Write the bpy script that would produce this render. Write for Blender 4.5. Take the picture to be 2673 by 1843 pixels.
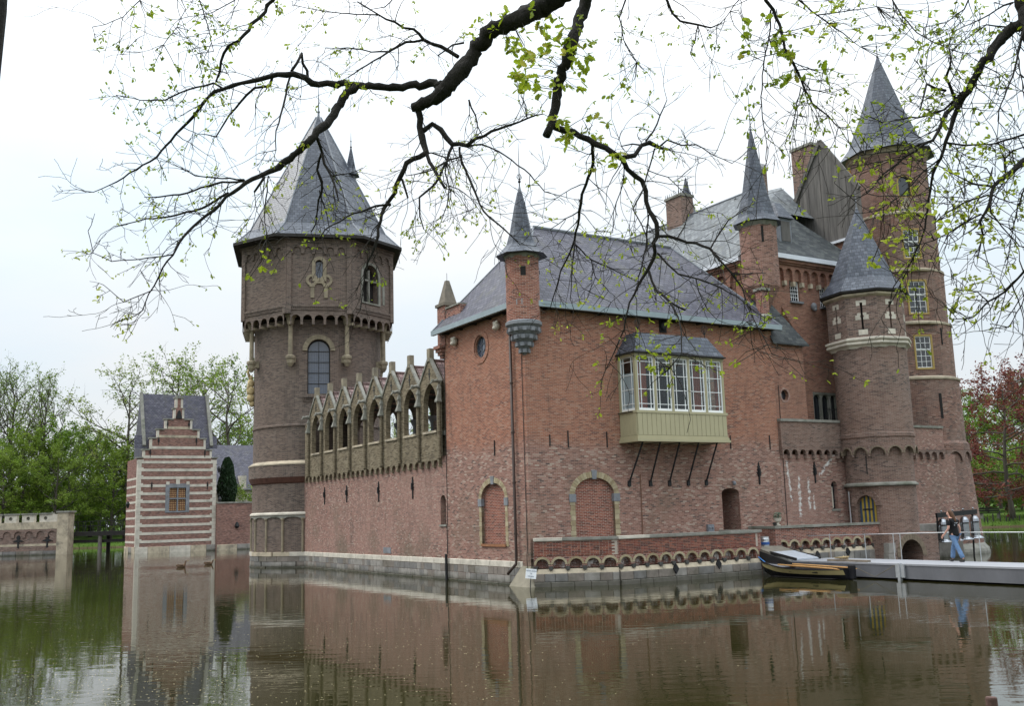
import bpy, bmesh, math, random
from math import sin, cos, tan, pi, radians, atan2, hypot, sqrt, exp
from mathutils import Vector, Matrix, noise
from mathutils.geometry import delaunay_2d_cdt

for o in list(bpy.data.objects): bpy.data.objects.remove(o)
SC = bpy.context.scene
COL = SC.collection
RND = random.Random(11)

# ------------------------------------------------------------------ camera
F, CX, CY = 2604.0, 1336.5, 921.5            # focal length and centre, in photograph pixels (2673 x 1843)
PIT, ROL, YAW, EYE = radians(9.23), radians(1.67), radians(31.55), 2.6
_ex = Vector((1, 0, 0)); _fw = Vector((0, cos(PIT), sin(PIT))); _eu = Vector((0, -sin(PIT), cos(PIT)))
_rt = _ex*cos(ROL) - _eu*sin(ROL); _up = _ex*sin(ROL) + _eu*cos(ROL)
cam = bpy.data.cameras.new('camera'); cam_o = bpy.data.objects.new('camera', cam); COL.objects.link(cam_o)
cam.sensor_width = 36; cam.lens = 36*F/2673; cam.clip_start = .1; cam.clip_end = 4000
M = Matrix((_rt, _up, -_fw)).transposed().to_4x4(); M.translation = Vector((0, 0, EYE)); cam_o.matrix_world = M
SC.camera = cam_o

# ------------------------------------------------------------------ overcast sky, weak diffuse sun, exposure
SUN_EL, SUN_AZ = radians(50), radians(283)    # azimuth clockwise from +Y
w = bpy.data.worlds.new('World'); SC.world = w; w.use_nodes = True
nt = w.node_tree; nt.nodes.clear()
out = nt.nodes.new('ShaderNodeOutputWorld'); bg = nt.nodes.new('ShaderNodeBackground'); bg.inputs['Strength'].default_value = .11
sky = nt.nodes.new('ShaderNodeTexSky'); sky.sky_type = 'NISHITA'; sky.sun_disc = False
sky.sun_elevation = SUN_EL; sky.sun_rotation = SUN_AZ; sky.dust_density = 3.0; sky.air_density = 1.0
tc = nt.nodes.new('ShaderNodeTexCoord'); sep = nt.nodes.new('ShaderNodeSeparateXYZ'); nt.links.new(tc.outputs['Generated'], sep.inputs[0])
# cloud layer: overcast, soft tone, zenith raised out of view to light the scene
mr = nt.nodes.new('ShaderNodeMapRange'); mr.inputs['From Min'].default_value = 0; mr.inputs['From Max'].default_value = 1
mr.inputs['To Min'].default_value = 7.6; mr.inputs['To Max'].default_value = 37.0
pw0 = nt.nodes.new('ShaderNodeMath'); pw0.operation = 'POWER'; pw0.use_clamp = True; pw0.inputs[1].default_value = 2.1; nt.links.new(sep.outputs['Z'], pw0.inputs[0]); nt.links.new(pw0.outputs[0], mr.inputs['Value'])
nz = nt.nodes.new('ShaderNodeTexNoise'); nz.inputs['Scale'].default_value = 2.2; nz.inputs['Detail'].default_value = 5; nz.inputs['Roughness'].default_value = .5
mp = nt.nodes.new('ShaderNodeMapping'); mp.inputs['Scale'].default_value = (1, 1, 2.6); nt.links.new(tc.outputs['Generated'], mp.inputs[0]); nt.links.new(mp.outputs[0], nz.inputs['Vector'])
cr = nt.nodes.new('ShaderNodeValToRGB'); cr.color_ramp.elements[0].position = .36; cr.color_ramp.elements[0].color = (.82, .95, 1.05, 1)
cr.color_ramp.elements[1].position = .62; cr.color_ramp.elements[1].color = (.97, 1.0, 1.02, 1); nt.links.new(nz.outputs['Fac'], cr.inputs[0])
mul = nt.nodes.new('ShaderNodeVectorMath'); mul.operation = 'SCALE'; nt.links.new(cr.outputs[0], mul.inputs[0]); nt.links.new(mr.outputs[0], mul.inputs['Scale'])
mx = nt.nodes.new('ShaderNodeMix'); mx.data_type = 'RGBA'; mx.inputs['Factor'].default_value = .88
nt.links.new(sky.outputs[0], mx.inputs['A']); nt.links.new(mul.outputs[0], mx.inputs['B'])
nt.links.new(mx.outputs['Result'], bg.inputs[0]); nt.links.new(bg.outputs[0], out.inputs[0])
sun = bpy.data.lights.new('sun', 'SUN'); sun.energy = 1.3; sun.angle = radians(14); sun.color = (1, .96, .9)
sun_o = bpy.data.objects.new('sun', sun); COL.objects.link(sun_o)
sd = Vector((sin(SUN_AZ)*cos(SUN_EL), cos(SUN_AZ)*cos(SUN_EL), sin(SUN_EL)))
sun_o.rotation_euler = (-sd).to_track_quat('-Z', 'Y').to_euler(); sun_o.location = sd*80
vs = SC.view_settings; vs.view_transform = 'Standard'; vs.look = 'None'; vs.exposure = 0.12; vs.gamma = 1
SC.cycles.max_bounces = 6; SC.cycles.transparent_max_bounces = 12

# ------------------------------------------------------------------ frames: world, and the castle's own (u along the long front, v along the left side)
def ray(x, y):
    a = (x-CX)/F; b = -(y-CY)/F
    return _fw + _rt*a + _up*b
CAM = Vector((0, 0, EYE))
def Pz(x, y, z=0.):
    r = ray(x, y); return CAM + r*((z-EYE)/r.z)
def Pd(x, y, Y):
    r = ray(x, y); return CAM + r*(Y/r.y)
K = 2673/2315.
C0 = Pz(1202*K, 1326.5*K)
cu = Vector((cos(YAW), sin(YAW), 0)); cv = Vector((-sin(YAW), cos(YAW), 0))
def toL(p):
    d = p-C0; return Vector((d.dot(cu), d.dot(cv), p.z))
def toW(p):
    q = C0 + cu*p[0] + cv*p[1]; return Vector((q.x, q.y, p[2]))
CL = toL(CAM)
def PA(x, y, u=0.):
    r = ray(x, y); q = toL(CAM + r*((u-CL.x)/r.dot(cu))); return q.y, q.z
def PB(x, y, v=0.):
    r = ray(x, y); q = toL(CAM + r*((v-CL.y)/r.dot(cv))); return q.x, q.z

# ------------------------------------------------------------------ objects
OFF = {}
def thing(name, label, cat, base=(0, 0, 0), castle=False, group=None, kind=None):
    o = bpy.data.objects.new(name, None); COL.objects.link(o); o.empty_display_size = .3
    b = Vector(base); OFF[o] = b
    if castle: o.location = toW(b); o.rotation_euler.z = YAW
    else: o.location = b
    o['label'] = label; o['category'] = cat
    if group: o['group'] = group
    if kind: o['kind'] = kind
    return o
def off_of(p):
    while p is not None:
        if p in OFF: return OFF[p]
        p = p.parent
    return Vector((0, 0, 0))
def tag(o, label, cat, group=None, kind=None):
    o['label'] = label; o['category'] = cat
    if group: o['group'] = group
    if kind: o['kind'] = kind
    return o
def link_mesh(name, me, parent, loc=None, rot=None, scale=None, kind=None):
    o = bpy.data.objects.new(name, me); COL.objects.link(o); o.parent = parent
    if loc is not None: o.location = Vector(loc) - off_of(parent)
    if rot is not None: o.rotation_euler = rot
    if scale is not None: o.scale = scale
    if kind: o['kind'] = kind
    return o
class MB:
    def __init__(s): s.v = []; s.f = []; s.uv = []; s.mi = []
    def face(s, pts, uv=None, mi=0):
        i = len(s.v); s.v += [tuple(p) for p in pts]; s.f.append(tuple(range(i, i+len(pts)))); s.uv.append(uv); s.mi.append(mi); return s
    def box(s, x0, x1, y0, y1, z0, z1, mi=0):
        return s.hexa([(x0,y0,z0),(x1,y0,z0),(x1,y1,z0),(x0,y1,z0),(x0,y0,z1),(x1,y0,z1),(x1,y1,z1),(x0,y1,z1)], mi)
    def hexa(s, p, mi=0):
        i = len(s.v); s.v += [tuple(q) for q in p]
        for f in ((3,2,1,0),(4,5,6,7),(0,1,5,4),(1,2,6,5),(2,3,7,6),(3,0,4,7)):
            s.f.append(tuple(i+k for k in f)); s.uv.append(None); s.mi.append(mi)
        return s
    def beam(s, a, b, wx, wz, up=(0, 0, 1), mi=0):
        a = Vector(a); b = Vector(b); d = (b-a).normalized(); up = Vector(up)
        if abs(d.dot(up)) > .98: up = Vector((0, 1, 0))
        x = d.cross(up).normalized()*(wx/2); z = x.cross(d).normalized()*(wz/2)
        return s.hexa([a-x-z, a+x-z, b+x-z, b-x-z, a-x+z, a+x+z, b+x+z, b-x+z], mi)
    def prism(s, poly, MP, d0, d1, cap0=True, cap1=True, mi=0):
        n = len(poly); A = [MP(p[0], p[1], d0) for p in poly]; B = [MP(p[0], p[1], d1) for p in poly]
        if cap0: s.face(A, mi=mi)
        if cap1: s.face(B[::-1], mi=mi)
        for k in range(n):
            j = (k+1) % n; s.face([A[j], A[k], B[k], B[j]], mi=mi)
        return s
    def lathe(s, prof, n, cx=0, cy=0, a0=0., a1=2*pi, rref=None, capt=False, capb=False, rot=0., mi=0, squash=None):
        rref = rref or max(p[0] for p in prof); L = [0]
        for k in range(1, len(prof)): L.append(L[-1]+hypot(prof[k][0]-prof[k-1][0], prof[k][1]-prof[k-1][1]))
        def pt(p, t): return (cx+p[0]*cos(t+rot), cy+p[0]*sin(t+rot), p[1])
        for j in range(n):
            t0 = a0+(a1-a0)*j/n; t1 = a0+(a1-a0)*(j+1)/n
            for k in range(len(prof)-1):
                p, q = prof[k], prof[k+1]
                if p[0] < 1e-5 and q[0] < 1e-5: continue
                if p[0] < 1e-5: s.face([pt(p,t0), pt(q,t1), pt(q,t0)], [(rref*(t0+t1)/2,L[k]),(rref*t1,L[k+1]),(rref*t0,L[k+1])], mi)
                elif q[0] < 1e-5: s.face([pt(p,t0), pt(p,t1), pt(q,t0)], [(rref*t0,L[k]),(rref*t1,L[k]),(rref*(t0+t1)/2,L[k+1])], mi)
                else: s.face([pt(p,t0), pt(p,t1), pt(q,t1), pt(q,t0)], [(rref*t0,L[k]),(rref*t1,L[k]),(rref*t1,L[k+1]),(rref*t0,L[k+1])], mi)
        if capt: s.face([pt(prof[-1], a0+(a1-a0)*j/n) for j in range(n)], mi=mi)
        if capb: s.face([pt(prof[0], a0+(a1-a0)*j/n) for j in range(n)][::-1], mi=mi)
        return s
    def tube(s, path, rad, n=6, cap=True, mi=0, rough=0.):
        P = [Vector(p) for p in path]; m = len(P)
        if not hasattr(rad, '__len__'): rad = [rad]*m
        up = Vector((.13, .31, .94)); i0 = len(s.v); ln = 0
        d = (P[1]-P[0]).normalized(); x = d.cross(up)
        if x.length < .05: x = d.cross(Vector((1, 0, 0)))
        x.normalize(); LL = []
        for k in range(m):
            d = (P[min(k+1, m-1)]-P[max(k-1, 0)])
            if d.length < 1e-9: d = Vector((0, 0, 1))
            d.normalize(); x = (x - d*x.dot(d)).normalized(); y = d.cross(x)
            if k: ln += (P[k]-P[k-1]).length
            LL.append(ln)
            for j in range(n):
                t = 2*pi*j/n; q = x*cos(t)+y*sin(t); rr = rad[k]*(1+rough*(noise.noise(P[k]*9+q*1.7)+.7*noise.noise(P[k]*23+q*4)) if rough else 1); s.v.append(tuple(P[k]+q*rr))
        for k in range(m-1):
            for j in range(n):
                jj = (j+1) % n; a = i0+k*n
                s.f.append((a+j, a+jj, a+n+jj, a+n+j)); s.mi.append(mi)
                c = 2*pi*rad[0]/n
                s.uv.append([(j*c, LL[k]), ((j+1)*c, LL[k]), ((j+1)*c, LL[k+1]), (j*c, LL[k+1])])
        if cap:
            s.f.append(tuple(i0+j for j in range(n))[::-1]); s.uv.append(None); s.mi.append(mi)
            s.f.append(tuple(i0+(m-1)*n+j for j in range(n))); s.uv.append(None); s.mi.append(mi)
        return s
    def ball(s, c, r, nu=10, nv=6, mi=0):
        rx, ry, rz = r if hasattr(r, '__len__') else (r, r, r)
        i0 = len(s.v)
        for k in range(nv+1):
            t = pi*k/nv
            for j in range(nu):
                p = 2*pi*j/nu; s.v.append((c[0]+rx*sin(t)*cos(p), c[1]+ry*sin(t)*sin(p), c[2]+rz*cos(t)))
        for k in range(nv):
            for j in range(nu):
                jj = (j+1) % nu; s.f.append((i0+k*nu+j, i0+(k+1)*nu+j, i0+(k+1)*nu+jj, i0+k*nu+jj)); s.uv.append(None); s.mi.append(mi)
        return s
    def wall(s, MP, outer, holes=(), reveal=.25, uvo=(0, 0), mi=0, hole_back=False):
        """flat wall in (s,z) with openings; the sides of the openings go `reveal` deep"""
        V = []; E = []
        def loop(poly):
            i = len(V); V.extend(Vector(p[:2]) for p in poly); n = len(poly); E.extend((i+k, i+(k+1) % n) for k in range(n))
        loop(outer)
        for h in holes: loop(h)
        r = delaunay_2d_cdt(V, E, [], 0, 1e-6)
        for f in r[2]:
            c = sum((r[0][k] for k in f), Vector((0, 0)))/len(f)
            if not inside(c, outer) or any(inside(c, h) for h in holes): continue
            s.face([MP(r[0][k].x, r[0][k].y, 0) for k in f], [(r[0][k].x+uvo[0], r[0][k].y+uvo[1]) for k in f], mi)
        for h in holes:
            n = len(h); rv = reveal
            for k in range(n):
                a, b = h[k], h[(k+1) % n]; s.face([MP(a[0],a[1],0), MP(b[0],b[1],0), MP(b[0],b[1],rv), MP(a[0],a[1],rv)], mi=mi)
            if hole_back: s.face([MP(p[0], p[1], rv) for p in h], mi=mi)
        return s
    def mesh(s, name, mats, offset=(0, 0, 0), smooth=False):
        me = bpy.data.meshes.new(name); ox, oy, oz = offset
        me.from_pydata([(x-ox, y-oy, z-oz) for x, y, z in s.v], [], s.f)
        ul = me.uv_layers.new(name='UVMap'); d = []
        for fi, f in enumerate(s.f):
            if s.uv[fi] is not None:
                for a in s.uv[fi]: d += [a[0], a[1]]
            else:
                P = [Vector(s.v[k]) for k in f]; nn = Vector((0, 0, 0))
                for k in range(len(P)):
                    a, b = P[k], P[(k+1) % len(P)]; nn += Vector(((a.y-b.y)*(a.z+b.z), (a.z-b.z)*(a.x+b.x), (a.x-b.x)*(a.y+b.y)))
                if nn.length < 1e-12: nn = Vector((0, 0, 1))
                nn.normalize()
                if abs(nn.z) > .96: t = Vector((1, 0, 0)); b = Vector((0, 1, 0))
                else:
                    t = Vector((-nn.y, nn.x, 0)).normalized(); b = nn.cross(t)
                    if b.z < 0: b = -b
                for p in P: d += [p.dot(t), p.dot(b)]
        ul.data.foreach_set('uv', d)
        for m in (mats if isinstance(mats, (list, tuple)) else [mats]): me.materials.append(m)
        me.polygons.foreach_set('material_index', s.mi)
        if smooth: me.polygons.foreach_set('use_smooth', [True]*len(s.f))
        me.update(); return me
    def obj(s, name, mats, parent=None, smooth=False, kind=None, weld=False):
        me = s.mesh(name, mats, off_of(parent), smooth)
        if weld:
            bm = bmesh.new(); bm.from_mesh(me); bmesh.ops.remove_doubles(bm, verts=bm.verts, dist=1e-4); bm.to_mesh(me); bm.free()
        o = bpy.data.objects.new(name, me); COL.objects.link(o); o.parent = parent
        if kind: o['kind'] = kind
        return o
def inside(p, poly):
    x, y = p[0], p[1]; c = False; n = len(poly); j = n-1
    for i in range(n):
        xi, yi = poly[i][0], poly[i][1]; xj, yj = poly[j][0], poly[j][1]
        if (yi > y) != (yj > y) and x < (xj-xi)*(y-yi)/(yj-yi)+xi: c = not c
        j = i
    return c
def copy_tree(o, parent=None):
    c = o.copy(); COL.objects.link(c); c.parent = parent
    if o in OFF: OFF[c] = OFF[o]
    for ch in o.children: copy_tree(ch, c)
    return c
def MPA(u): return lambda s, z, d=0.: (u+d, s, z)      # left-side plane, inward is +u
def MPB(v): return lambda s, z, d=0.: (s, v+d, z)      # long-front plane, inward is +v
def rect(a, b, c, d): return [(a, c), (b, c), (b, d), (a, d)]
def arch(s0, s1, z0, zs, rise, n=12, pointed=False):
    m = (s0+s1)/2; rx = (s1-s0)/2; P = [(s0, z0), (s1, z0)]
    if pointed:
        R = (rx*rx+rise*rise)/(2*rx); am = math.asin(min(1, rise/R)); h = n//2
        for k in range(h+1): t = am*k/h; P.append((m+rx-R+R*cos(t), zs+R*sin(t)))
        for k in range(1, h+1): t = am*(1-k/h); P.append((m-(rx-R+R*cos(t)), zs+R*sin(t)))
    else:
        for k in range(n+1): t = pi*k/n; P.append((m+rx*cos(t), zs+rise*sin(t)))
    return P
def circ(cx, cz, rx, rz, n=20): return [(cx+rx*cos(2*pi*k/n), cz+rz*sin(2*pi*k/n)) for k in range(n)]
def frame_ring(mb, MP, outer, inner, d0, d1):
    """ring between two outlines with the same number of points"""
    n = len(outer)
    for k in range(n):
        j = (k+1) % n
        for d, fl in ((d0, False), (d1, True)):
            q = [MP(*outer[k], d), MP(*outer[j], d), MP(*inner[j], d), MP(*inner[k], d)]; mb.face(q[::-1] if fl else q)
        mb.face([MP(*outer[j], d0), MP(*outer[k], d0), MP(*outer[k], d1), MP(*outer[j], d1)])
        mb.face([MP(*inner[k], d0), MP(*inner[j], d0), MP(*inner[j], d1), MP(*inner[k], d1)])
def wedge_ring(MP, m, zs, rx, rz, th, n, a0, a1, d0, d1, gap=.12):
    """the wedge stones of an arch, one MB each"""
    R = []
    for k in range(n):
        t0 = a0+(a1-a0)*(k+gap/2)/n; t1 = a0+(a1-a0)*(k+1-gap/2)/n
        q = [(m+rx*cos(t), zs+rz*sin(t)) for t in (t0, t1)] + [(m+(rx+th)*cos(t), zs+(rz+th)*sin(t)) for t in (t1, t0)]
        R.append(MB().prism(q, MP, d0, d1))
    return R
# ------------------------------------------------------------------ materials
def newmat(name):
    m = bpy.data.materials.new(name); m.use_nodes = True; n = m.node_tree; n.nodes.clear()
    o = n.nodes.new('ShaderNodeOutputMaterial'); b = n.nodes.new('ShaderNodeBsdfPrincipled'); n.links.new(b.outputs[0], o.inputs[0])
    return m, n, b
def N(n, t, **kw):
    x = n.nodes.new('ShaderNode'+t)
    for k, v in kw.items():
        if k in x.inputs: x.inputs[k].default_value = v
        else: setattr(x, k, v)
    return x
def ramp(n, src, stops):
    r = n.nodes.new('ShaderNodeValToRGB'); e = r.color_ramp.elements
    while len(e) < len(stops): e.new(.5)
    for i, (p, c) in enumerate(stops):
        e[i].position = p; e[i].color = (*c, 1) if len(c) == 3 else c
    n.links.new(src, r.inputs[0]); return r
def mixc(n, fac, a, b, mode='MIX'):
    x = n.nodes.new('ShaderNodeMix'); x.data_type = 'RGBA'; x.blend_type = mode
    for s, k in ((fac, 'Factor'), (a, 'A'), (b, 'B')):
        i = [q for q in x.inputs if q.name == k and (q.type == ('VALUE' if k == 'Factor' else 'RGBA'))][0]
        if hasattr(s, 'is_linked') or hasattr(s, 'links'): n.links.new(s, i)
        elif isinstance(s, (int, float)): i.default_value = s
        else: i.default_value = (*s, 1)
    return [q for q in x.outputs if q.type == 'RGBA'][0]
def vmath(n, op, a, b=None):
    x = n.nodes.new('ShaderNodeMath'); x.operation = op
    for i, s in enumerate((a, b)):
        if s is None: continue
        if hasattr(s, 'links'): n.links.new(s, x.inputs[i])
        else: x.inputs[i].default_value = s
    return x.outputs[0]
def masonry(name, stops, mortar, bw=.215, bh=.0585, joint=.011, rough=.9, bump=.5, big=.35, tint=None, weather=None, wscale=.35, extra=None, offset=.5, dirt=(.05, .045, .04), dirt_amt=.35, streak=0.):
    m, n, b = newmat(name); uv = N(n, 'UVMap')
    br = N(n, 'TexBrick', offset=offset, offset_frequency=2, squash=1.0)
    for k, v in (('Color1', (0, 0, 0, 1)), ('Color2', (1, 1, 1, 1)), ('Mortar', (.5, .5, .5, 1)), ('Scale', 1.0), ('Mortar Size', joint/2), ('Mortar Smooth', .25), ('Bias', 0.), ('Brick Width', bw), ('Row Height', bh)):
        br.inputs[k].default_value = v
    n.links.new(uv.outputs[0], br.inputs['Vector'])
    rp = ramp(n, br.outputs['Color'], stops); rp.color_ramp.interpolation = 'LINEAR'
    ge = N(n, 'NewGeometry')
    nz = N(n, 'TexNoise', Scale=wscale, Detail=4.0, Roughness=.6); n.links.new(ge.outputs['Position'], nz.inputs['Vector'])
    c = rp.outputs[0]
    if tint:                                   # patches of another batch of brick
        f = ramp(n, nz.outputs['Fac'], [(.42, (0, 0, 0)), (.62, (1, 1, 1))])
        c = mixc(n, vmath(n, 'MULTIPLY', f.outputs[0], big), c, tint, 'MIX')
    if extra: c = extra(n, c, ge, uv, rp)
    c = mixc(n, br.outputs['Fac'], c, mortar)
    n2 = N(n, 'TexNoise', Scale=1.7, Detail=6.0, Roughness=.65); mp = N(n, 'Mapping'); mp.inputs['Scale'].default_value = (1, 1, .35)
    n.links.new(ge.outputs['Position'], mp.inputs[0]); n.links.new(mp.outputs[0], n2.inputs['Vector'])
    d = ramp(n, n2.outputs['Fac'], [(.5, (0, 0, 0)), (.75, (1, 1, 1))])
    c = mixc(n, vmath(n, 'MULTIPLY', d.outputs[0], dirt_amt), c, dirt)
    if weather: c = weather(n, c, ge, uv)
    n3 = N(n, 'TexNoise', Scale=34., Detail=3.0); n.links.new(uv.outputs[0], n3.inputs['Vector'])
    c = mixc(n, .45, c, ramp(n, n3.outputs['Fac'], [(.3, (.55, .55, .55)), (.7, (1.25, 1.25, 1.25))]).outputs[0], 'MULTIPLY')
    n.links.new(c, b.inputs['Base Color']); b.inputs['Roughness'].default_value = rough; b.inputs['Specular IOR Level'].default_value = .25
    if bump:
        bp = N(n, 'Bump', Strength=bump, Distance=.012); h = vmath(n, 'SUBTRACT', vmath(n, 'MULTIPLY', n3.outputs['Fac'], .5), br.outputs['Fac'])
        n.links.new(h, bp.inputs['Height']); n.links.new(bp.outputs[0], b.inputs['Normal'])
    return m
def plain(name, col, rough=.7, *a, wet=False, **k): return _plain(name, col, rough, *a, wet=wet, **k)
def _plain(name, col, rough=.7, var=.25, scale=3., metal=0., bump=0., spec=.3, stain=None, coord='pos', stretch=(1, 1, 1), bscale=None, wet=False):
    m, n, b = newmat(name)
    ge = N(n, 'NewGeometry'); mp = N(n, 'Mapping'); mp.inputs['Scale'].default_value = stretch; n.links.new(ge.outputs['Position'], mp.inputs[0])
    nz = N(n, 'TexNoise', Scale=scale, Detail=6.0, Roughness=.62); n.links.new(mp.outputs[0], nz.inputs['Vector'])
    lo = tuple(x*(1-var) for x in col); hi = tuple(min(1, x*(1+var)) for x in col)
    c = ramp(n, nz.outputs['Fac'], [(.3, lo), (.7, hi)]).outputs[0]
    if stain:
        n2 = N(n, 'TexNoise', Scale=scale*.45, Detail=7.0, Roughness=.7); n.links.new(mp.outputs[0], n2.inputs['Vector'])
        c = mixc(n, vmath(n, 'MULTIPLY', ramp(n, n2.outputs['Fac'], [(.48, (0, 0, 0)), (.66, (1, 1, 1))]).outputs[0], stain[1]), c, stain[0])
    if wet:      # algae and wet band just above the water
        sp = N(n, 'SeparateXYZ'); n.links.new(ge.outputs['Position'], sp.inputs[0]); wr = N(n, 'MapRange'); wr.inputs['From Min'].default_value = .34; wr.inputs['From Max'].default_value = .12
        n.links.new(vmath(n, 'ADD', sp.outputs['Z'], vmath(n, 'MULTIPLY', nz.outputs['Fac'], .22)), wr.inputs['Value']); c = mixc(n, vmath(n, 'MULTIPLY', wr.outputs[0], .85), c, (.045, .045, .025))
    n.links.new(c, b.inputs['Base Color']); b.inputs['Roughness'].default_value = rough; b.inputs['Metallic'].default_value = metal; b.inputs['Specular IOR Level'].default_value = spec
    if bump:
        n3 = N(n, 'TexNoise', Scale=bscale or scale*6, Detail=5.0); n.links.new(mp.outputs[0], n3.inputs['Vector'])
        bp = N(n, 'Bump', Strength=bump, Distance=.02); n.links.new(n3.outputs['Fac'], bp.inputs['Height']); n.links.new(bp.outputs[0], b.inputs['Normal'])
    return m
def two_batches(z0, lowstops, wob=1.1):
    """below z0 the wall is of older, paler and more mixed brick"""
    def ex(n, c, ge, uv, rp):
        lo = ramp(n, rp.inputs[0].links[0].from_socket, lowstops)
        sp = N(n, 'SeparateXYZ'); n.links.new(ge.outputs['Position'], sp.inputs[0])
        nz = N(n, 'TexNoise', Scale=.6, Detail=2.0); n.links.new(ge.outputs['Position'], nz.inputs['Vector'])
        h = vmath(n, 'ADD', sp.outputs['Z'], vmath(n, 'MULTIPLY', nz.outputs['Fac'], wob))
        f = N(n, 'MapRange'); f.inputs['From Min'].default_value = z0+wob/2-.28; f.inputs['From Max'].default_value = z0+wob/2+.28
        n.links.new(h, f.inputs['Value']); return mixc(n, f.outputs[0], lo.outputs[0], c)
    return ex
OLD = [(.0, (.085, .06, .058)), (.08, (.175, .09, .075)), (.25, (.225, .112, .088)), (.52, (.278, .139, .107)), (.75, (.315, .172, .136)), (.9, (.35, .225, .18)), (1., (.42, .33, .27))]
RED = [(.0, (.13, .062, .048)), (.12, (.18, .07, .05)), (.38, (.275, .102, .062)), (.65, (.32, .127, .077)), (.87, (.365, .168, .108)), (1., (.34, .21, .155))]
def efflo(n, c, ge, uv):
    nz = N(n, 'TexNoise', Scale=4.5, Detail=8.0, Roughness=.75); n.links.new(ge.outputs['Position'], nz.inputs['Vector'])
    return mixc(n, vmath(n, 'MULTIPLY', ramp(n, nz.outputs['Fac'], [(.66, (0, 0, 0)), (.74, (1, 1, 1))]).outputs[0], .55), c, (.62, .60, .57))
def moss(n, c, ge, uv):
    nz = N(n, 'TexNoise', Scale=.8, Detail=9.0, Roughness=.75); n.links.new(ge.outputs['Position'], nz.inputs['Vector'])
    return mixc(n, vmath(n, 'MULTIPLY', ramp(n, nz.outputs['Fac'], [(.54, (0, 0, 0)), (.70, (1, 1, 1))]).outputs[0], .5), c, (.13, .125, .085))
def aged(n, c, ge, uv):
    """repairs in darker brick, sooty run-off in vertical streaks, green damp low down"""
    c = efflo(n, c, ge, uv); sp = N(n, 'SeparateXYZ'); n.links.new(uv.outputs[0], sp.inputs[0])
    m1 = N(n, 'Mapping'); m1.inputs['Scale'].default_value = (1.6, .16, 1); n.links.new(uv.outputs[0], m1.inputs[0]); s1 = N(n, 'TexNoise', Scale=1.3, Detail=6.0, Roughness=.7); n.links.new(m1.outputs[0], s1.inputs['Vector'])
    c = mixc(n, vmath(n, 'MULTIPLY', ramp(n, s1.outputs['Fac'], [(.56, (0, 0, 0)), (.74, (1, 1, 1))]).outputs[0], .5), c, (.085, .062, .05))
    s2 = N(n, 'TexNoise', Scale=.42, Detail=5.0, Roughness=.6); n.links.new(ge.outputs['Position'], s2.inputs['Vector'])
    lowz = N(n, 'MapRange'); lowz.inputs['From Min'].default_value = 5.2; lowz.inputs['From Max'].default_value = 1.2; n.links.new(sp.outputs['Y'], lowz.inputs['Value'])
    return mixc(n, vmath(n, 'MULTIPLY', vmath(n, 'MULTIPLY', ramp(n, s2.outputs['Fac'], [(.5, (0, 0, 0)), (.64, (1, 1, 1))]).outputs[0], lowz.outputs[0]), .55), c, (.135, .115, .08))
M_WING = masonry('brick_wing', RED, (.40, .31, .245), tint=(.36, .155, .095), big=.45, extra=two_batches(5.35, OLD), dirt_amt=.24, bw=.19, weather=aged)
M_OLD = masonry('brick_old', OLD, (.36, .30, .25), bw=.155, tint=(.34, .19, .15), big=.5, dirt_amt=.3, weather=aged)
M_REDB = masonry('brick_red_infill', [(.0, (.10, .028, .02)), (.3, (.19, .05, .033)), (.75, (.25, .07, .045)), (1., (.30, .10, .06))], (.46, .38, .31), bw=.21, bh=.06, joint=.014, dirt_amt=.3)
M_PARA = masonry('brick_parapet', [(.0, (.07, .03, .026)), (.3, (.19, .06, .043)), (.7, (.25, .085, .058)), (1., (.31, .13, .09))], (.45, .38, .32), bw=.215, bh=.0575, joint=.013, dirt_amt=.35, weather=efflo)
M_TOWER = masonry('brick_tower', [(.0, (.06, .047, .042)), (.35, (.125, .09, .073)), (.75, (.16, .118, .096)), (1., (.20, .15, .12))], (.26, .225, .19), tint=(.16, .10, .075), big=.3, dirt_amt=.4)
M_TURRET = masonry('brick_turret', [(.0, (.07, .052, .048)), (.3, (.165, .105, .085)), (.7, (.21, .135, .11)), (1., (.25, .175, .145))], (.33, .28, .235), tint=(.22, .105, .07), big=.35, dirt_amt=.35)
M_TALL = masonry('brick_tall_tower', [(.0, (.055, .035, .032)), (.25, (.165, .075, .056)), (.6, (.22, .105, .077)), (.85, (.255, .138, .104)), (1., (.33, .23, .185))], (.35, .29, .24), tint=(.17, .11, .09), big=.6, dirt_amt=.4, wscale=.55, weather=efflo)
M_KEEP = masonry('brick_keep', [(.0, (.12, .05, .038)), (.3, (.225, .088, .058)), (.65, (.27, .115, .076)), (1., (.33, .17, .115))], (.36, .27, .215), tint=(.30, .15, .10), big=.4, dirt_amt=.3)
M_YELB = masonry('brick_yellow', [(.0, (.085, .065, .04)), (.3, (.165, .13, .082)), (.7, (.215, .172, .11)), (1., (.26, .215, .145))], (.22, .19, .14), bw=.2, bh=.05, joint=.008, dirt_amt=.4)
M_PINK = masonry('brick_gatehouse', [(.0, (.09, .045, .04)), (.3, (.19, .085, .065)), (.7, (.25, .115, .088)), (1., (.32, .18, .145))], (.36, .28, .235), dirt_amt=.35)
M_SLATE_W = masonry('slate_wing', [(.0, (.055, .053, .072)), (.4, (.078, .075, .10)), (.8, (.098, .093, .12)), (1., (.125, .12, .145))], (.026, .025, .034), bw=.26, bh=.17, joint=.026, rough=.5, bump=.9, dirt=(.10, .09, .075), dirt_amt=.45, weather=moss)
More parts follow.
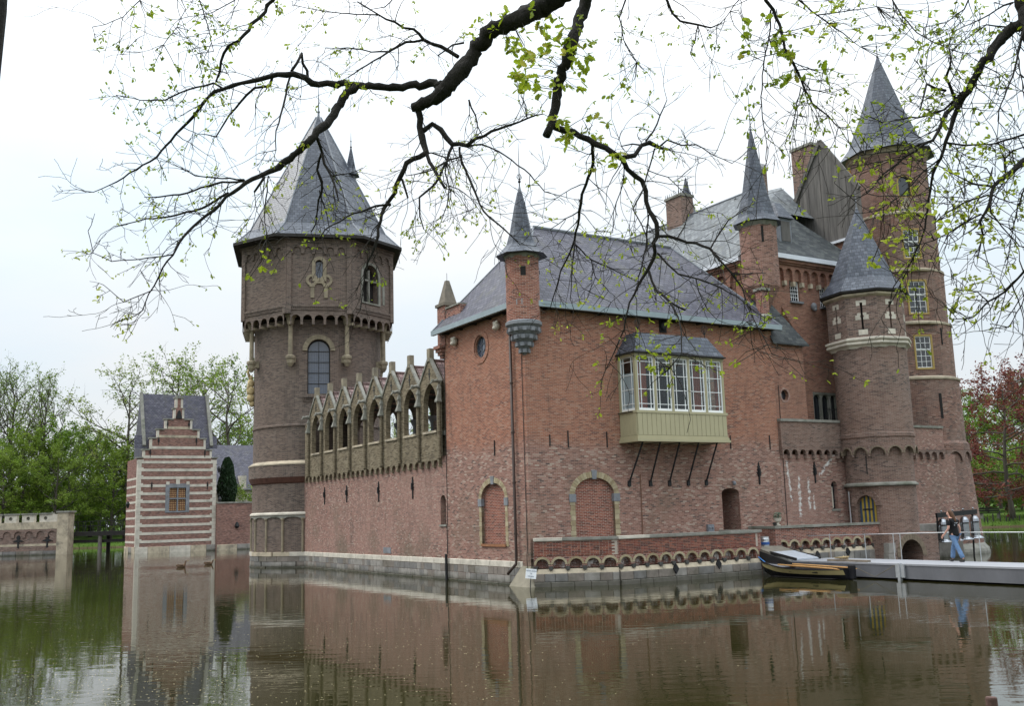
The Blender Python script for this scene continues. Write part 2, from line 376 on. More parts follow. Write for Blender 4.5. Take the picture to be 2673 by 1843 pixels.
M_SLATE = masonry('slate_grey', [(.0, (.048, .055, .072)), (.4, (.070, .078, .10)), (.8, (.088, .097, .12)), (1., (.115, .125, .15))], (.022, .024, .03), bw=.27, bh=.19, joint=.026, rough=.38, bump=.7, dirt=(.05, .055, .05), dirt_amt=.4)
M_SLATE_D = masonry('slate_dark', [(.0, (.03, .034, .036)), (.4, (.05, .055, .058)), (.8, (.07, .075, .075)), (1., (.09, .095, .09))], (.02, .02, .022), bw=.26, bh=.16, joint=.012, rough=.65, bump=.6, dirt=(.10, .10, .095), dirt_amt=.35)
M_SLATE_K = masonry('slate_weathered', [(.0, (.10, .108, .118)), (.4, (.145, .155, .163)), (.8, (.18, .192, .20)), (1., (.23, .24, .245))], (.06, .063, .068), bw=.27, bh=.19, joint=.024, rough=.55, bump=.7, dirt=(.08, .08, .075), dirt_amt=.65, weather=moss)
M_TILE = masonry('clay_tile', [(.0, (.16, .105, .10)), (.4, (.27, .175, .16)), (.8, (.33, .225, .21)), (1., (.38, .29, .27))], (.06, .045, .04), bw=.22, bh=.24, joint=.03, rough=.8, bump=.9, offset=0., dirt=(.10, .085, .07), dirt_amt=.5)
M_SAND = plain('sandstone', (.44, .37, .27), .85, .2, 2.4, stain=((.14, .125, .10), .75), bump=.3)
M_SANDL = plain('sandstone_pale', (.55, .50, .42), .85, .15, 2.4, stain=((.22, .20, .16), .5), bump=.25)
M_BLUE = plain('bluestone', (.20, .205, .22), .75, .22, 3., stain=((.11, .11, .10), .5), bump=.25)
M_BLK = [plain('plinth_stone_grey', (.175, .165, .155), .85, .2, 3., stain=((.10, .095, .075), .7), bump=.4, wet=True),
         plain('plinth_stone_pale', (.26, .24, .215), .85, .2, 3., stain=((.13, .12, .095), .6), bump=.4, wet=True),
         plain('plinth_stone_brown', (.20, .17, .145), .85, .22, 3., stain=((.09, .085, .06), .7), bump=.4, wet=True)]
M_MORT = plain('plinth_mortar', (.30, .28, .25), .95, .25, 6., stain=((.09, .085, .06), .7))
M_CAPS = plain('cap_stone', (.235, .225, .195), .9, .25, 3., stain=((.10, .11, .075), .7), bump=.35)
M_IRON = plain('wrought_iron', (.012, .012, .013), .6, .3, 5., spec=.4)
M_PIPE = plain('downpipe_brown', (.045, .028, .022), .45, .2, 3.)
M_ZINC = plain('zinc_gutter', (.26, .31, .33), .5, .12, 2.)
M_WHITE = plain('white_paint', (.80, .80, .79), .45, .04, 2.)
M_GUTW = plain('gutter_white', (.62, .64, .68), .45, .08, 2.)
M_OLIVE = plain('olive_paint', (.385, .345, .215), .5, .05, 2.)
M_OLIVED = plain('olive_paint_frame', (.335, .30, .185), .5, .05, 2.)
M_OCHRE = plain('ochre_paint', (.36, .25, .075), .5, .08, 2.)
M_CURT = plain('curtain_red', (.30, .075, .04), .9, .2, 8., stretch=(1, 1, .05))
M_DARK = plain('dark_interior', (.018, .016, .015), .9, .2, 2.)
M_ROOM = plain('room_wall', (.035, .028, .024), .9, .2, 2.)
M_LEAD = plain('lead', (.17, .18, .2), .5, .2, 3.)
M_BOARD = plain('weathered_boards', (.10, .092, .085), .85, .35, 2.2, stretch=(3, 3, .25), stain=((.22, .20, .18), .5), bump=.3)
M_TBLACK = plain('tarred_timber', (.025, .022, .02), .75, .3, 4., bump=.3)
M_CONC = plain('concrete', (.125, .125, .135), .85, .18, 1.2, stain=((.13, .13, .13), .5), stretch=(1, 1, .35), bump=.25, bscale=25)
M_CONCT = plain('concrete_deck', (.26, .26, .275), .85, .12, 1.5, stain=((.28, .28, .28), .4), bump=.2, bscale=30)
M_STEEL = plain('galvanised_steel', (.46, .47, .48), .4, .12, 6., metal=.55)
def glass(name, tint=(.9, .95, .95), dark=.0):
    m, n, b = newmat(name); n.nodes.remove(b); o = [x for x in n.nodes if x.type == 'OUTPUT_MATERIAL'][0]
    tr = N(n, 'BsdfTransparent'); tr.inputs[0].default_value = (*tint, 1); gl = N(n, 'BsdfGlossy'); gl.inputs['Roughness'].default_value = .02; gl.inputs[0].default_value = (.95, .97, 1, 1)
    fr = N(n, 'LayerWeight', Blend=.5); mi = N(n, 'MixShader'); n.links.new(vmath(n, 'ADD', vmath(n, 'MULTIPLY', vmath(n, 'POWER', fr.outputs['Facing'], 4.), .8), .03), mi.inputs[0]); n.links.new(tr.outputs[0], mi.inputs[1]); n.links.new(gl.outputs[0], mi.inputs[2]); n.links.new(mi.outputs[0], o.inputs[0])
    return m
M_GLASS = glass('window_glass')
def pane_dark(name, col=(.02, .024, .03)):
    m, n, b = newmat(name); b.inputs['Base Color'].default_value = (*col, 1); b.inputs['Roughness'].default_value = .08; b.inputs['Specular IOR Level'].default_value = .9
    nz = N(n, 'TexNoise', Scale=5.); ge = N(n, 'NewGeometry'); n.links.new(ge.outputs['Position'], nz.inputs['Vector']); bp = N(n, 'Bump', Strength=.12, Distance=.03); n.links.new(nz.outputs['Fac'], bp.inputs['Height']); n.links.new(bp.outputs[0], b.inputs['Normal'])
    return m
M_PANE = pane_dark('old_glass')
M_PANEB = pane_dark('old_glass_blue', (.075, .09, .125))
# ------------------------------------------------------------------ shared pieces
def box_mesh(name, sx, sy, sz, mat, bev=.0):
    mb = MB(); c = bev
    if not c: mb.box(-sx/2, sx/2, -sy/2, sy/2, -sz/2, sz/2)
    else:       # chamfered towards -y (the outer face)
        y0, y1 = -sy/2, sy/2; a, b = sx/2, sz/2
        o = [(-a, -b), (a, -b), (a, b), (-a, b)]; i = [(-a+c, -b+c), (a-c, -b+c), (a-c, b-c), (-a+c, b-c)]
        mb.face([(p[0], y0, p[1]) for p in i])
        for k in range(4):
            j = (k+1) % 4
            mb.face([(o[k][0], y0+c, o[k][1]), (o[j][0], y0+c, o[j][1]), (i[j][0], y0, i[j][1]), (i[k][0], y0, i[k][1])])
            mb.face([(o[k][0], y1, o[k][1]), (o[j][0], y1, o[j][1]), (o[j][0], y0+c, o[j][1]), (o[k][0], y0+c, o[k][1])])
    return mb.mesh(name, mat)
_blk = {}
def stone_row(parent, p0, p1, z0, z1, wmin, wmax, thick=.08, mats=None, name='stone_block', gap=.012, bev=.012, rnd=RND, jit=.006):
    """a course of separate stones from p0 to p1 (castle u,v); outer side to the right of p0->p1"""
    mats = mats or M_BLK
    p0 = Vector((*p0, 0)); p1 = Vector((*p1, 0)); d = p1-p0; L = d.length; d.normalize(); s = 0.; ang = atan2(d.y, d.x)
    while s < L-.05:
        wdt = min(rnd.choice([wmin, (wmin+wmax)/2, wmax, wmin*.8+wmax*.2]), L-s)
        if L-s-wdt < wmin*.5: wdt = L-s
        mi = rnd.randrange(len(mats)); key = (round(wdt, 2), round(z1-z0, 2), thick, mi, name, bev)
        if key not in _blk: _blk[key] = box_mesh(name, wdt-gap, thick, z1-z0-gap, mats[mi], bev)
        c = p0+d*(s+wdt/2); nrm = Vector((d.y, -d.x, 0))
        o = link_mesh(name, _blk[key], parent, (c+nrm*(-thick/2+rnd.uniform(0, jit))+Vector((0, 0, (z0+z1)/2))), (0, 0, ang)); s += wdt
def fleur(parent, MP, s, z0, z1, name='wall_anchor', w=.11):
    """wrought-iron wall anchor with a leafy head and a pointed tail"""
    h = z1-z0; mb = MB()
    P = [(0, 1), (.25, .93), (.12, .90), (.55, .80), (.3, .74), (.75, .66), (.35, .60), (.95, .52), (.45, .46), (.6, .40), (.22, .36), (.22, .04), (0, 0)]
    poly = [(s+w*a, z0+h*b) for a, b in P] + [(s-w*a, z0+h*b) for a, b in P[-2:0:-1]]
    mb.prism(poly[::-1], MP, -.05, .02); mb.prism([(s-w*.4, z0+h*.42), (s+w*.4, z0+h*.42), (s+w*.3, z0+h*.72), (s-w*.3, z0+h*.72)], MP, -.10, -.045)
    return mb.obj(name, M_IRON, parent)
def bar_anchor(parent, MP, s, z0, z1, w=.035):
    return MB().prism(rect(s-w/2, s+w/2, z0, z1), MP, -.04, .02).obj('wall_anchor', M_IRON, parent)
def corbel_arches(parent, MPf, s0, s1, z0, z1, n, proj, mat, band=.22, leg=.32, name='corbel_arch', rise=None):
    """row of n little round arches standing proud by `proj`"""
    w = (s1-s0)/n; r = w*(1-leg)/2; zs = z1-band-r*(rise or 1.)
    for k in range(n):
        a = s0+k*w; q = [(a, z0), (a+w*leg/2, z0), (a+w*leg/2, zs)]
        for j in range(9): t = pi*(1-j/8); q.append((a+w/2+r*cos(t), zs+r*(rise or 1.)*sin(t)))
        q += [(a+w*(1-leg/2), z0), (a+w, z0), (a+w, z1), (a, z1)]
        m = a+w/2; nq = len(q); mb = MB()
        # split left/right for clean faces
        left = [(a, z0), (a+w*leg/2, z0)] + [p for p in q[2:3+9] if p[0] <= m+1e-6] + [(m, z1), (a, z1)]
        right = [p for p in q[2:3+9] if p[0] >= m-1e-6] + [(a+w*(1-leg/2), z0), (a+w, z0), (a+w, z1), (m, z1)]
        mb.prism(left, MPf, -proj, 0); mb.prism(right, MPf, -proj, 0)
        mb.obj(name, mat, parent)
def finial(parent, c, z, h, mat=M_IRON, name='finial'):
    mb = MB().tube([(c[0], c[1], z-.15), (c[0], c[1], z+h*.45), (c[0], c[1], z+h)], [.035, .022, .008], 6)
    mb.ball((c[0], c[1], z+.1), .07, 8, 6); mb.ball((c[0], c[1], z+h*.45), .05, 8, 6)
    return mb.obj(name, mat, parent)
def sash(parent, MP, s0, s1, z0, z1, cols, rows, d=.0, fr=.05, mu=.022, name='window_sash', mat=M_WHITE, pane=M_GLASS, paneobj=True, cs=None, rs=None):
    """glazed sash: a white frame with muntins (parts of it) and one pane in every opening"""
    xs = cs or [s0+fr+(s1-s0-2*fr)*k/cols for k in range(cols+1)]; zs = rs or [z0+fr+(z1-z0-2*fr)*k/rows for k in range(rows+1)]
    mb = MB()
    for a, b, c, e in ((s0, xs[0], z0, z1), (xs[-1], s1, z0, z1), (xs[0], xs[-1], z0, zs[0]), (xs[0], xs[-1], zs[-1], z1)): mb.prism(rect(a, b, c, e), MP, d, d+.05)
    for x in xs[1:-1]: mb.prism(rect(x-mu/2, x+mu/2, zs[0], zs[-1]), MP, d+.008, d+.042)
    for z in zs[1:-1]: mb.prism(rect(xs[0], xs[-1], z-mu/2, z+mu/2), MP, d+.006, d+.044)
    o = mb.obj(name, mat, parent)
    for i in range(len(xs)-1):
        for j in range(len(zs)-1): MB().prism(rect(xs[i], xs[i+1], zs[j], zs[j+1]), MP, d+.022, d+.028).obj('pane', pane, o)
    return o
def hip_roof(mb, u0, u1, v0, v1, z0, ua, ub, vr, zr):
    e = [(u0, v0, z0), (u1, v0, z0), (u1, v1, z0), (u0, v1, z0)]; a, b = (ua, vr, zr), (ub, vr, zr)
    mb.face([e[0], e[1], b, a]); mb.face([e[1], e[2], b]); mb.face([e[2], e[3], a, b]); mb.face([e[3], e[0], a]); mb.face(e[::-1])

# ------------------------------------------------------------------ the corner wing
W = thing('castle_wing', 'red brick castle wing with hipped slate roof, corner turret and olive bay window', 'building', (0, 0, 0), True)
A0, B0 = MPA(0), MPB(0); UW, VW, ZE = 13.15, 6.53, 10.62
blA = arch(1.73, 3.57, 1.50, 3.25, .62, 14); blB = arch(2.07, 3.94, 1.0, 3.30, .64, 14)
door = arch(9.58, 10.57, .85, 3.26, .2, 8); ocu = circ(3.36, 9.42, .50, .50, 24); bayo = rect(4.62, 8.9, 6.6, 8.55)
mbw2 = MB(); mbw2.wall(A0, rect(0, VW, -.6, ZE), [blA, ocu], .13); mbw2.wall(B0, rect(0, UW, -.6, ZE), [blB, bayo, door], .13, (.07, .01))
mbw2.face([(UW, 0, -.6), (UW, VW, -.6), (UW, VW, ZE), (UW, 0, ZE)]); mbw2.face([(0, VW, -.6), (UW, VW, -.6), (UW, VW, ZE), (0, VW, ZE)])
wall_w = mbw2.obj('wall', M_WING, W)
MB().prism(door, B0, .13, 1.6, cap0=False).obj('passage', M_OLD, W)
MB().wall(A0, blA).obj('blind_panel', M_REDB, W).location = (.13, 0, 0); MB().wall(B0, blB).obj('blind_panel', M_REDB, W).location = (0, .13, 0)
MB().prism(rect(1.70, 3.60, 1.40, 1.50), A0, -.05, .14).obj('sill', plain('brick_sill', (.26, .12, .06), .9, .3, 6.), W)
# yellow brick surrounds with bluestone key and impost blocks
def surround(MP, m, rx, zs, rz, th, z0, n):
    for k, w_ in enumerate(wedge_ring(MP, m, zs, rx, rz, th, n, 0, pi, -.012, .10, .10)):
        if k == n//2: continue
        w_.obj('voussoir', M_YELV[k % 3], W)
    for sg in (-1, 1):
        z = z0; k = 0
        while z < zs-.30:
            h = .19; a = m+sg*rx; b = m+sg*(rx+th*(.86 if k % 2 else 1.0))
            MB().prism(rect(min(a, b), max(a, b), z, min(z+h-.012, zs-.29)), MP, -.012, .10).obj('quoin', M_YELV[(k+1) % 3], W); z += h; k += 1
        a = m+sg*(rx-.04); b = m+sg*(rx+th+.03)
        MB().prism(rect(min(a, b), max(a, b), zs-.28, zs+.02), MP, -.035, .11).obj('impost_block', M_BLUE, W)
    MB().prism([(m-.09, zs+rz-.06), (m+.09, zs+rz-.06), (m+.13, zs+rz+th+.05), (m-.13, zs+rz+th+.05)], MP, -.04, .11).obj('keystone', M_BLUE, W)
M_YELV = [plain('yellow_brick_a', (.35, .29, .18), .85, .2, 6., stain=((.25, .2, .13), .5), bump=.3), plain('yellow_brick_b', (.30, .235, .14), .85, .2, 6., stain=((.2, .16, .1), .5), bump=.3), plain('yellow_brick_c', (.40, .335, .22), .85, .2, 6., stain=((.25, .2, .13), .5), bump=.3)]
surround(A0, 2.65, .92, 3.25, .62, .21, 1.42, 21); surround(B0, 3.005, .935, 3.30, .64, .24, 1.0, 23)
# oculus
MB().wall(A0, ocu).obj('round_pane', M_PANEB, W).location = (.16, 0, 0)
mb = MB(); frame_ring(mb, A0, circ(3.36, 9.42, .70, .70, 24), ocu, -.03, .02); frame_ring(mb, A0, circ(3.36, 9.42, .58, .58, 24), circ(3.36, 9.42, .44, .44, 24), .02, .10); mb.obj('oculus_surround', M_WING, W)
mb = MB(); frame_ring(mb, A0, circ(3.36, 9.42, .49, .49, 24), circ(3.36, 9.42, .455, .455, 24), .11, .15); frame_ring(mb, A0, circ(3.36, 9.42, .17, .17, 16), circ(3.36, 9.42, .15, .15, 16), .12, .15)
for k in range(8): t = 2*pi*(k+.5)/8; mb.beam((.135, 3.36+.16*cos(t), 9.42+.16*sin(t)), (.135, 3.36+.46*cos(t), 9.42+.46*sin(t)), .02, .02, up=(1, 0, 0))
mb.obj('tracery', M_LEAD, W)
# grotesque stone heads under the eave, iron grille ornament over the bay
for v_, z_ in ((5.38, 9.98), (1.81, 10.03)):
    mb = MB().ball((-.12, v_, z_), (.14, .15, .2), 10, 7); mb.ball((-.2, v_, z_-.1), (.12, .11, .09), 8, 5); mb.ball((-.17, v_+.11, z_+.12), .07, 6, 4); mb.ball((-.17, v_-.11, z_+.12), .07, 6, 4); mb.ball((-.25, v_, z_+.0), (.05, .04, .06), 6, 4)
    mb.obj('stone_head', M_SANDL, W, smooth=True)
mb = MB().prism(rect(6.66, 7.02, 9.93, 10.45), B0, -.02, .03)
for k in range(5): mb.beam((6.69+.075*k, -.06, 9.90), (6.69+.075*k, -.06, 10.5), .025, .025)
mb.ball((6.84, -.1, 10.2), (.16, .08, .2), 8, 6); mb.obj('iron_grille', M_IRON, W)
# anchors
for v_ in (2.4,): bar_anchor(W, A0, v_, 4.92, 5.52)
for u_, z0, z1 in ((1.01, 5.14, 5.57), (1.85, 5.1, 5.74), (3.7, 5.11, 5.73), (10.25, 5.12, 5.69), (12.58, 5.12, 5.73)): bar_anchor(W, B0, u_, z0, z1)
fleur(W, B0, 11.8, 3.58, 4.55, w=.13)
# plinth: stone courses and sandstone band along the left side
stone_row(W, (-.03, VW), (-.03, .55), .63, .88, 1.0, 1.6, .10, [M_SANDL], 'band_stone', .01, .02)
stone_row(W, (-.02, VW), (-.02, .55), .34, .63, .32, .75, .09); stone_row(W, (-.02, VW), (-.02, .55), .06, .34, .4, .9, .09); stone_row(W, (-.05, VW), (-.05, .55), -.25, .06, .8, 1.4, .1)
# corner buttress: stone slabs leaning out into the water
mb = MB()
T = [(-.02, .62, .72), (-.02, -.02, .72), (.42, -.02, .72)]; Bq = [(-.62, .95, -.3), (-.55, -.75, -.3), (.75, -.72, -.3)]
mb.face([T[0], T[1], Bq[1], Bq[0]]); mb.face([T[1], T[2], Bq[2], Bq[1]]); mb.face([T[0], Bq[0], (0, 1.0, -.3), (0, .62, .72)]); mb.face([T[2], Bq[2], (.8, 0, -.3), (.42, 0, .72)])
mb.obj('corner_buttress', plain('mossy_stone', (.23, .205, .155), .9, .2, 3., stain=((.12, .12, .06), .7), bump=.4), W)
# downpipes and cables
mb = MB().tube([(-.12, .82, 10.45), (-.12, .82, 1.0), (-.14, .82, .78), (-.42, 1.0, .42)], .055, 8)
for z in (9.5, 7.6, 5.7, 3.8, 1.9): mb.lathe([(.075, z-.03), (.075, z+.03)], 8, -.12, .82)
mb.obj('downpipe', M_PIPE, W, smooth=True)
MB().tube([(-.03, .18, 8.6), (-.03, .17, 1.35), (-.06, .17, 1.1), (-.06, .16, .5)], .014, 5).obj('cable', M_IRON, W)
MB().tube([(5.27, -.03, 4.05), (5.25, -.03, 1.85), (5.12, -.1, 1.2)], .018, 5).obj('cable', plain('cable_rust', (.16, .08, .05), .8), W)
# wall lamp over the doorway
mb = MB().tube([(10.2, 0, 3.72), (10.2, -.1, 3.74)], .02, 6); mb.ball((10.2, -.14, 3.66), (.08, .08, .1), 8, 6); mb.obj('wall_lamp', M_LEAD, W, smooth=True)
mb = MB().prism(rect(8.62, 8.94, 1.5, 1.98), B0, -.12, 0); mb.ball((8.71, -.13, 1.85), (.05, .03, .05), 8, 5); mb.ball((8.85, -.13, 1.85), (.05, .03, .05), 8, 5); mb.obj('meter_box', M_LEAD, W)
# roof
rf = MB(); hip_roof(rf, -.42, UW+.3, -.42, VW+.42, 10.60, 2.72, 10.35, VW/2, 14.80); roof = rf.obj('roof', M_SLATE_W, W)
mb = MB().tube([(2.72, VW/2, 14.82), (10.35, VW/2, 14.82)], .08, 6)
for a, b in (((-.42, -.42, 10.6), (2.72, VW/2, 14.8)), ((-.42, VW+.42, 10.6), (2.72, VW/2, 14.8)), ((UW+.3, -.42, 10.6), (10.35, VW/2, 14.8))): mb.tube([a, b], .045, 5)
mb.obj('ridge_lead', M_LEAD, roof)
mb = MB()
for k in range(14): u_ = 1.2+k*.85; t = .32+.28*((k*7) % 3)/2; mb.tube([(u_, -.42+t*3.6, 10.62+t*4.2), (u_, -.42+t*3.6-.12, 10.62+t*4.2+.02), (u_, -.42+t*3.6-.14, 10.62+t*4.2+.16)], .015, 4)
mb.obj('roof_hook', M_IRON, roof, kind='stuff')
mb = MB(); z0, z1 = 10.42, 10.64
for k, (a, b) in enumerate((((-.46, -.46), (UW+.2, -.46)), ((-.46, VW+.46), (-.46, -.46)))):
    if k == 0: mb.box(a[0]+.1, b[0], -.50, -.36, z0, z1)
    else: mb.box(-.50, -.36, -.36, VW+.3, z0+.004, z1-.004)
mb.obj('gutter', M_ZINC, roof)
mb = MB().box(-.36, UW, -.36, 0, 10.44, 10.5); mb.box(-.36, 0, 0, VW, 10.446, 10.506)
mb.obj('soffit', M_TBLACK, roof)
mb = MB()
for k in range(10): mb.box(.9+k*1.3, 1.0+k*1.3, -.38, 0, 10.38, 10.46)
for k in range(5): mb.box(-.38, 0, 1.2+k*1.2, 1.3+k*1.2, 10.38, 10.46)
mb.obj('eave_bracket', M_TBLACK, roof, kind='stuff')
M_TOWERCAP = plain('brown_cap_stone', (.17, .145, .115), .9, .25, 3., stain=((.08, .075, .06), .6))
# parapet with pinnacle at the back left corner
mb = MB().box(-.05, .62, 6.35, 7.05, 10.0, 11.75); mb.box(.0, .45, 5.0, 6.35, 10.75, 11.55); par = mb.obj('parapet', M_PARA, W)
mb = MB(); q = [(-.12, 6.28), (.69, 6.28), (.69, 7.12), (-.12, 7.12)]; mb.prism(q, lambda a, b, d: (a, b, d), 11.75, 11.88)
for k in range(4): j = (k+1) % 4; i_ = [(-.02, 6.38), (.59, 6.38), (.59, 7.02), (-.02, 7.02)]; t_ = [(.2, 6.62), (.36, 6.62), (.36, 6.78), (.2, 6.78)]; mb.face([(*i_[k], 11.88), (*i_[j], 11.88), (*t_[j], 12.95), (*t_[k], 12.95)])
mb.face([(*p, 12.95) for p in t_]); mb.obj('pinnacle_cap', M_TOWERCAP, par); MB().box(-.06, .51, 5.0, 6.28, 11.55, 11.62).obj('coping', M_CAPS, par)
MB().tube([(.28, 6.7, 12.9), (.28, 6.7, 13.3)], .01, 4).obj('rod', M_IRON, par)
mb = MB()
for k in range(4): mb.box(-.3+.08*k, .3, 6.4+.05*k, 7.0-.05*k, 9.98-.14*(k+1)+.004*k, 9.98-.14*k)
mb.obj('corbel', M_PARA, par)
# round corner turret on stepped stone corbels
tc_ = (.03, .03); tu = MB().lathe([(.645, 9.86), (.645, 12.38)], 32, *tc_).obj('turret', masonry('brick_corner_turret', [(.0, (.12, .045, .035)), (.3, (.23, .075, .05)), (.7, (.29, .105, .068)), (1., (.36, .17, .12))], (.42, .35, .29), bw=.215, bh=.062, joint=.013, dirt_amt=.3), W)
mb = MB().lathe([(.60, 9.62), (.70, 9.70), (.70, 9.82), (.62, 9.88)], 32, *tc_, capb=True); mb.obj('corbel_ring', M_BLUE, tu, smooth=True)
for r0, z0, z1, n in ((.58, 9.36, 9.64, 12), (.43, 9.08, 9.37, 10), (.28, 8.82, 9.09, 8), (.14, 8.58, 8.83, 6)):
    mb = MB().lathe([(max(r0-.12, .05), z0), (r0, z0+.12), (r0+.02, z0+.2), (r0-.01, z1)], 24, *tc_, capb=True); o = mb.obj('corbel_tier', M_BLUE, tu, smooth=True)
    for k in range(n):
        t = 2*pi*(k+.5*(n == 10))/n; cx_, cy_ = tc_[0]+(r0+.03)*cos(t), tc_[1]+(r0+.03)*sin(t); d = Vector((cos(t), sin(t), 0))
        MB().beam((cx_-.08*d.x, cy_-.08*d.y, z0+.15), (cx_+.05*d.x, cy_+.05*d.y, z0+.15), .15, .15).obj('corbel_block', M_BLUE, o)
mb = MB().lathe([(.66, 12.28), (.72, 12.40), (.72, 12.48)], 8, *tc_, rot=pi/8); mb.obj('cornice', M_CAPS, tu)
mb = MB().lathe([(1.02, 12.42), (.80, 12.62), (.58, 12.88), (.43, 13.4), (.24, 14.4), (.10, 15.0), (.0, 15.12)], 8, *tc_, rot=pi/8, capb=True); sp = mb.obj('spire', M_SLATE, tu)
MB().lathe([(.14, 14.72), (.10, 14.95), (.03, 15.25)], 8, *tc_, rot=pi/8).obj('spire_cap', M_LEAD, sp)
mb = MB().tube([(*tc_, 15.1), (*tc_, 15.6), (*tc_, 17.05)], [.025, .02, .006], 6); mb.ball((*tc_, 15.45), .06, 8, 6)
for k in range(4): t = pi*k/2; mb.tube([(*tc_, 15.5), (tc_[0]+.12*cos(t), tc_[1]+.12*sin(t), 15.62), (tc_[0]+.05*cos(t), tc_[1]+.05*sin(t), 15.75)], .012, 4)
mb.obj('finial', M_IRON, sp)
t = atan2(-31.56, -19.93)+.06; d = Vector((cos(t), sin(t), 0)); c_ = Vector((*tc_, 11.72))+d*.60
MB().beam(c_-d*.02, c_+d*.05, .2, .36).obj('slit_window', M_DARK, tu)
# ---- bay window
bay = MB(); b0, b1, bv = 4.40, 9.06, -1.1
bay.box(b0, b1, bv, 0, 5.42, 6.44); by = bay.obj('bay_window', M_OLIVED, W); by['label'] = 'olive green timber bay window with white sashes'
mb = MB().box(b0-.10, b1+.10, bv-.10, 0, 5.28, 5.38); mb.box(b0-.06, b1+.06, bv-.06, 0, 5.38, 5.46); mb.box(b0-.03, b1+.03, bv-.03, 0, 5.46, 5.53); mb.obj('base_moulding', M_OLIVE, by)
MB().box(b0-.05, b1+.05, bv-.05, 0, 6.40, 6.50).obj('sill', M_OLIVE, by)
bw_ = (b1-b0)/20; bm_ = box_mesh('board', bw_-.012, .03, .86, M_OLIVE, .008)
for k in range(20): link_mesh('board', bm_, by, (b0+bw_*(k+.5), bv-.016, 5.965))
bm2 = box_mesh('board', 1.06/5-.012, .03, .86, M_OLIVE, .008)
for k in range(5): link_mesh('board', bm2, by, (b0-.016, bv+1.06*(k+.5)/5+.02, 5.965), (0, 0, -pi/2)); link_mesh('board', bm2, by, (b1+.016, bv+1.06*(k+.5)/5+.02, 5.965), (0, 0, pi/2))
px_ = [4.40, 5.34, 6.22, 7.11, 8.00, 8.95]
for k, p in enumerate(px_): MB().box(p, p+.105 if k else p+.12, bv+.0, bv+.12, 6.50, 8.66).obj('post', M_OLIVED, by)
MB().box(b0, b0+.1, -.12, 0, 6.5, 8.66).obj('post', M_OLIVED, by); MB().box(b1-.1, b1, -.12, 0, 6.5, 8.66).obj('post', M_OLIVED, by)
MB().box(b0-.02, b1+.02, bv-.02, 0, 8.66, 8.80).obj('head_beam', M_OLIVED, by)
def bay_sash(MP, a, b):
    z0, z1 = 6.50, 8.66; fr = .045; mg = .13
    sash(by, MP, a, b, z0, z1, 3, 5, d=.03, fr=fr, cs=[a+fr, a+fr+mg, b-fr-mg, b-fr], rs=[z0+.10, z0+.10+.17, z0+.27+.575, z0+.27+1.15, z0+.27+1.68, z1-fr], mu=.024)
for k in range(5): bay_sash(MPB(bv), px_[k]+(.12 if k == 0 else .105), px_[k+1])
bay_sash(MPA(b0), bv+.12, -.12)
bay_sash(lambda s, z, d=0.: (b1-d, s, z), bv+.12, -.12)
# room seen through the panes: floor, back wall, curtains
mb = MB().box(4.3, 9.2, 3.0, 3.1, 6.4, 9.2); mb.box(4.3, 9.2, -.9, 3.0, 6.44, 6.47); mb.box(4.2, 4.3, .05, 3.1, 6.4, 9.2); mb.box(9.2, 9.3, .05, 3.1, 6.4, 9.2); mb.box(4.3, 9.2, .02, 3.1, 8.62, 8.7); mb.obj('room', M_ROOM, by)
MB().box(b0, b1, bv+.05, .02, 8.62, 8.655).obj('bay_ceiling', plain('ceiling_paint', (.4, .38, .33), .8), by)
def curtain(u0, u1, v):
    mb = MB(); n = 28; P = [(u0+(u1-u0)*k/n, v+.035*sin(k*1.5)+.012*sin(k*.7)) for k in range(n+1)]
    for k in range(n): mb.face([(*P[k], 6.48), (*P[k+1], 6.48), (*P[k+1], 8.6), (*P[k], 8.6)])
    mb.obj('curtain', M_CURT, by, smooth=True)
curtain(4.6, 5.15, -.82); curtain(7.6, 8.05, -.82); curtain(8.72, 8.93, -.9)
MB().box(4.46, 4.49, -.95, -.15, 6.5, 8.0).obj('side_blind', plain('blind_grey', (.42, .42, .45), .9, .05), by)
# bay roof (steep, flat-topped) with two iron finials
e = [(b0-.08, bv-.12), (b1+.02, bv-.12), (b1+.02, .0), (b0-.08, .0)]; t_ = [(4.88, -.74), (8.58, -.74), (8.58, 0), (4.88, 0)]; mb = MB()
for k in (0, 1, 3): j = (k+1) % 4; mb.face([(*e[k], 8.80), (*e[j], 8.80), (*t_[j], 9.68), (*t_[k], 9.68)])
mb.face([(*p, 9.68) for p in t_]); mb.face([(*p, 8.80) for p in e][::-1]); br = mb.obj('bay_roof', M_SLATE, by)
MB().box(b0-.11, b1+.05, bv-.15, 0, 8.765, 8.825).obj('roof_edge', M_TBLACK, br)
for u_ in (4.95, 8.5):
    mb = MB().tube([(u_, -.7, 9.66), (u_, -.7, 10.15)], [.02, .01], 5)
    for k in range(4): t = pi*k/2+.4; mb.tube([(u_, -.7, 9.8), (u_+.1*cos(t), -.7+.1*sin(t), 9.95), (u_+.13*cos(t), -.7+.13*sin(t), 10.12), (u_+.06*cos(t), -.7+.06*sin(t), 10.2)], .012, 4)
    mb.obj('finial', M_IRON, br)
for ut, ub in ((4.75, 4.70), (5.62, 5.77), (6.62, 6.76), (7.62, 7.76), (8.62, 8.74)):
    mb = MB().tube([(ut, -.95, 5.3), (ub, -.02, 3.72)], .04, 6); mb.box(ub-.07, ub+.07, -.06, 0, 3.58, 3.8); mb.tube([(ut, -.95, 5.28), (ut, 0, 5.28)], .03, 5); mb.obj('iron_strut', M_IRON, by)
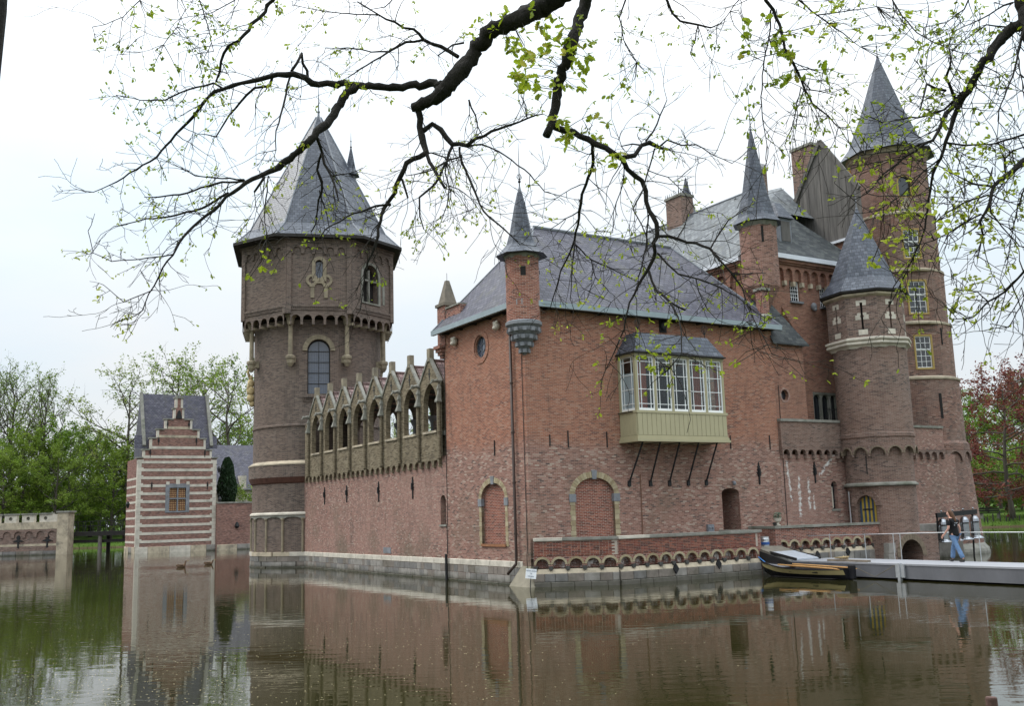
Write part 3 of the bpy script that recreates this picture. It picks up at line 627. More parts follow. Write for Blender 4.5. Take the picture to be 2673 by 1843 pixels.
# ------------------------------------------------------------------ gallery with eight gables between wing and tower
G = thing('arcade_gallery', 'pale brick arcade with eight pointed gables on a pink brick wall', 'gallery', (0, 15, 0), True)
M_RIBG = plain('weathered_cap_stone', (.25, .215, .155), .9, .25, 3., stain=((.11, .10, .08), .7), bump=.3)
slit = arch(6.64, 7.14, 2.28, 3.28, .25, 10)
mb = MB().wall(A0, rect(VW, 24.4, -.6, 5.2), [slit], .3); mb.face([(2.7, VW, -.6), (2.7, 24, -.6), (2.7, 24, 6.3), (2.7, VW, 6.3)]); mb.obj('lower_wall', M_OLD, G)
mb = MB().prism(rect(6.64, 7.14, 2.28, 3.28), A0, .25, .32); mb.obj('slit_pane', M_PANE, G); MB().prism(rect(6.66, 6.72, 2.3, 3.2), A0, .12, .26).obj('slit_frame', M_OCHRE, G); MB().prism(rect(6.58, 7.2, 2.2, 2.28), A0, -.05, .3).obj('sill', M_CAPS, G)
corbel_arches(G, A0, 6.95, 23.75, 4.74, 5.16, 27, .13, M_YELB, band=.1, leg=.28)
AU = MPA(-.13); GT = [7.75+2.035*k for k in range(8)]; hw = 1.0175
out = [(6.62, 5.16), (23.75, 5.16), (23.75, 8.0)]
for g in reversed(GT): out += [(g+hw, 8.42), (g, 9.62)]
out += [(GT[0]-hw, 8.42), (6.62, 8.42)]
out[3] = (GT[-1]+hw, 8.42)
holes = [arch(g-.64, g+.64, 6.30, 7.55, .92, 14, True) for g in GT]
gw = MB().wall(AU, out, holes, .24).obj('gable_wall', M_YELB, G)
MB().wall(AU, [(p[0], p[1]) for p in out], holes, 0).obj('gable_wall_inner', M_YELB, G).location = (.24, 0, 0)
for g in GT: MB().prism(rect(g-.66, g+.66, 6.24, 6.34), AU, -.06, .5).obj('sill', M_SAND, G)
for k, g in enumerate(GT):
    mb = MB()
    for sg in (-1, 1):
        a, b = (g+sg*hw, 8.40), (g, 9.60); n_ = Vector((b[1]-a[1], -(b[0]-a[0]))).normalized()*.10
        if n_.y < 0: n_ = -n_
        mb.prism([a, b, (b[0]+n_.x, b[1]+n_.y), (a[0]+n_.x, a[1]+n_.y)], AU, -.05, .09)
    mb.obj('gable_coping', M_CAPS, gw)
    MB().prism(rect(g-.14, g+.14, 9.46, 10.03), AU, -.05, .17).obj('gable_block', M_RIBG, gw)
    mb = MB().prism(rect(g-.025, g+.025, 8.6, 9.15), AU, -.012, .02); mb.prism(rect(g-.10, g+.10, 8.86, 8.93), AU, -.016, .02); mb.prism(circ(g, 9.03, .06, .06, 8), AU, -.014, .02); mb.prism(circ(g, 8.77, .05, .05, 8), AU, -.013, .02); mb.obj('iron_cross', M_IRON, gw)
    # tiled saddle roof behind each gable
    rm = MB(); z = lambda s: 9.50-abs(s-g)*1.14
    for sg in (-1, 1):
        e = g+sg*(hw-.0); rm.face([(.08, g, 9.50), (3.0, g, 9.50), (3.0, e, z(e)), (.08, e, z(e))])
    rm.face([(3.0, g-hw, z(g-hw)), (3.0, g+hw, z(g+hw)), (3.0, g, 9.50)])
    ro = rm.obj('roof', M_TILE, G); MB().tube([(.1, g, 9.51), (3.0, g, 9.51)], .07, 6).obj('ridge_tile', M_TILE, ro)
    mb = MB().tube([(2.9, g, 9.48), (2.9, g, 10.45)], [.07, .03], 6); mb.box(2.86, 2.94, g-.25, g+.25, 9.82, 9.9); mb.box(2.87, 2.93, g-.14, g+.14, 10.12, 10.18); mb.ball((2.9, g, 9.85), .1, 6, 4); mb.obj('roof_cross', M_CAPS, ro)
# rear arcade with round columns; wall brick darkened to stand for interior shade
rear = [arch(g-hw+.17, g+hw-.17, 6.3, 7.55, .75, 12, True) for g in GT]
MB().wall(MPA(2.55), rect(6.62, 23.75, 6.3, 8.45), rear, .3).obj('rear_wall', M_TOWER, G)
MB().wall(MPA(2.85), rect(6.62, 23.75, 6.3, 8.45), rear, 0).obj('rear_wall_inner', M_TOWER, G)
for k in range(9):
    v_ = GT[0]-hw+2.035*k
    MB().lathe([(.20, 6.3), (.20, 6.42), (.13, 6.5), (.125, 7.22), (.14, 7.26), (.24, 7.46), (.25, 7.6)], 14, 2.6, v_, capt=True).obj('column', M_BLUE, G, smooth=True)
MB().box(.0, 2.7, 6.6, 23.8, 6.1, 6.28).obj('floor', M_CAPS, G); MB().box(.14, 2.6, 6.6, 23.8, 8.44, 8.5).obj('ceiling', M_TBLACK, G)  # flat black ceiling added to keep the gallery interior dark
# shafts between the bays with gabled caps and gargoyles
for k in range(9):
    v_ = GT[0]-hw+2.035*k
    mb = MB().lathe([(.03, 5.02), (.09, 5.12), (.075, 5.2), (.075, 7.55)], 8, -.22, v_, capb=True); sh = mb.obj('shaft', M_YELB, G)
    mb = MB(); mb.lathe([(.17, 7.52), (.17, 7.58), (.02, 7.92)], 4, -.24, v_, rot=pi/4); mb.box(-.25, -.13, v_-.07, v_+.07, 7.55, 8.1); mb.lathe([(.12, 8.08), (.12, 8.12), (.02, 8.35)], 4, -.2, v_, rot=pi/4); mb.obj('shaft_cap', M_CAPS, sh)
    mb = MB().tube([(-.1, v_, 8.42), (-.3, v_, 8.46), (-.52, v_-.0, 8.4), (-.62, v_, 8.3)], [.09, .08, .06, .03], 6); mb.ball((-.5, v_, 8.44), .08, 6, 4); mb.obj('gargoyle', M_CAPS, sh)
for v_, z0, z1 in ((20.92, 3.45, 4.4), (17.72, 3.49, 4.38), (13.64, 3.42, 4.4), (9.83, 3.45, 4.45)): fleur(G, A0, v_, z0, z1)
stone_row(G, (-.03, 24.3), (-.03, VW+.004), .63, .88, 1.0, 1.6, .10, [M_SANDL], 'band_stone', .01, .02)
stone_row(G, (-.02, 24.3), (-.02, VW+.004), .34, .63, .32, .75, .09); stone_row(G, (-.02, 24.3), (-.02, VW+.004), .06, .34, .4, .9, .09); stone_row(G, (-.05, 24.3), (-.05, VW+.004), -.25, .06, .8, 1.4, .1)
MB().prism(rect(12.3, 13.15, .98, 1.25), A0, -.02, .02).obj('plaque', M_BLUE, G)
mb = MB().tube([(-.05, 6.48, 2.25), (-.05, 6.47, 1.05)], .02, 6); mb.tube([(-.12, 6.47, 1.05), (-.12, 6.46, -.4)], .06, 8); mb.obj('drain_pipe', M_IRON, G); MB().tube([(-.02, 6.5, 9.9), (-.02, 6.49, 2.25)], .012, 4).obj('cable', M_IRON, G)

# ------------------------------------------------------------------ great round tower, octagonal above
TC = Vector((2.02, 27.48, 0)); e_f = Vector((-.336, -.942, 0)); e_r = Vector((.942, -.336, 0)); R_ = 3.88
T = thing('round_tower', 'dark brown brick tower, round below and octagonal above, with tall slate spire', 'tower', TC, True)
af = atan2(e_f.y, e_f.x)
def MPT(al, ap):
    n_ = e_f*cos(al)+e_r*sin(al); t_ = e_r*cos(al)-e_f*sin(al)
    return lambda s, z, d=0.: tuple(TC+t_*s+n_*(ap-d)+Vector((0, 0, z)))
def tp(x, f, z): return tuple(TC+e_r*x+e_f*f+Vector((0, 0, z)))
hs = radians(17)
lt = lambda prof, n=44, a0=hs, a1=2*pi-hs: MB().lathe(prof, n, TC.x, TC.y, af+a0, af+a1, rref=R_)
sw = sin(hs)*R_; apc = cos(hs)*R_; win = arch(-.66, .66, 9.95, 12.52, .68, 14)
mb = MB().lathe([(R_+.02, -.6), (R_+.02, 5.0)], 48, TC.x, TC.y, rref=R_)
mb2 = lt([(R_, 6.0), (R_, 14.4)]); mb2.wall(MPT(0, apc), rect(-sw, sw, 6.0, 14.4), [win], .35)
sh = MB(); sh.v, sh.f, sh.uv, sh.mi = mb2.v, mb2.f, mb2.uv, mb2.mi
base_w = mb.obj('lower_wall', M_TOWER, T); shaft = sh.obj('shaft_wall', M_TOWER, T)
MB().lathe([(R_+.02, 4.78), (R_+.10, 4.84), (R_+.22, 5.10), (R_+.24, 5.14)], 48, TC.x, TC.y).obj('brick_course', plain('dark_red_brick', (.10, .045, .032), .9, .25, 5.), T)
MB().lathe([(R_+.24, 5.14), (R_+.24, 5.88)], 48, TC.x, TC.y, rref=R_).obj('ring_wall', M_TOWER, T)
MB().lathe([(R_+.27, 5.86), (R_+.27, 5.93), (R_-.01, 6.10)], 48, TC.x, TC.y).obj('weathering', M_SAND, T)
MB().lathe([(R_, 8.05), (R_+.06, 8.09), (R_+.06, 8.18), (R_, 8.22)], 48, TC.x, TC.y).obj('string_course', M_TOWER, T)
MB().lathe([(R_+.02, 2.92), (R_+.14, 2.98), (R_+.14, 3.06), (R_+.02, 3.14)], 48, TC.x, TC.y).obj('string_course', M_SANDL, T)
# stone ribs with flat arches on the lowest storey
nr = 20; M_RIB = plain('weathered_rib_stone', (.27, .225, .155), .9, .25, 3., stain=((.12, .10, .075), .6), bump=.3)
for k in range(nr):
    t = af+2*pi*(k+.28)/nr; p = (TC.x+(R_+.04)*cos(t), TC.y+(R_+.04)*sin(t))
    mb = MB().lathe([(.075, .86), (.075, 2.62), (.12, 2.72), (.12, 2.8)], 8, *p); mb.obj('rib', M_RIB, T)
    mb = MB()
    for j in range(8):
        a0, a1 = t+2*pi/nr*j/8, t+2*pi/nr*(j+1)/8; zz = lambda q: 2.66+.2*(1-((q-.5)*2)**2)**.5 if 0 < q < 1 else 2.66
        q0, q1 = zz(j/8), zz((j+1)/8); ro, ri = R_+.09, R_
        P = lambda a, r, z: (TC.x+r*cos(a), TC.y+r*sin(a), z)
        mb.hexa([P(a0, ri, q0), P(a1, ri, q1), P(a1, ro, q1), P(a0, ro, q0), P(a0, ri, 2.93), P(a1, ri, 2.93), P(a1, ro, 2.93), P(a0, ro, 2.93)])
    mb.obj('flat_arch', M_CAPS, T)
# plinth stones round the foot
def ring_stones(z0, z1, n, r, mats, name, th=.1, fr=None):
    me = {}
    for k in range(n):
        t = af+2*pi*(k+RND.uniform(-.1, .1))/n; wd = 2*pi*r/n*.98; mi = RND.randrange(len(mats)); key = mi
        if key not in me: me[key] = box_mesh(name, wd, th, z1-z0-.012, mats[mi], .012)
        if cos(t-af) < -.2: continue
        link_mesh(name, me[key], T, (TC.x+(r-th/2)*cos(t), TC.y+(r-th/2)*sin(t), (z0+z1)/2), (0, 0, t+pi/2))
ring_stones(.63, .88, 22, R_+.10, [M_SANDL, M_SAND], 'band_stone'); ring_stones(.34, .63, 34, R_+.09, M_BLK, 'stone_block'); ring_stones(.06, .34, 30, R_+.09, M_BLK, 'stone_block'); ring_stones(-.25, .06, 26, R_+.12, M_BLK, 'stone_block')
# arched window
f0 = MPT(0, apc); wn = MB().prism(win, f0, .30, .33).obj('window', M_PANEB, T)
mb = MB(); frame_ring(mb, f0, win, arch(-.60, .60, 10.0, 12.52, .62, 14), .22, .30); mb.prism(rect(-.015, .015, 9.97, 13.15), f0, .25, .29)
for k in range(1, 5): mb.prism(rect(-.64, .64, 9.95+.64*k-.015, 9.95+.64*k+.015), f0, .244, .286)
mb.obj('glazing_bar', M_IRON, wn)
mb = MB()
for k in range(1, 14): mb.prism(rect(-.6, .6, 9.97+.2*k-.004, 9.97+.2*k+.004), f0, .285, .299)
for k in range(1, 9): mb.prism(rect(-.6+.135*k-.004, -.6+.135*k+.004, 9.97, 12.6), f0, .286, .298)
mb.obj('lead_came', M_LEAD, wn)
for w_ in wedge_ring(f0, 0, 12.52, .68, .70, .27, 15, 0, pi, -.10, .1, .06): w_.obj('voussoir', M_RIB, T)
mb = MB().prism(rect(-.95, .95, 9.74, 9.86), f0, -.14, .1)
for k in range(15): mb.prism(rect(-.9+.125*k, -.84+.125*k, 9.6, 9.74), f0, -.10, .05)
mb.prism(rect(-.92, .92, 9.5, 9.6), f0, -.05, .05); mb.obj('sill', M_TOWER, T)
# octagon
AP = 4.5; HA = AP*tan(pi/8); ZB, ZT = 14.62, 19.25
mbo = MB(); rwin = arch(-.85, .55, 15.55, 17.2, .7, 12)
for k in range(8):
    al = pi/4*k; mp = MPT(al, AP)
    if k == 0: mbo.wall(mp, rect(-HA, HA, ZB, ZT), [arch(-.20, .20, 16.75, 17.65, .2, 8)], .3)
    elif k == 1: mbo.wall(mp, rect(-HA, HA, ZB, ZT), [rwin], .4)
    else: mbo.wall(mp, rect(-HA, HA, ZB, ZT))
mbo.face([MPT(pi/4*k, AP)(-HA, ZB, 0) for k in range(8)]); octo = mbo.obj('octagon_wall', M_TOWER, T)
for k in (0, 1, 2, 6, 7):
    al = pi/4*k; mp = MPT(al, AP)
    for sg in (-1, 1): a, b = sg*(HA-.26), sg*(HA+.03); MB().prism(rect(min(a, b), max(a, b), ZB-.02+.001*k, 18.98), mp, -.10, .05).obj('corner_pilaster', M_TOWER, octo)
    corbel_arches(octo, mp, -HA+.27, HA-.27, 18.2, 18.85, 5, .10, M_TOWER, band=.22, leg=.3)
    mb = MB().prism(rect(-HA-.03, HA+.03, 18.86, 19.02), mp, -.13, .02); mb.prism(rect(-HA-.09, HA+.09, 19.02, 19.2), mp, -.22, .02); mb.obj('cornice', M_TOWER, octo)
    mb = MB().prism(rect(-HA+.27, HA-.27, 15.02, 15.12), mp, -.09, .02)
    for j in range(26): s_ = -HA+.3+j*(2*HA-.6)/26; mb.prism(rect(s_, s_+.06, 14.9, 15.02), mp, -.07, .02)
    mb.prism(rect(-HA+.27, HA-.27, 14.82, 14.9), mp, -.05, .02); mb.obj('dentil_frieze', M_TOWER, octo)
    corbel_arches(octo, MPT(al, AP), -HA+.2, HA-.2, 13.95, 14.66, 5, .02, M_TOWER, band=.12, leg=.22)
    # little arches carry the octagon: give them depth back to the round shaft
for k in range(8):
    for j in range(5):
        s_ = -HA+.2+(2*HA-.4)*(j)/5; mp = MPT(pi/4*k, AP)
        if k in (3, 4, 5): continue
        MB().prism(rect(s_-.055, s_+.055, 13.97, 14.12), mp, -.005, .62).obj('corbel', M_RIB, octo)
# stone keyhole niche on the front face and the belfry opening on the right one
f8 = MPT(0, AP); mb = MB()
frame_ring(mb, f8, arch(-.42, .42, 16.55, 17.65, .40, 10), arch(-.22, .22, 16.75, 17.65, .20, 10), -.08, .06)
for sg in (-1, 1): frame_ring(mb, f8, circ(sg*.42, 16.62, .36, .36, 14), circ(sg*.42, 16.62, .20, .20, 14), -.07, .05); mb.prism(rect(min(sg*.28, sg*.5), max(sg*.28, sg*.5), 15.55, 16.3), f8, -.06, .05); mb.prism(rect(min(sg*.25, sg*.56), max(sg*.25, sg*.56), 16.2, 16.34), f8, -.09, .05)
mb.prism(rect(-.3, .3, 16.42, 16.52), f8, -.09, .05); mb.obj('niche_surround', M_RIB, octo); MB().prism(rect(-.2, .2, 16.6, 17.8), f8, .2, .3).obj('niche_pane', M_PANEB, octo)
f9 = MPT(pi/4, AP); MB().prism(rwin, f9, .4, .45).obj('belfry_back', M_DARK, octo)
mb = MB(); frame_ring(mb, f9, arch(-1.02, .72, 15.45, 17.2, .85, 12), rwin, -.06, .08); mb.prism(rect(-.2, -.1, 15.6, 17.6), f9, .1, .25); mb.prism(rect(-.85, .55, 16.9, 17.0), f9, .1, .26); mb.prism(rect(.95, 1.15, 15.6, 16.8), f9, -.03, .02); mb.obj('belfry_surround', M_CAPS, octo)
# engaged columns under the corners, carved figure on the left one
for k in (0, 1, 7, 6, 2):
    t = af+pi/4*k+pi/8
    for rr in (4.28,):
        c = (TC.x+rr*cos(t), TC.y+rr*sin(t)); o = MB().lathe([(.14, 12.2), (.13, 14.0), (.2, 14.1), (.26, 14.45), (.36, 14.5), (.36, 14.62)], 10, *c).obj('corner_column', M_RIB, T, smooth=True)
        mb = MB().lathe([(.10, 11.55), (.22, 11.75), (.24, 11.95), (.30, 12.02), (.30, 12.16), (.16, 12.24)], 8, *c, capb=True); d = Vector((cos(t), sin(t), 0)); cc = Vector((*c, 0)); mb.beam(cc-d*.45+Vector((0, 0, 12.0)), cc+Vector((0, 0, 12.0)), .36, .4); mb.obj('column_bracket', M_RIB, o)
t = af-pi/2+.12; d = Vector((cos(t), sin(t), 0)); c = TC+d*(R_+.12); tt = Vector((-d.y, d.x, 0)); mb = MB()
for dz, r in ((9.75, (.16, .16, .2)), (10.1, (.24, .24, .28)), (10.55, (.27, .27, .32)), (11.0, (.22, .22, .28)), (11.35, (.13, .13, .17))): mb.ball(c+d*(.06 if dz > 10 else -.02)+Vector((0, 0, dz)), r, 10, 7)
mb.ball(c+d*.22+tt*.1+Vector((0, 0, 10.75)), (.1, .1, .2), 8, 5); mb.tube([c+d*.1+Vector((0, 0, 11.3)), c+d*.25+Vector((0, 0, 11.7)), c+d*.1+Vector((0, 0, 12.1))], [.1, .08, .05], 6); mb.obj('carved_figure', plain('ochre_stone', (.5, .38, .2), .85, .3, 6., bump=.4), T, smooth=True)
# spire
def oct_ring(ap, a, z): return [tp(x, f, z) for x, f in ((-a, ap), (a, ap), (ap, a), (ap, -a), (a, -ap), (-a, -ap), (-ap, -a), (-ap, a))]
rings = [oct_ring(5.02, 2.55, 19.22), oct_ring(4.1, 2.0, 20.25), oct_ring(.16, .07, 28.6)]; mb = MB()
for a, b in zip(rings[:-1], rings[1:]):
    for k in range(8): j = (k+1) % 8; mb.face([a[k], a[j], b[j], b[k]])
mb.face(rings[0][::-1]); spi = mb.obj('spire', M_SLATE, T)
mb = MB(); r0, r1 = oct_ring(5.08, 2.58, 19.10), oct_ring(5.08, 2.58, 19.28)
for k in range(8): j = (k+1) % 8; mb.face([r0[k], r0[j], r1[j], r1[k]])
mb.face(r0[::-1]); mb.obj('eaves_edge', M_TBLACK, spi)
mb = MB()
for k in range(8): mb.tube([rings[0][k], rings[1][k], rings[2][k]], .05, 5)
mb.obj('hip_lead', M_LEAD, spi)
mb = MB().tube([tp(0, 0, 28.4), tp(0, 0, 29.1), tp(0, 0, 31.0)], [.1, .05, .01], 6); mb.ball(tp(0, 0, 29.0), .1, 8, 6); mb.obj('finial', M_LEAD, spi)
# lantern dormer on the right slope
dx, df = 2.05, .75; q = TC+e_r*dx+e_f*df
mb = MB().lathe([(.33, 22.6), (.33, 24.55)], 6, q.x, q.y); mb.obj('dormer', M_LEAD, spi)
mb = MB().lathe([(.58, 24.42), (.58, 24.5), (.34, 24.9), (.06, 26.3), (0, 26.4)], 6, q.x, q.y, capb=True); ds = mb.obj('dormer_spire', M_SLATE, spi); finial(spi, (q.x, q.y), 26.3, 1.1, M_IRON)

# ------------------------------------------------------------------ keep behind the wing
KU, KV = 13.8, 1.1
KE = thing('castle_keep', 'tall red brick keep with big grey slate roof behind the wing', 'building', (KU, KV, 0), True)
KB, KA = MPB(KV), MPA(KU); kw = [rect(15.76, 16.42, 12.28, 13.28), rect(17.79, 18.25, 12.16, 13.14)]; mull = rect(16.78, 18.5, 6.62, 7.96)
UE = 21.0
mb = MB().wall(KB, rect(KU, UE, 4.7, 14.4), kw+[mull], .22); mb.wall(KA, rect(KV, 17.5, 5.0, 14.4)); mb.face([(KU, 17.5, 5), (UE, 17.5, 5), (UE, 17.5, 14.4), (KU, 17.5, 14.4)]); mb.face([(UE, KV, 5), (UE, 17.5, 5), (UE, 17.5, 14.4), (UE, KV, 14.4)]); mb.obj('wall', M_KEEP, KE)
corbel_arches(KE, KB, 14.75, 18.85, 13.15, 14.05, 7, .16, M_KEEP, band=.22, leg=.26); corbel_arches(KE, KA, 2.0, 8.0, 13.15, 14.05, 6, .16, M_KEEP, band=.25, leg=.26)
for k in range(8): MB().prism(rect(14.75+4.1/7*k-.08, 14.75+4.1/7*k+.08, 12.98, 13.2), KB, -.18, .02).obj('corbel', M_SAND, KE)
mb = MB().box(14.5, UE, KV-.35, KV, 14.06, 14.2); mb.box(14.5, UE, KV-.25, KV, 13.98, 14.06); mb.box(KU-.35, KU, KV+.8, 17.5, 14.06, 14.2); mb.box(KU-.25, KU, KV+.8, 17.5, 13.98, 14.06); mb.obj('cornice', M_KEEP, KE)
mb = MB().box(14.5, UE, KV-.48, KV-.3, 14.2, 14.42); mb.box(KU-.48, KU-.3, KV+.8, 17.5, 14.2, 14.42); mb.obj('gutter', M_GUTW, KE)
for a, b, c, d in ((15.76, 16.42, 12.28, 13.28), (17.79, 18.25, 12.16, 13.14)):
    sash(KE, KB, a, b, c, d, 4 if b-a > .6 else 3, 5, d=.1, fr=.05, pane=M_PANE); MB().prism(rect(a-.06, b+.12, c-.1, c), KB, -.12, .1).obj('sill', M_BLUE, KE)
mb = MB().ball((17.2, KV-.12, 12.1), (.16, .14, .2), 8, 6); mb.ball((17.2, KV-.2, 11.95), (.09, .09, .1), 6, 4); mb.obj('stone_head', M_BLUE, KE, smooth=True)
# mullioned window
mw = MB().prism(mull, KB, .2, .22).obj('mullioned_window', M_PANE, KE); mb = MB()
for s_ in (16.78, 17.35, 17.93, 18.42): mb.prism(rect(s_, s_+.09, 6.62, 7.96), KB, .05, .19)
mb.prism(rect(16.78, 18.5, 7.86, 7.98), KB, .02, .2)
for k in range(3):
    a = 16.87+.575*k; mb.prism([(a, 7.86), (a, 7.66), (a+.08, 7.8), (a+.24, 7.86)], KB, .06, .18); mb.prism([(a+.48, 7.86), (a+.48, 7.66), (a+.4, 7.8), (a+.24, 7.86)], KB, .06, .18)
mb.obj('stone_mullion', M_CAPS, mw)
mb = MB(); mb.beam((16.7, .2, 7.02), (18.4, .2, 7.02), .03, .03)
for k in range(16): mb.beam((16.72+.11*k, .2, 6.42), (16.72+.11*k, .2, 7.1), .018, .018, up=(0, 1, 0))
mb.obj('balcony_railing', M_IRON, KE)
# pier in front, with lean-to slate roof and oval window; parapet on machicolation; lower wall
pw = circ(13.73, 7.56, .24, .25, 16)
mb = MB().wall(B0, rect(UW+.01, 15.1, 6.4, 10.0), [pw], .2); mb.face([(15.1, 0, 6.4), (15.1, KV, 6.4), (15.1, KV, 12), (15.1, 0, 10.0)]); mb.obj('pier', M_KEEP, KE); MB().prism(pw, B0, .18, .2).obj('oval_pane', M_PANE, KE)
mb = MB(); frame_ring(mb, B0, circ(13.73, 7.56, .33, .34, 16), pw, -.015, .05); mb.obj('oval_surround', M_OLD, KE)
mb = MB(); mb.face([(UW-.1, -.2, 9.9), (15.35, -.2, 9.9), (14.35, KV, 12.1), (UW-.1, KV, 12.1)]); mb.face([(15.35, -.2, 9.9), (15.35, KV, 9.9), (14.35, KV, 12.1)]); mb.face([(UW-.1, -.2, 9.84), (15.35, -.2, 9.84), (15.35, -.2, 9.9), (UW-.1, -.2, 9.9)]); mb.obj('lean_to_roof', M_SLATE_D, KE)
lowslit = arch(16.28, 16.68, 2.45, 3.5, .2, 8)
mb = MB().wall(B0, rect(UW+.004, 18.0, -.6, 4.9), [lowslit], .25)
def streaks(n, c, ge, uv):
    """white lime run-off below the leaking parapet"""
    sp = N(n, 'SeparateXYZ'); n.links.new(uv.outputs[0], sp.inputs[0]); nz = N(n, 'TexNoise', Scale=5., Detail=8.0, Roughness=.75); n.links.new(uv.outputs[0], nz.inputs['Vector'])
    tot = None
    for u_, wd, z0, z1, sl in ((14.22, .16, 1.9, 4.15, .02), (14.82, .15, 2.3, 4.0, 0.), (13.62, .12, 2.6, 4.9, -.08), (15.1, .10, 2.4, 3.3, 0), (16.2, .22, 3.8, 5.3, 1.0), (16.9, .35, 4.9, 5.35, .0)):
        x = vmath(n, 'SUBTRACT', sp.outputs['X'], u_); zz = vmath(n, 'SUBTRACT', sp.outputs['Y'], (z0+z1)/2); x = vmath(n, 'SUBTRACT', x, vmath(n, 'MULTIPLY', zz, sl))
        a = vmath(n, 'SUBTRACT', 1., vmath(n, 'DIVIDE', vmath(n, 'ABSOLUTE', x), wd)); b = vmath(n, 'SUBTRACT', 1., vmath(n, 'DIVIDE', vmath(n, 'ABSOLUTE', zz), (z1-z0)/2))
        f = vmath(n, 'MULTIPLY', vmath(n, 'MAXIMUM', a, 0.), vmath(n, 'MINIMUM', vmath(n, 'MAXIMUM', vmath(n, 'MULTIPLY', b, 3.), 0.), 1.)); tot = f if tot is None else vmath(n, 'MAXIMUM', tot, f)
    f = vmath(n, 'ADD', vmath(n, 'MULTIPLY', tot, .35), vmath(n, 'MULTIPLY', nz.outputs['Fac'], 1.9)); f = ramp(n, vmath(n, 'MULTIPLY', vmath(n, 'MULTIPLY', f, .5), vmath(n, 'MINIMUM', vmath(n, 'MULTIPLY', tot, 6.), 1.)), [(.56, (0, 0, 0)), (.66, (1, 1, 1))])
    return mixc(n, vmath(n, 'MULTIPLY', f.outputs[0], .85), efflo(n, c, ge, uv), (.72, .71, .68))
M_LIME = masonry('brick_old_limed', OLD, (.38, .31, .26), tint=(.34, .19, .15), big=.5, dirt_amt=.3, weather=streaks)
mb.obj('lower_wall', M_LIME, KE); MB().prism(lowslit, B0, .2, .24).obj('slit_pane', M_PANE, KE)
MB().prism(rect(16.30, 16.42, 2.5, 3.45), B0, .06, .2).obj('slit_frame', M_SANDL, KE); MB().prism(rect(16.2, 16.75, 2.36, 2.45), B0, -.04, .2).obj('sill', M_CAPS, KE)
PB_ = MPB(-.16); mb = MB().wall(PB_, rect(UW+.0, 17.6, 5.2, 6.36)); mb.face([(UW, -.16, 5.2), (UW, .0, 5.2), (UW, 0, 6.36), (UW, -.16, 6.36)]); mb.obj('parapet_wall', M_TURRET, KE)
MB().box(UW-.02, 17.6, -.22, .35, 6.36, 6.48).obj('coping', M_CAPS, KE); MB().box(UW, 18.5, .0, KV, 6.2, 6.3).obj('balcony_floor', M_CAPS, KE)
corbel_arches(KE, B0, UW+.02, 17.3, 4.72, 5.22, 8, .16, M_TURRET, band=.1, leg=.24)
fleur(KE, B0, 15.26, 3.62, 4.58, w=.13); MB().tube([(UW+.2, -.02, 8.0), (UW+.15, -.02, 1.3)], .014, 4).obj('cable', M_IRON, KE)
# small pinnacle at the wing's right end
mb = MB().lathe([(.12, 10.55), (.36, 10.85), (.36, 11.05)], 10, 12.95, .2); mb.box(12.75, 13.15, .0, .4, 11.05, 12.3); pn = mb.obj('pinnacle', M_PARA, KE); mb = MB().lathe([(.42, 11.0), (.42, 11.1), (.3, 11.2)], 10, 12.95, .2); mb.box(12.68, 13.22, -.07, .47, 12.3, 12.42); mb.obj('pinnacle_cap', M_CAPS, pn)
# main roof: ridge along v, hipped towards the long front
ur, zr = 17.3, 19.05; e0, e1 = KU-.45, UE; mb = MB(); va = KV+3.6
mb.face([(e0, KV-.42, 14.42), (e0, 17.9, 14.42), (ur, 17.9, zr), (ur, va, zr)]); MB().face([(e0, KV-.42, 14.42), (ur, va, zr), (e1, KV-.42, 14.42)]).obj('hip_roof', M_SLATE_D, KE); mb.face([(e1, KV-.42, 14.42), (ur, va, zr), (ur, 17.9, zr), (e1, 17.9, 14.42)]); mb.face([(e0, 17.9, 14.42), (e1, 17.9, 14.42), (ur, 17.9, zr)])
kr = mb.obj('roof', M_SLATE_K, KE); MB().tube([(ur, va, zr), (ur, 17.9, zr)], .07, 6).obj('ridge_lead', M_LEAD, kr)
# second, higher roof joining the boarded gable
mb = MB(); mb.face([(ur-.6, 3.4, 17.6), (20.6, 3.4, 17.6), (20.6, 5.6, 20.0), (ur-.2, 5.6, 18.9)]); mb.face([(20.6, 5.6, 20.0), (ur-.2, 5.6, 18.9), (ur-.2, 8.5, 17.5), (20.6, 8.5, 17.5)]); mb.obj('link_roof', M_SLATE_K, KE)
# dormer on the hip
mb = MB().box(15.75, 16.55, KV+.35, KV+2.2, 15.2, 16.5); dm = mb.obj('dormer', M_LEAD, KE); MB().box(15.85, 16.45, KV+.32, KV+.36, 15.35, 16.35).obj('shutter', M_BOARD, dm)
mb = MB(); e = [(15.62, KV+.2), (16.68, KV+.2), (16.68, KV+2.4), (15.62, KV+2.4)]; t_ = [(15.95, KV+.75), (16.35, KV+.75), (16.35, KV+2.4), (15.95, KV+2.4)]
for k in range(4): j = (k+1) % 4; mb.face([(*e[k], 16.5), (*e[j], 16.5), (*t_[j], 17.4), (*t_[k], 17.4)])
mb.face([(*p, 17.4) for p in t_]); mb.face([(*p, 16.5) for p in e][::-1]); mb.obj('dormer_roof', M_SLATE, dm)
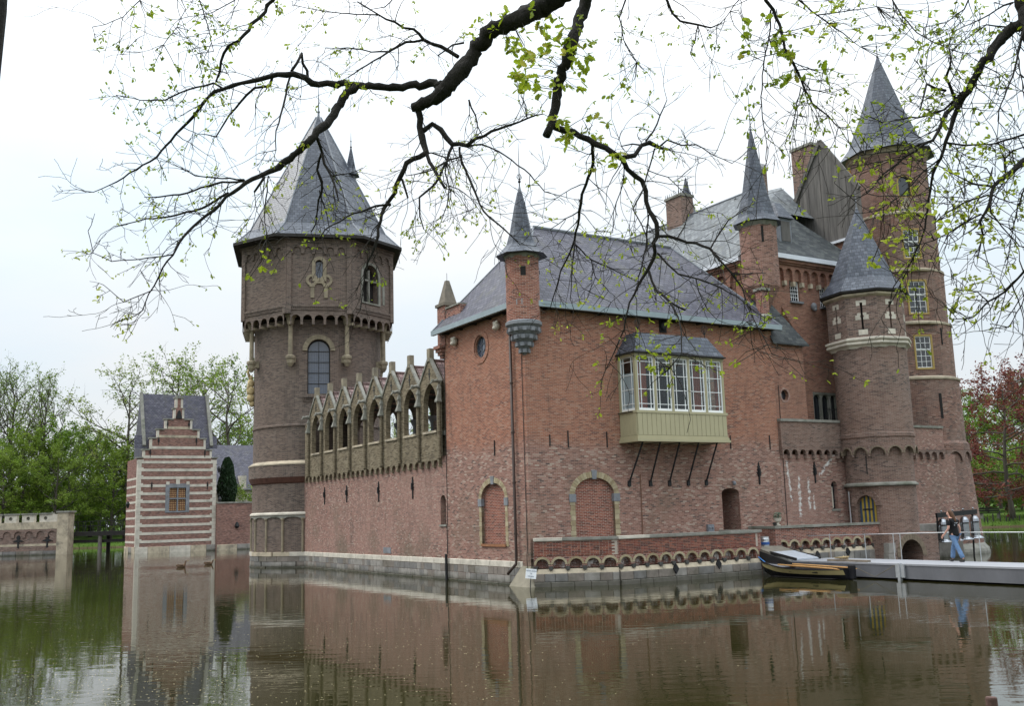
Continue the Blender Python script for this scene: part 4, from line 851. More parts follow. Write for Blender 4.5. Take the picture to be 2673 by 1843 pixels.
# corner turret with slate spire
kc = (13.85, 1.05); kt = MB().lathe([(.25, 11.6), (.86, 12.7), (.86, 15.75)], 10, *kc, rot=.3).obj('corner_turret', masonry('brick_keep_turret', [(.0, (.10, .05, .04)), (.3, (.22, .105, .08)), (.7, (.27, .14, .105)), (1., (.33, .19, .15))], (.36, .29, .24), dirt_amt=.3), KE)
MB().lathe([(.88, 15.55), (.98, 15.68), (.98, 15.78)], 8, *kc, rot=.3).obj('cornice', M_CAPS, kt)
MB().lathe([(1.16, 15.75), (.92, 16.1), (.62, 17.3), (.06, 20.4), (0, 20.5)], 8, *kc, rot=.3, capb=True).obj('spire', M_SLATE, kt)
finial(kt, kc, 20.4, 2.4, M_LEAD); d = Vector((-.53, -.85, 0)); q = Vector((*kc, 15.1))+d*.84; MB().beam(q-d*.05, q+d*.03, .1, .75).obj('slit_window', M_DARK, kt)
# chimneys
def chimney(u, v, su, sv, z0, z1, lab=None):
    o = MB().box(u-su/2, u+su/2, v-sv/2, v+sv/2, z0, z1).obj('chimney', M_TURRET, KE); mb = MB().box(u-su/2-.06, u+su/2+.06, v-sv/2-.06, v+sv/2+.06, z1, z1+.14); mb.obj('chimney_cap', M_CAPS, o); mb = MB()
    n = 7
    for k in range(n+1):
        for s_ in (-1, 1): mb.tube([(u-su/2+su*k/n, v+s_*sv/2, z1+.14), (u-su/2+su*k/n, v+s_*sv/2, z1+.34)], .014, 4); mb.tube([(u+s_*su/2, v-sv/2+sv*k/n, z1+.14), (u+s_*su/2, v-sv/2+sv*k/n, z1+.34)], .014, 4)
    mb.tube([(u, v, z1+.1), (u, v, z1+1.5)], [.03, .01], 4); mb.obj('chimney_ironwork', M_IRON, o, kind='stuff'); return o
chimney(21.7, 4.55, 1.0, 1.4, 15.0, 22.0); chimney(17.2, 10.15, .9, 1.3, 18.3, 20.15)
mb = MB().lathe([(.7, 18.4), (.6, 19.0), (.05, 21.6), (0, 21.7)], 8, 18.0, 10.4); mb.obj('spirelet', M_SLATE, KE)
chimney(17.3, 3.9, .4, .5, 17.5, 19.85)
# boarded gable
GU, gv, gz = 20.5, 2.6, 21.55; slope = 1.41; mb = MB(); zb = 16.05; hw2 = (gz-zb)/slope
gb = MB().box(GU+.05, GU+.5, 1.12, gv+hw2, 13.6, zb-.15).obj('gable_brick_wall', M_KEEP, KE)
npl = 19
for k in range(npl):
    a = gv-hw2+2*hw2*k/npl+.012; b = gv-hw2+2*hw2*(k+1)/npl-.012; za = gz-abs(a-gv)*slope; zc = gz-abs(b-gv)*slope
    if b < .45: continue
    poly = [(a, zb), (b, zb), (b, max(zc, zb+.02)), (a, max(za, zb+.02))]
    if a < gv < b: poly = [(a, zb), (b, zb), (b, zc), (gv, gz), (a, za)]
    MB().prism(poly, MPA(GU+RND.uniform(-.012, .012)), 0, .05).obj('gable_board', M_BOARD, KE)
mb = MB()
for sg in (-1, 1): mb.beam((GU-.04, gv+(sg*hw2*1.02 if sg > 0 else -2.25), (zb-.05 if sg > 0 else gz-2.25*slope)), (GU-.04, gv, gz+.08), .22, .12, up=(1, 0, 0))
mb.obj('barge_board', M_BOARD, KE); MB().box(GU-.12, GU+.1, 1.0, gv+hw2+.2, zb-.14, zb-.01).obj('coping', M_GUTW, KE)
# ------------------------------------------------------------------ turret on the long front
S = (18.42, -1.0); ST = thing('stair_turret', 'round brown brick turret with eight sided slate cap and arrow slits', 'turret', (*S, 0), True)
vd = Vector((S[0]-CL.x, S[1]-CL.y, 0)).normalized(); sf = atan2(-vd.y, -vd.x)       # direction towards the viewer
def MPS(al, ap):
    n_ = Vector((cos(sf+al), sin(sf+al), 0)); t_ = Vector((-n_.y, n_.x, 0)); c = Vector((*S, 0))
    return lambda s, z, d=0.: tuple(c+t_*s+n_*(ap-d)+Vector((0, 0, z)))
RS = 1.62
dh = radians(24); dal = -.50          # doorway sector
sw = sin(dh)*1.50; apc = cos(dh)*1.50; drw = arch(-.46, .46, 1.05, 2.55, .46, 12)
mb = MB().lathe([(1.50, .98), (1.50, 3.42)], 36, *S, sf+dal+dh, sf+dal+2*pi-dh, rref=1.50); mb.wall(MPS(dal, apc), rect(-sw, sw, .98, 3.42), [drw], .3); mb.obj('lower_wall', M_TURRET, ST)
MB().lathe([(1.50, 3.40), (1.63, 3.43), (1.63, 3.50), (1.5, 3.58)], 40, *S).obj('string_course', M_CAPS, ST)
MB().lathe([(1.50, 3.5), (1.50, 5.2)], 40, *S, rref=1.5).obj('middle_wall', M_TURRET, ST)
MB().lathe([(RS+.02, 5.15), (RS+.02, 9.75)], 40, *S, rref=RS).obj('shaft_wall', M_TURRET, ST)
MB().lathe([(RS+.02, 5.55), (RS+.06, 5.6), (RS+.06, 5.74), (RS+.02, 5.79)], 40, *S).obj('dentil_course', M_TURRET, ST)
# machicolation arches round the shaft
na = 14; M_RIMS = plain('tan_rim_brick', (.20, .155, .11), .9, .25, 7., stain=((.10, .08, .06), .5))
for k in range(na):
    al = 2*pi*k/na
    if cos(al) < -.3: continue
    hw_ = (RS+.06)*tan(pi/na); corbel_arches(ST, MPS(al, RS+.03), -hw_, hw_, 4.72, 5.22, 1, .02, M_TURRET, band=.06, leg=.2)
    w_ = wedge_ring(MPS(al, RS+.06), 0, 4.83, hw_*.78, hw_*.78, .06, 9, 0, pi, -.03, .15, .05)
    mb = MB()
    for q in w_:
        i = len(mb.v); mb.v += q.v; mb.f += [tuple(j+i for j in f) for f in q.f]; mb.uv += q.uv; mb.mi += q.mi
    mb.obj('voussoir_ring', M_RIMS, ST, kind='stuff')
# octagonal head
AO = 1.66; HO = AO*tan(pi/8); fo = -.10; Z0, Z1 = 10.05, 12.05; mb = MB()
for k in range(8):
    al = fo+pi/4*k; mp = MPS(al, AO); mb.wall(mp, rect(-HO, HO, Z0, Z1), [rect(-.045, .045, 10.42, 11.72)], .2)
mb.obj('head_wall', M_TURRET, ST)
for k in range(8):
    al = fo+pi/4*k; mp = MPS(al, AO)
    if cos(al) < -.2: continue
    MB().prism(rect(-.05, .05, 10.4, 11.75), mp, .19, .22).obj('slit_back', M_DARK, ST)
    MB().prism([(-.22, 11.58), (-.06, 11.58), (-.06, 11.72), (.06, 11.72), (.06, 11.58), (.22, 11.58), (.22, 11.82), (-.22, 11.82)], mp, -.012, .1).obj('slit_stone', M_SANDL, ST)
    MB().prism(rect(-.20, .20, 10.22, 10.46), mp, -.012, .1).obj('slit_stone', M_SANDL, ST)
    for sg in (-1, 1):
        q = [(sg*.05, 10.92), (sg*.29, 10.92), (sg*.29, 11.14), (sg*.2, 11.14), (sg*.2, 11.24), (sg*.05, 11.24), (sg*.05, 11.15), (sg*.1, 11.08), (sg*.05, 11.01)]
        MB().prism(q if sg > 0 else q[::-1], mp, -.012, .1).obj('slit_stone', M_SANDL, ST)
def octp(ap, z, rot=fo): r = ap/cos(pi/8); return (r, z)
def olathe(prof, name, mat, parent, capb=False): return MB().lathe([(a/cos(pi/8), z) for a, z in prof], 8, *S, rot=sf+fo+pi/8, capb=capb).obj(name, mat, parent)
olathe([(1.60, 9.62), (1.66, 9.72), (1.80, 9.80), (1.80, 9.88), (1.74, 9.92), (1.84, 9.98), (1.84, 10.06), (1.66, 10.12)], 'cornice', M_SANDL, ST)
olathe([(1.66, 11.98), (1.80, 12.06), (1.80, 12.14), (1.72, 12.18)], 'cornice', M_SAND, ST); olathe([(1.72, 12.14), (1.92, 12.2), (1.92, 12.3)], 'eaves_edge', M_TBLACK, ST, True)
ss = olathe([(1.94, 12.28), (1.45, 12.95), (.06, 16.55), (0, 16.65)], 'spire', M_SLATE, ST); finial(ss, S, 16.5, 1.0, M_LEAD)
# striped door
fd = MPS(dal, apc)
mb = MB().prism(drw, fd, .26, .3); do = mb.obj('door', plain('door_blue', (.055, .075, .10), .6, .15), ST)
M_DY, M_DB = plain('stripe_yellow', (.42, .29, .05), .6, .15), plain('stripe_blue', (.05, .075, .115), .6, .15)
npk = 9
for k in range(npk):
    a = -.44+.88*k/npk; b = -.44+.88*(k+1)/npk-.008; zt = lambda s: 2.55+.44*sqrt(max(0, 1-(s/.455)**2))
    MB().prism([(a, 1.02), (b, 1.02), (b, zt(b)), ((a+b)/2, zt((a+b)/2)), (a, zt(a))], fd, .2, .262).obj('plank', M_DY if k % 2 else M_DB, do)
MB().prism(rect(-.30, .2, 2.36, 2.42), fd, .17, .21).obj('strap_hinge', M_IRON, do)
for w_ in wedge_ring(fd, 0, 2.55, .46, .46, .26, 13, 0, pi, -.06, .12, .08): w_.obj('voussoir', M_TURRET, ST)
MB().tube([MPS(dal-.55, 1.6)(0, 3.2), MPS(dal-.55, 1.6)(0, 1.6), MPS(dal-.5, 1.66)(0, 1.1)], .03, 6).obj('hand_rail', M_STEEL, ST)
bar_anchor(ST, MPS(-.35, 1.5), 0, 3.95, 4.75)
# wall between the turret and the tall tower
CW = thing('curtain_wall', 'short brick curtain wall between striped door turret and tall tower', 'wall', (22, .2, 0), True)
slw = arch(21.55, 21.95, 2.5, 3.75, .2, 8); fv = .35
mb = MB().wall(MPB(fv), rect(18.8, 26.0, -.6, 5.0), [slw], .25); mb.obj('wall', M_OLD, CW); MB().prism(slw, MPB(fv), .2, .24).obj('slit_pane', M_PANE, CW); MB().prism(rect(21.57, 21.68, 2.55, 3.7), MPB(fv), .05, .2).obj('slit_frame', M_OCHRE, CW); MB().prism(rect(21.48, 22.02, 2.4, 2.5), MPB(fv), -.04, .2).obj('sill', M_CAPS, CW)
mb = MB().wall(MPB(fv-.16), rect(19.5, 25, 5.2, 6.3)); mb.obj('parapet_wall', M_OLD, CW); MB().box(19.5, 25, fv-.22, fv+.2, 6.3, 6.42).obj('coping', M_CAPS, CW); corbel_arches(CW, MPB(fv), 20.0, 25.0, 4.75, 5.22, 9, .16, M_TURRET, band=.1, leg=.24)
fleur(CW, MPB(fv), 21.15, 3.9, 4.9, w=.12)
sw_ = arch(17.32, 18.80, -.4, .32, .72, 12)
mb = MB().wall(MPB(-2.62), rect(16.65, 19.95, -.6, 1.32), [sw_], 1.2); mb.face([(16.65, -2.62, 1.32), (19.95, -2.62, 1.32), (19.95, -.9, 1.36), (16.65, -.9, 1.36)]); mb.face([(19.95, -2.62, -.6), (19.95, -.9, -.6), (19.95, -.9, 1.32), (19.95, -2.62, 1.32)]); mb.face([(16.65, -2.62, -.6), (16.65, -.9, -.6), (16.65, -.9, 1.32), (16.65, -2.62, 1.32)]); mb.obj('water_gate_wall', M_TURRET, CW)
MB().prism(sw_, MPB(-2.62), 1.1, 1.2).obj('water_gate_back', M_DARK, CW)
for w_ in wedge_ring(MPB(-2.62), 18.06, .32, .74, .72, .26, 15, 0, pi, -.03, .1, .08): w_.obj('voussoir', M_RIMS, CW)
for z0, z1, a0, a1 in ((.5, .95, 16.5, 16.95), (.05, .5, 16.45, 16.85), (-.4, .05, 16.5, 16.9)): MB().prism(rect(a0, a1, z0+.01, z1-.01), MPB(-2.62), -.06, .2).obj('stone_block', M_BLK[1], CW)
mb = MB().wall(MPB(-.9), rect(19.6, 24.2, -.6, 1.6)); mb.face([(19.6, -.9, 1.6), (24.2, -.9, 1.6), (24.2, .4, 1.6), (19.6, .4, 1.6)]); mb.obj('footing_wall', M_BLK[1], CW)

# ------------------------------------------------------------------ tall tower
tcw = Pd(2004*K, 350*K, 54.0); tl = toL(tcw); TT = (tl.x, tl.y); vd = Vector((tl.x-CL.x, tl.y-CL.y, 0)).normalized(); tf = atan2(-vd.y, -vd.x)
TL = thing('tall_tower', 'tallest round red brick tower with slate spire and white sash windows', 'tower', (*TT, 0), True)
def zt(y): return Pd(2050*K, y*K, 52.0).z
def MPL(al, ap):
    n_ = Vector((cos(tf+al), sin(tf+al), 0)); t_ = Vector((-n_.y, n_.x, 0)); c = Vector((*TT, 0))
    return lambda s, z, d=0.: tuple(c+t_*s+n_*(ap-d)+Vector((0, 0, z)))
secs = [(-.6, 1.1, 3.05, 2.95), (1.1, 5.3, 2.95, 2.66), (5.3, 9.05, 2.62, 2.56), (9.05, 12.0, 2.46, 2.42), (12.0, 14.9, 2.36, 2.30), (14.9, 18.1, 2.24, 2.16), (18.1, 21.75, 2.08, 2.0)]
wz = [(19.0, 20.3, .42, 'arch'), (15.5, 17.2, .5, 's'), (12.45, 14.35, .55, 's'), (9.5, 11.35, .5, 's')]
for i, (z0, z1, ra, rb) in enumerate(secs):
    ww = [q for q in wz if z0 < q[0] < z1]
    if ww:
        a0, a1, hw_, ty = ww[0]; hs_ = radians(22); al = .42; rm = (ra+rb)/2
        sw2, ap2 = sin(hs_)*rm, cos(hs_)*rm
        mb = MB().lathe([(rm, z0), (rm, z1)], 40, *TT, tf+al+hs_, tf+al+2*pi-hs_, rref=2.3); mp = MPL(al, ap2)
        h = arch(-hw_, hw_, a0, a1-hw_, hw_, 12) if ty == 'arch' else rect(-hw_, hw_, a0, a1)
        mb.wall(mp, rect(-sw2, sw2, z0, z1), [h], .2); mb.obj('wall', M_TALL, TL)
        if ty == 's':
            fr = MB(); f_ = .09
            for q in (rect(-hw_, -hw_+f_, a0, a1), rect(hw_-f_, hw_, a0, a1), rect(-hw_+f_, hw_-f_, a0, a0+f_), rect(-hw_+f_, hw_-f_, a1-f_, a1)): fr.prism(q, mp, -.03, .18)
            wo = fr.obj('window_frame', M_OCHRE, TL); zm = a0+f_+(a1-a0-2*f_)*(.58)
            sash(wo, mp, -hw_+f_, hw_-f_, a0+f_, zm, 3, 3, d=.06, fr=.045, pane=M_PANE); sash(wo, mp, -hw_+f_, hw_-f_, zm+.002, a1-f_, 3, 2, d=.03, fr=.045, pane=M_PANE)
        else:
            MB().prism(h, mp, .18, .2).obj('pane', M_PANE, TL); mb = MB(); frame_ring(mb, mp, h, arch(-hw_+.1, hw_-.1, a0+.1, a1-hw_, hw_-.1, 12), .05, .17); mb.obj('window_frame', M_OCHRE, TL)
            MB().prism([(-.5, 18.25), (.5, 18.25), (.5, 18.33), (-.5, 18.33)], mp, -.05, .1).obj('hood_stone', M_CAPS, TL); mb = MB(); mb.prism([(-.34, 18.33), (-.2, 18.33), (.02, 18.85), (-.05, 19.0)], mp, -.06, .05); mb.prism([(.34, 18.33), (.2, 18.33), (-.02, 18.85), (.05, 19.0)], mp, -.055, .05); mb.prism([(-.14, 18.33), (.0, 18.33), (.0, 18.66)], mp, -.05, .05); mb.obj('niche_relief', M_SAND, TL)
    else: MB().lathe([(ra, z0), (rb, z1)], 40, *TT, rref=2.8).obj('wall', M_TALL, TL)
    if i in (2, 3, 4, 5): MB().lathe([(rb-.02, z1-.12), (rb+.07, z1-.08), (rb+.07, z1+.02), (rb-.1, z1+.1)], 40, *TT).obj('string_course', M_SAND, TL)
MB().lathe([(3.22, -.6), (3.24, .1), (3.2, .25), (3.0, .5), (2.9, .6)], 40, *TT).obj('plinth', M_CAPS, TL)
MB().lathe([(2.72, 5.2), (2.75, 5.28), (2.75, 5.6), (2.62, 5.75)], 40, *TT).obj('offset_course', M_TALL, TL)
for k in range(16):
    al = 2*pi*k/16
    if cos(al) < -.1: continue
    hw_ = 2.85*tan(pi/16); corbel_arches(TL, MPL(al, 2.72), -hw_, hw_, 4.7, 5.25, 1, .06, M_TURRET, band=.08, leg=.2)
for al, z0, z1 in ((.62, 6.9, 8.2),): MB().prism(rect(-.07, .07, z0, z1), MPL(al, 2.6), -.01, .03).obj('slit_window', M_DARK, TL)
for al, z0, z1 in ((.02, 11.2, 12.0), (.86, 11.2, 12.0)): bar_anchor(TL, MPL(al, 2.46), 0, z0-.4, z1-.3)
MB().lathe([(2.0, 21.5), (2.14, 21.62), (2.14, 21.72), (2.24, 21.8), (2.24, 21.9)], 40, *TT).obj('cornice', M_SAND, TL)
tsp = MB().lathe([(2.6, 21.8), (2.05, 22.5), (1.2, 24.6), (.05, 28.0), (0, 28.1)], 8, *TT, rot=tf+.25, capb=True).obj('spire', M_SLATE, TL); finial(tsp, TT, 27.9, 1.6, M_IRON)
q = MPL(-1.35, 2.05); MB().prism(rect(-.1, .1, 20.85, 21.35), q, -.2, .02).obj('gilt_bracket', plain('gilding', (.7, .42, .1), .4, .1, metal=.3), TL)

# ------------------------------------------------------------------ terrace walls with little blind arches over the water
def terrace(name, label, pts, counts, z_cap, z_arch, blocks, base):
    t = thing(name, label, 'wall', base, True)
    for (p, q), n in zip(zip(pts[:-1], pts[1:]), counts):
        p = Vector((*p, 0)); q = Vector((*q, 0)); d = (q-p); L = d.length; d.normalize(); nr = Vector((-d.y, d.x, 0))      # inward
        mp = lambda s, z, dd=0., p=p, d=d, nr=nr: tuple(p+d*s+nr*dd+Vector((0, 0, z)))
        w_ = L/n; holes = []
        for k in range(n):
            m = (k+.5)*w_; holes.append(arch(m-w_*.36, m+w_*.36, z_arch, z_arch+.12, w_*.32, 10))
        mb = MB().wall(mp, rect(0, L, z_arch-.001, z_cap-.09), holes, .16); mb.wall(lambda s, z, dd=0.: mp(s, z, .38), rect(0, L, .9, z_cap-.09)); mb.obj('parapet_wall', M_PARA, t)
        MB().wall(lambda s, z, dd=0.: mp(s, z, .16), rect(0, L, z_arch-.1, z_arch+.6)).obj('niche_wall', M_NICHE, t)
        for k in range(n):
            m = (k+.5)*w_; mb = MB()
            for q_ in wedge_ring(mp, m, z_arch+.12, w_*.36, w_*.32, .085, 11, 0, pi, -.018, .1, .07):
                i = len(mb.v); mb.v += q_.v; mb.f += [tuple(j+i for j in f) for f in q_.f]; mb.uv += q_.uv; mb.mi += q_.mi
            mb.obj('voussoir_ring', M_YELV[(k*5) % 3], t, kind='stuff')
            for s_ in ((k*w_,) if k else (k*w_+.06,)): MB().prism([(s_-.06, z_arch-.08), (s_+.06, z_arch-.08), (s_+.085, z_arch+.06), (s_-.085, z_arch+.06)], mp, -.10, .1).obj('corbel_stone', M_CAPSD, t)
        # face bricks laid in front of the wall, course by course
        if base[0] < 5:
            zb0 = z_arch+.12+w_*.32+.10; rows = int((z_cap-.1-zb0)/.0575); MB().wall(lambda s, z, dd=0.: mp(s, z, -.002), rect(0.02, L-.02, zb0, z_cap-.095)).obj('mortar_bed', M_MORTP, t); ang = atan2(d.y, d.x)
            for i in range(rows):
                s_ = 0.02; k = i
                while s_ < L-.06:
                    l = (.225 if k % 2 else .115); l = min(l, L-.02-s_); full = l > .2
                    c = p+d*(s_+l/2)-nr*.004+Vector((0, 0, zb0+.0575*(i+.5)))
                    if abs(l-.225) < .003 or abs(l-.115) < .003:
                        key = (full, RND.randrange(4)); PENDB.append((key, c, ang, t))
                    s_ += l; k += 1
        # ledge, block course, wet foot
        s0 = 0.
        k = 0
        while s0 < L-.1:
            l = min(RND.uniform(.8, 1.3), L-s0); z0, z1 = z_arch-.20, z_arch-.04
            MB().prism([(-.10, z0), (.2, z0), (.2, z1), (-.02, z1)], lambda a, b, dd, s0=s0, l=l: mp(s0+.006+dd*(l-.012), b, a), 0, 1).obj('ledge_stone', M_SAND, t); s0 += l
        r2 = (p-nr*.11).xy, (q-nr*.11).xy
        stone_row(t, r2[0], r2[1], .16, z_arch-.2, .38, .78, .14, None, 'stone_block', .014, .012)
        r2 = (p-nr*.15).xy, (q-nr*.15).xy
        stone_row(t, r2[0], r2[1], -.3, .16, .6, 1.1, .16, [M_BLKW], 'foot_stone', .012, .015)
        MB().wall(lambda s, z, dd=0.: mp(s, z, -.05), rect(0, L, -.4, z_arch-.1)).obj('foot_mortar', M_MORT, t)
        s0 = 0.; 
        while s0 < L-.05:
            l = min(RND.uniform(.9, 1.6), L-s0); l = L-s0 if L-s0-l < .3 else l
            MB().prism(rect(-.07, .44, z_cap-.09, z_cap+.01), lambda a, b, dd, s0=s0, l=l: mp(s0+.004+dd*(l-.008), b, a), 0, 1).obj('cap_stone', M_SANDL if (s0 == 0. and base[0] < 5) else M_CAPS, t); s0 += l
    return t
PENDB = []; M_MORTP = plain('parapet_mortar', (.40, .34, .28), .95, .2, 8.)
M_BRK = [plain('face_brick_'+nm, c, .9, .25, 12., stain=((.07, .045, .035), .5), bump=.3) for nm, c in (('red', (.235, .075, .05)), ('deep_red', (.18, .055, .04)), ('orange', (.28, .105, .068)), ('burnt', (.115, .05, .04)))]
M_NICHE = masonry('brick_niche_limed', [(.0, (.05, .03, .026)), (.5, (.13, .055, .04)), (1., (.2, .09, .07))], (.3, .26, .22), dirt_amt=.3, weather=lambda n, c, ge, uv: (lambda nz: (n.links.new(ge.outputs['Position'], nz.inputs['Vector']), mixc(n, ramp(n, nz.outputs['Fac'], [(.5, (0, 0, 0)), (.6, (1, 1, 1))]).outputs[0], c, (.55, .53, .5)))[1])(N(n, 'TexNoise', Scale=3.2, Detail=8.0, Roughness=.75)))
M_CAPSD = plain('dark_corbel_stone', (.07, .068, .062), .9, .3, 5., bump=.3); M_BLKW = plain('wet_stone', (.115, .105, .085), .55, .25, 3., stain=((.06, .06, .04), .6), bump=.3)
T1 = terrace('terrace_wall', 'low brick terrace wall with little arches below the bay window', [(-.12, -.38), (2.5, -2.0), (9.45, -2.05)], [5, 11], 1.72, .66, True, (4, -2, 0))
MB().face([(-.1, -.1, 1.0), (0, -.4, 1.0), (2.5, -2, 1.0), (9.45, -2.05, 1.0), (9.45, 0, 1.0), (0, 0, 1.0)]).obj('terrace_floor', M_CAPS, T1)
mb = MB().box(9.30, 9.62, -2.03, -.01, -.4, 1.63); mb.obj('end_wall', M_PARA, T1); MB().box(9.28, 9.66, -2.08, -.02, 1.634, 1.735).obj('cap_stone', M_CAPS, T1)
T2 = terrace('terrace_wall', 'low brick terrace wall with little arches below the striped door', [(11.15, -1.45), (17.9, -1.75)], [11], 1.82, .86, True, (14, -1.6, 0))
MB().face([(11.15, -1.4, 1.1), (18.0, -1.7, 1.1), (18.0, 0, 1.1), (11.15, 0, 1.1)]).obj('terrace_floor', M_CAPS, T2); MB().box(11.0, 11.3, -1.5, -.01, -.4, 1.72).obj('end_wall', M_PARA, T2); MB().box(10.96, 11.34, -1.55, -.01, 1.724, 1.835).obj('cap_stone', M_CAPS, T2)
for t, us in ((T1, ((5.05, .44, -2.12), (7.2, .5, -2.12))), (T2, ((13.2, .55, -1.66), (15.0, .62, -1.72)))):
    for u_, z_, v_ in us: MB().prism([(u_-.13, z_), (u_, z_-.19), (u_+.13, z_), (u_, z_+.19)], MPB(v_), -.06, .03).obj('diamond_anchor', M_IRON, t)
bmesh_ = {(f, m): box_mesh('brick', (.213 if f else .103), .012, .0465, M_BRK[m]) for f in (True, False) for m in range(4)}
PENDB.sort(key=lambda q: (toW(q[1])-CAM).length); rest_b = MB()
for i, (key, c, ang, t) in enumerate(PENDB):
    if i < 300: link_mesh('brick', bmesh_[key], t, c, (0, 0, ang))
    else:
        hx = (.213 if key[0] else .103)/2; dv = Vector((cos(ang), sin(ang), 0)); nv = Vector((-dv.y, dv.x, 0)); q = [c+dv*(sx*hx)+nv*(sy*.006)+Vector((0, 0, sz*.02325)) for sz in (-1, 1) for sx, sy in ((-1, -1), (1, -1), (1, 1), (-1, 1))]
        rest_b.hexa(q, key[1])
rest_b.obj('bricks', M_BRK, T1, kind='stuff')
LD = thing('landing', 'small worn stone landing between the two terrace walls', 'landing', (10.3, -1, 0), True)
MB().box(9.63, 10.99, -1.75, -.02, -.5, 1.0).obj('block', M_MORT, LD)
me_ = {}
for i in range(3):
    for j in range(4): MB().box(9.64+.45*i, 9.64+.45*i+.44, -1.74+.43*j, -1.74+.43*j+.42, 1.0, 1.03).obj('paving_slab', M_CAPS, LD)
# ------------------------------------------------------------------ water, ground
def wmat():
    m, n, b = newmat('moat_water'); ge = N(n, 'NewGeometry')
    nz = N(n, 'TexNoise', Scale=.12, Detail=3.0); n.links.new(ge.outputs['Position'], nz.inputs['Vector'])
    c = ramp(n, nz.outputs['Fac'], [(.35, (.016, .0165, .005)), (.65, (.025, .0225, .008))]); n.links.new(c.outputs[0], b.inputs['Base Color'])
    b.inputs['Roughness'].default_value = .025; b.inputs['IOR'].default_value = 1.33; b.inputs['Specular IOR Level'].default_value = .5
    mp = N(n, 'Mapping'); mp.inputs['Scale'].default_value = (.45, 1.3, 1); mp.inputs['Rotation'].default_value = (0, 0, .12); n.links.new(ge.outputs['Position'], mp.inputs[0])
    a = N(n, 'TexNoise', Scale=1.1, Detail=3.0, Roughness=.5); n.links.new(mp.outputs[0], a.inputs['Vector'])
    m2 = N(n, 'Mapping'); m2.inputs['Scale'].default_value = (.7, 1.9, 1); m2.inputs['Rotation'].default_value = (0, 0, -.12); n.links.new(ge.outputs['Position'], m2.inputs[0])
    a2 = N(n, 'TexNoise', Scale=2.2, Detail=2.0, Roughness=.5); n.links.new(m2.outputs[0], a2.inputs['Vector'])
    # calm and breezy patches
    g = N(n, 'TexNoise', Scale=.085, Detail=2.0); n.links.new(ge.outputs['Position'], g.inputs['Vector'])
    gf = ramp(n, g.outputs['Fac'], [(.40, (.06, .06, .06)), (.68, (1, 1, 1))])
    h = vmath(n, 'ADD', vmath(n, 'MULTIPLY', a.outputs['Fac'], .5), vmath(n, 'MULTIPLY', vmath(n, 'MULTIPLY', a2.outputs['Fac'], gf.outputs[0]), .9))
    bp = N(n, 'Bump', Strength=.07, Distance=.10); n.links.new(h, bp.inputs['Height']); n.links.new(bp.outputs[0], b.inputs['Normal'])
    return m
wtr = MB().face([(-420, -30, 0), (420, -30, 0), (420, 420, 0), (-420, 420, 0)]).obj('water', wmat()); wtr['kind'] = 'structure'; wtr['label'] = 'still brown green moat water'
MOAT = [(-400, 128), (-400, 8.6), (-30, 8.8), (6, 8.9), (16, 10.5), (26, 17), (34, 36), (60, 62), (150, 80), (150, 101), (44, 101), (10, 118), (-20, 128)]
def sdist(x, y):
    d = 1e9; n = len(MOAT)
    for i in range(n):
        ax, ay = MOAT[i]; bx, by_ = MOAT[(i+1) % n]; dx, dy = bx-ax, by_-ay; t = max(0, min(1, ((x-ax)*dx+(y-ay)*dy)/(dx*dx+dy*dy)))
        d = min(d, hypot(x-ax-t*dx, y-ay-t*dy))
    return -d if inside((x, y), MOAT) else d
def gz_(x, y):
    s = sdist(x, y); near = max(0., min(1., (30-y)/15))
    top = .55+.5*near+.25*noise.noise(Vector((x*.06, y*.06, 3.1)))
    if y > 90: top = .45+max(0, min(.9, (s-2)*.035))+.18*noise.noise(Vector((x*.11, y*.11, 1.7)))
    if s <= 0: return max(-1.2, s*.6-.02)
    t = min(1., s/(1.3 if y > 60 else 2.2)); return -.02+(top+.02)*(t*t*(3-2*t))+.05*noise.noise(Vector((x*.8, y*.8, .3)))
def axis(segs):
    r = []
    for a, b, st in segs:
        n = max(1, int(round((b-a)/st))); r += [a+(b-a)*k/n for k in range(n)]
    return r+[segs[-1][1]]
gx = axis([(-900, -400, 100), (-400, -140, 16), (-140, -70, 4), (-70, -16, 1.6), (-16, 40, 1.2), (40, 80, 1.5), (80, 160, 6), (160, 400, 30), (400, 900, 100)]); gy = axis([(-120, -20, 20), (-20, 5, 2.5), (5, 22, .6), (22, 60, 4), (60, 94, 3), (94, 140, .9), (140, 190, 3), (190, 400, 20), (400, 1500, 150)])
mb = MB(); mb.v = [(x, y, gz_(x, y)) for y in gy for x in gx]; nx = len(gx)
for j in range(len(gy)-1):
    for i in range(nx-1): mb.f.append((j*nx+i, j*nx+i+1, (j+1)*nx+i+1, (j+1)*nx+i)); mb.uv.append([(0, 0)]*4); mb.mi.append(0)
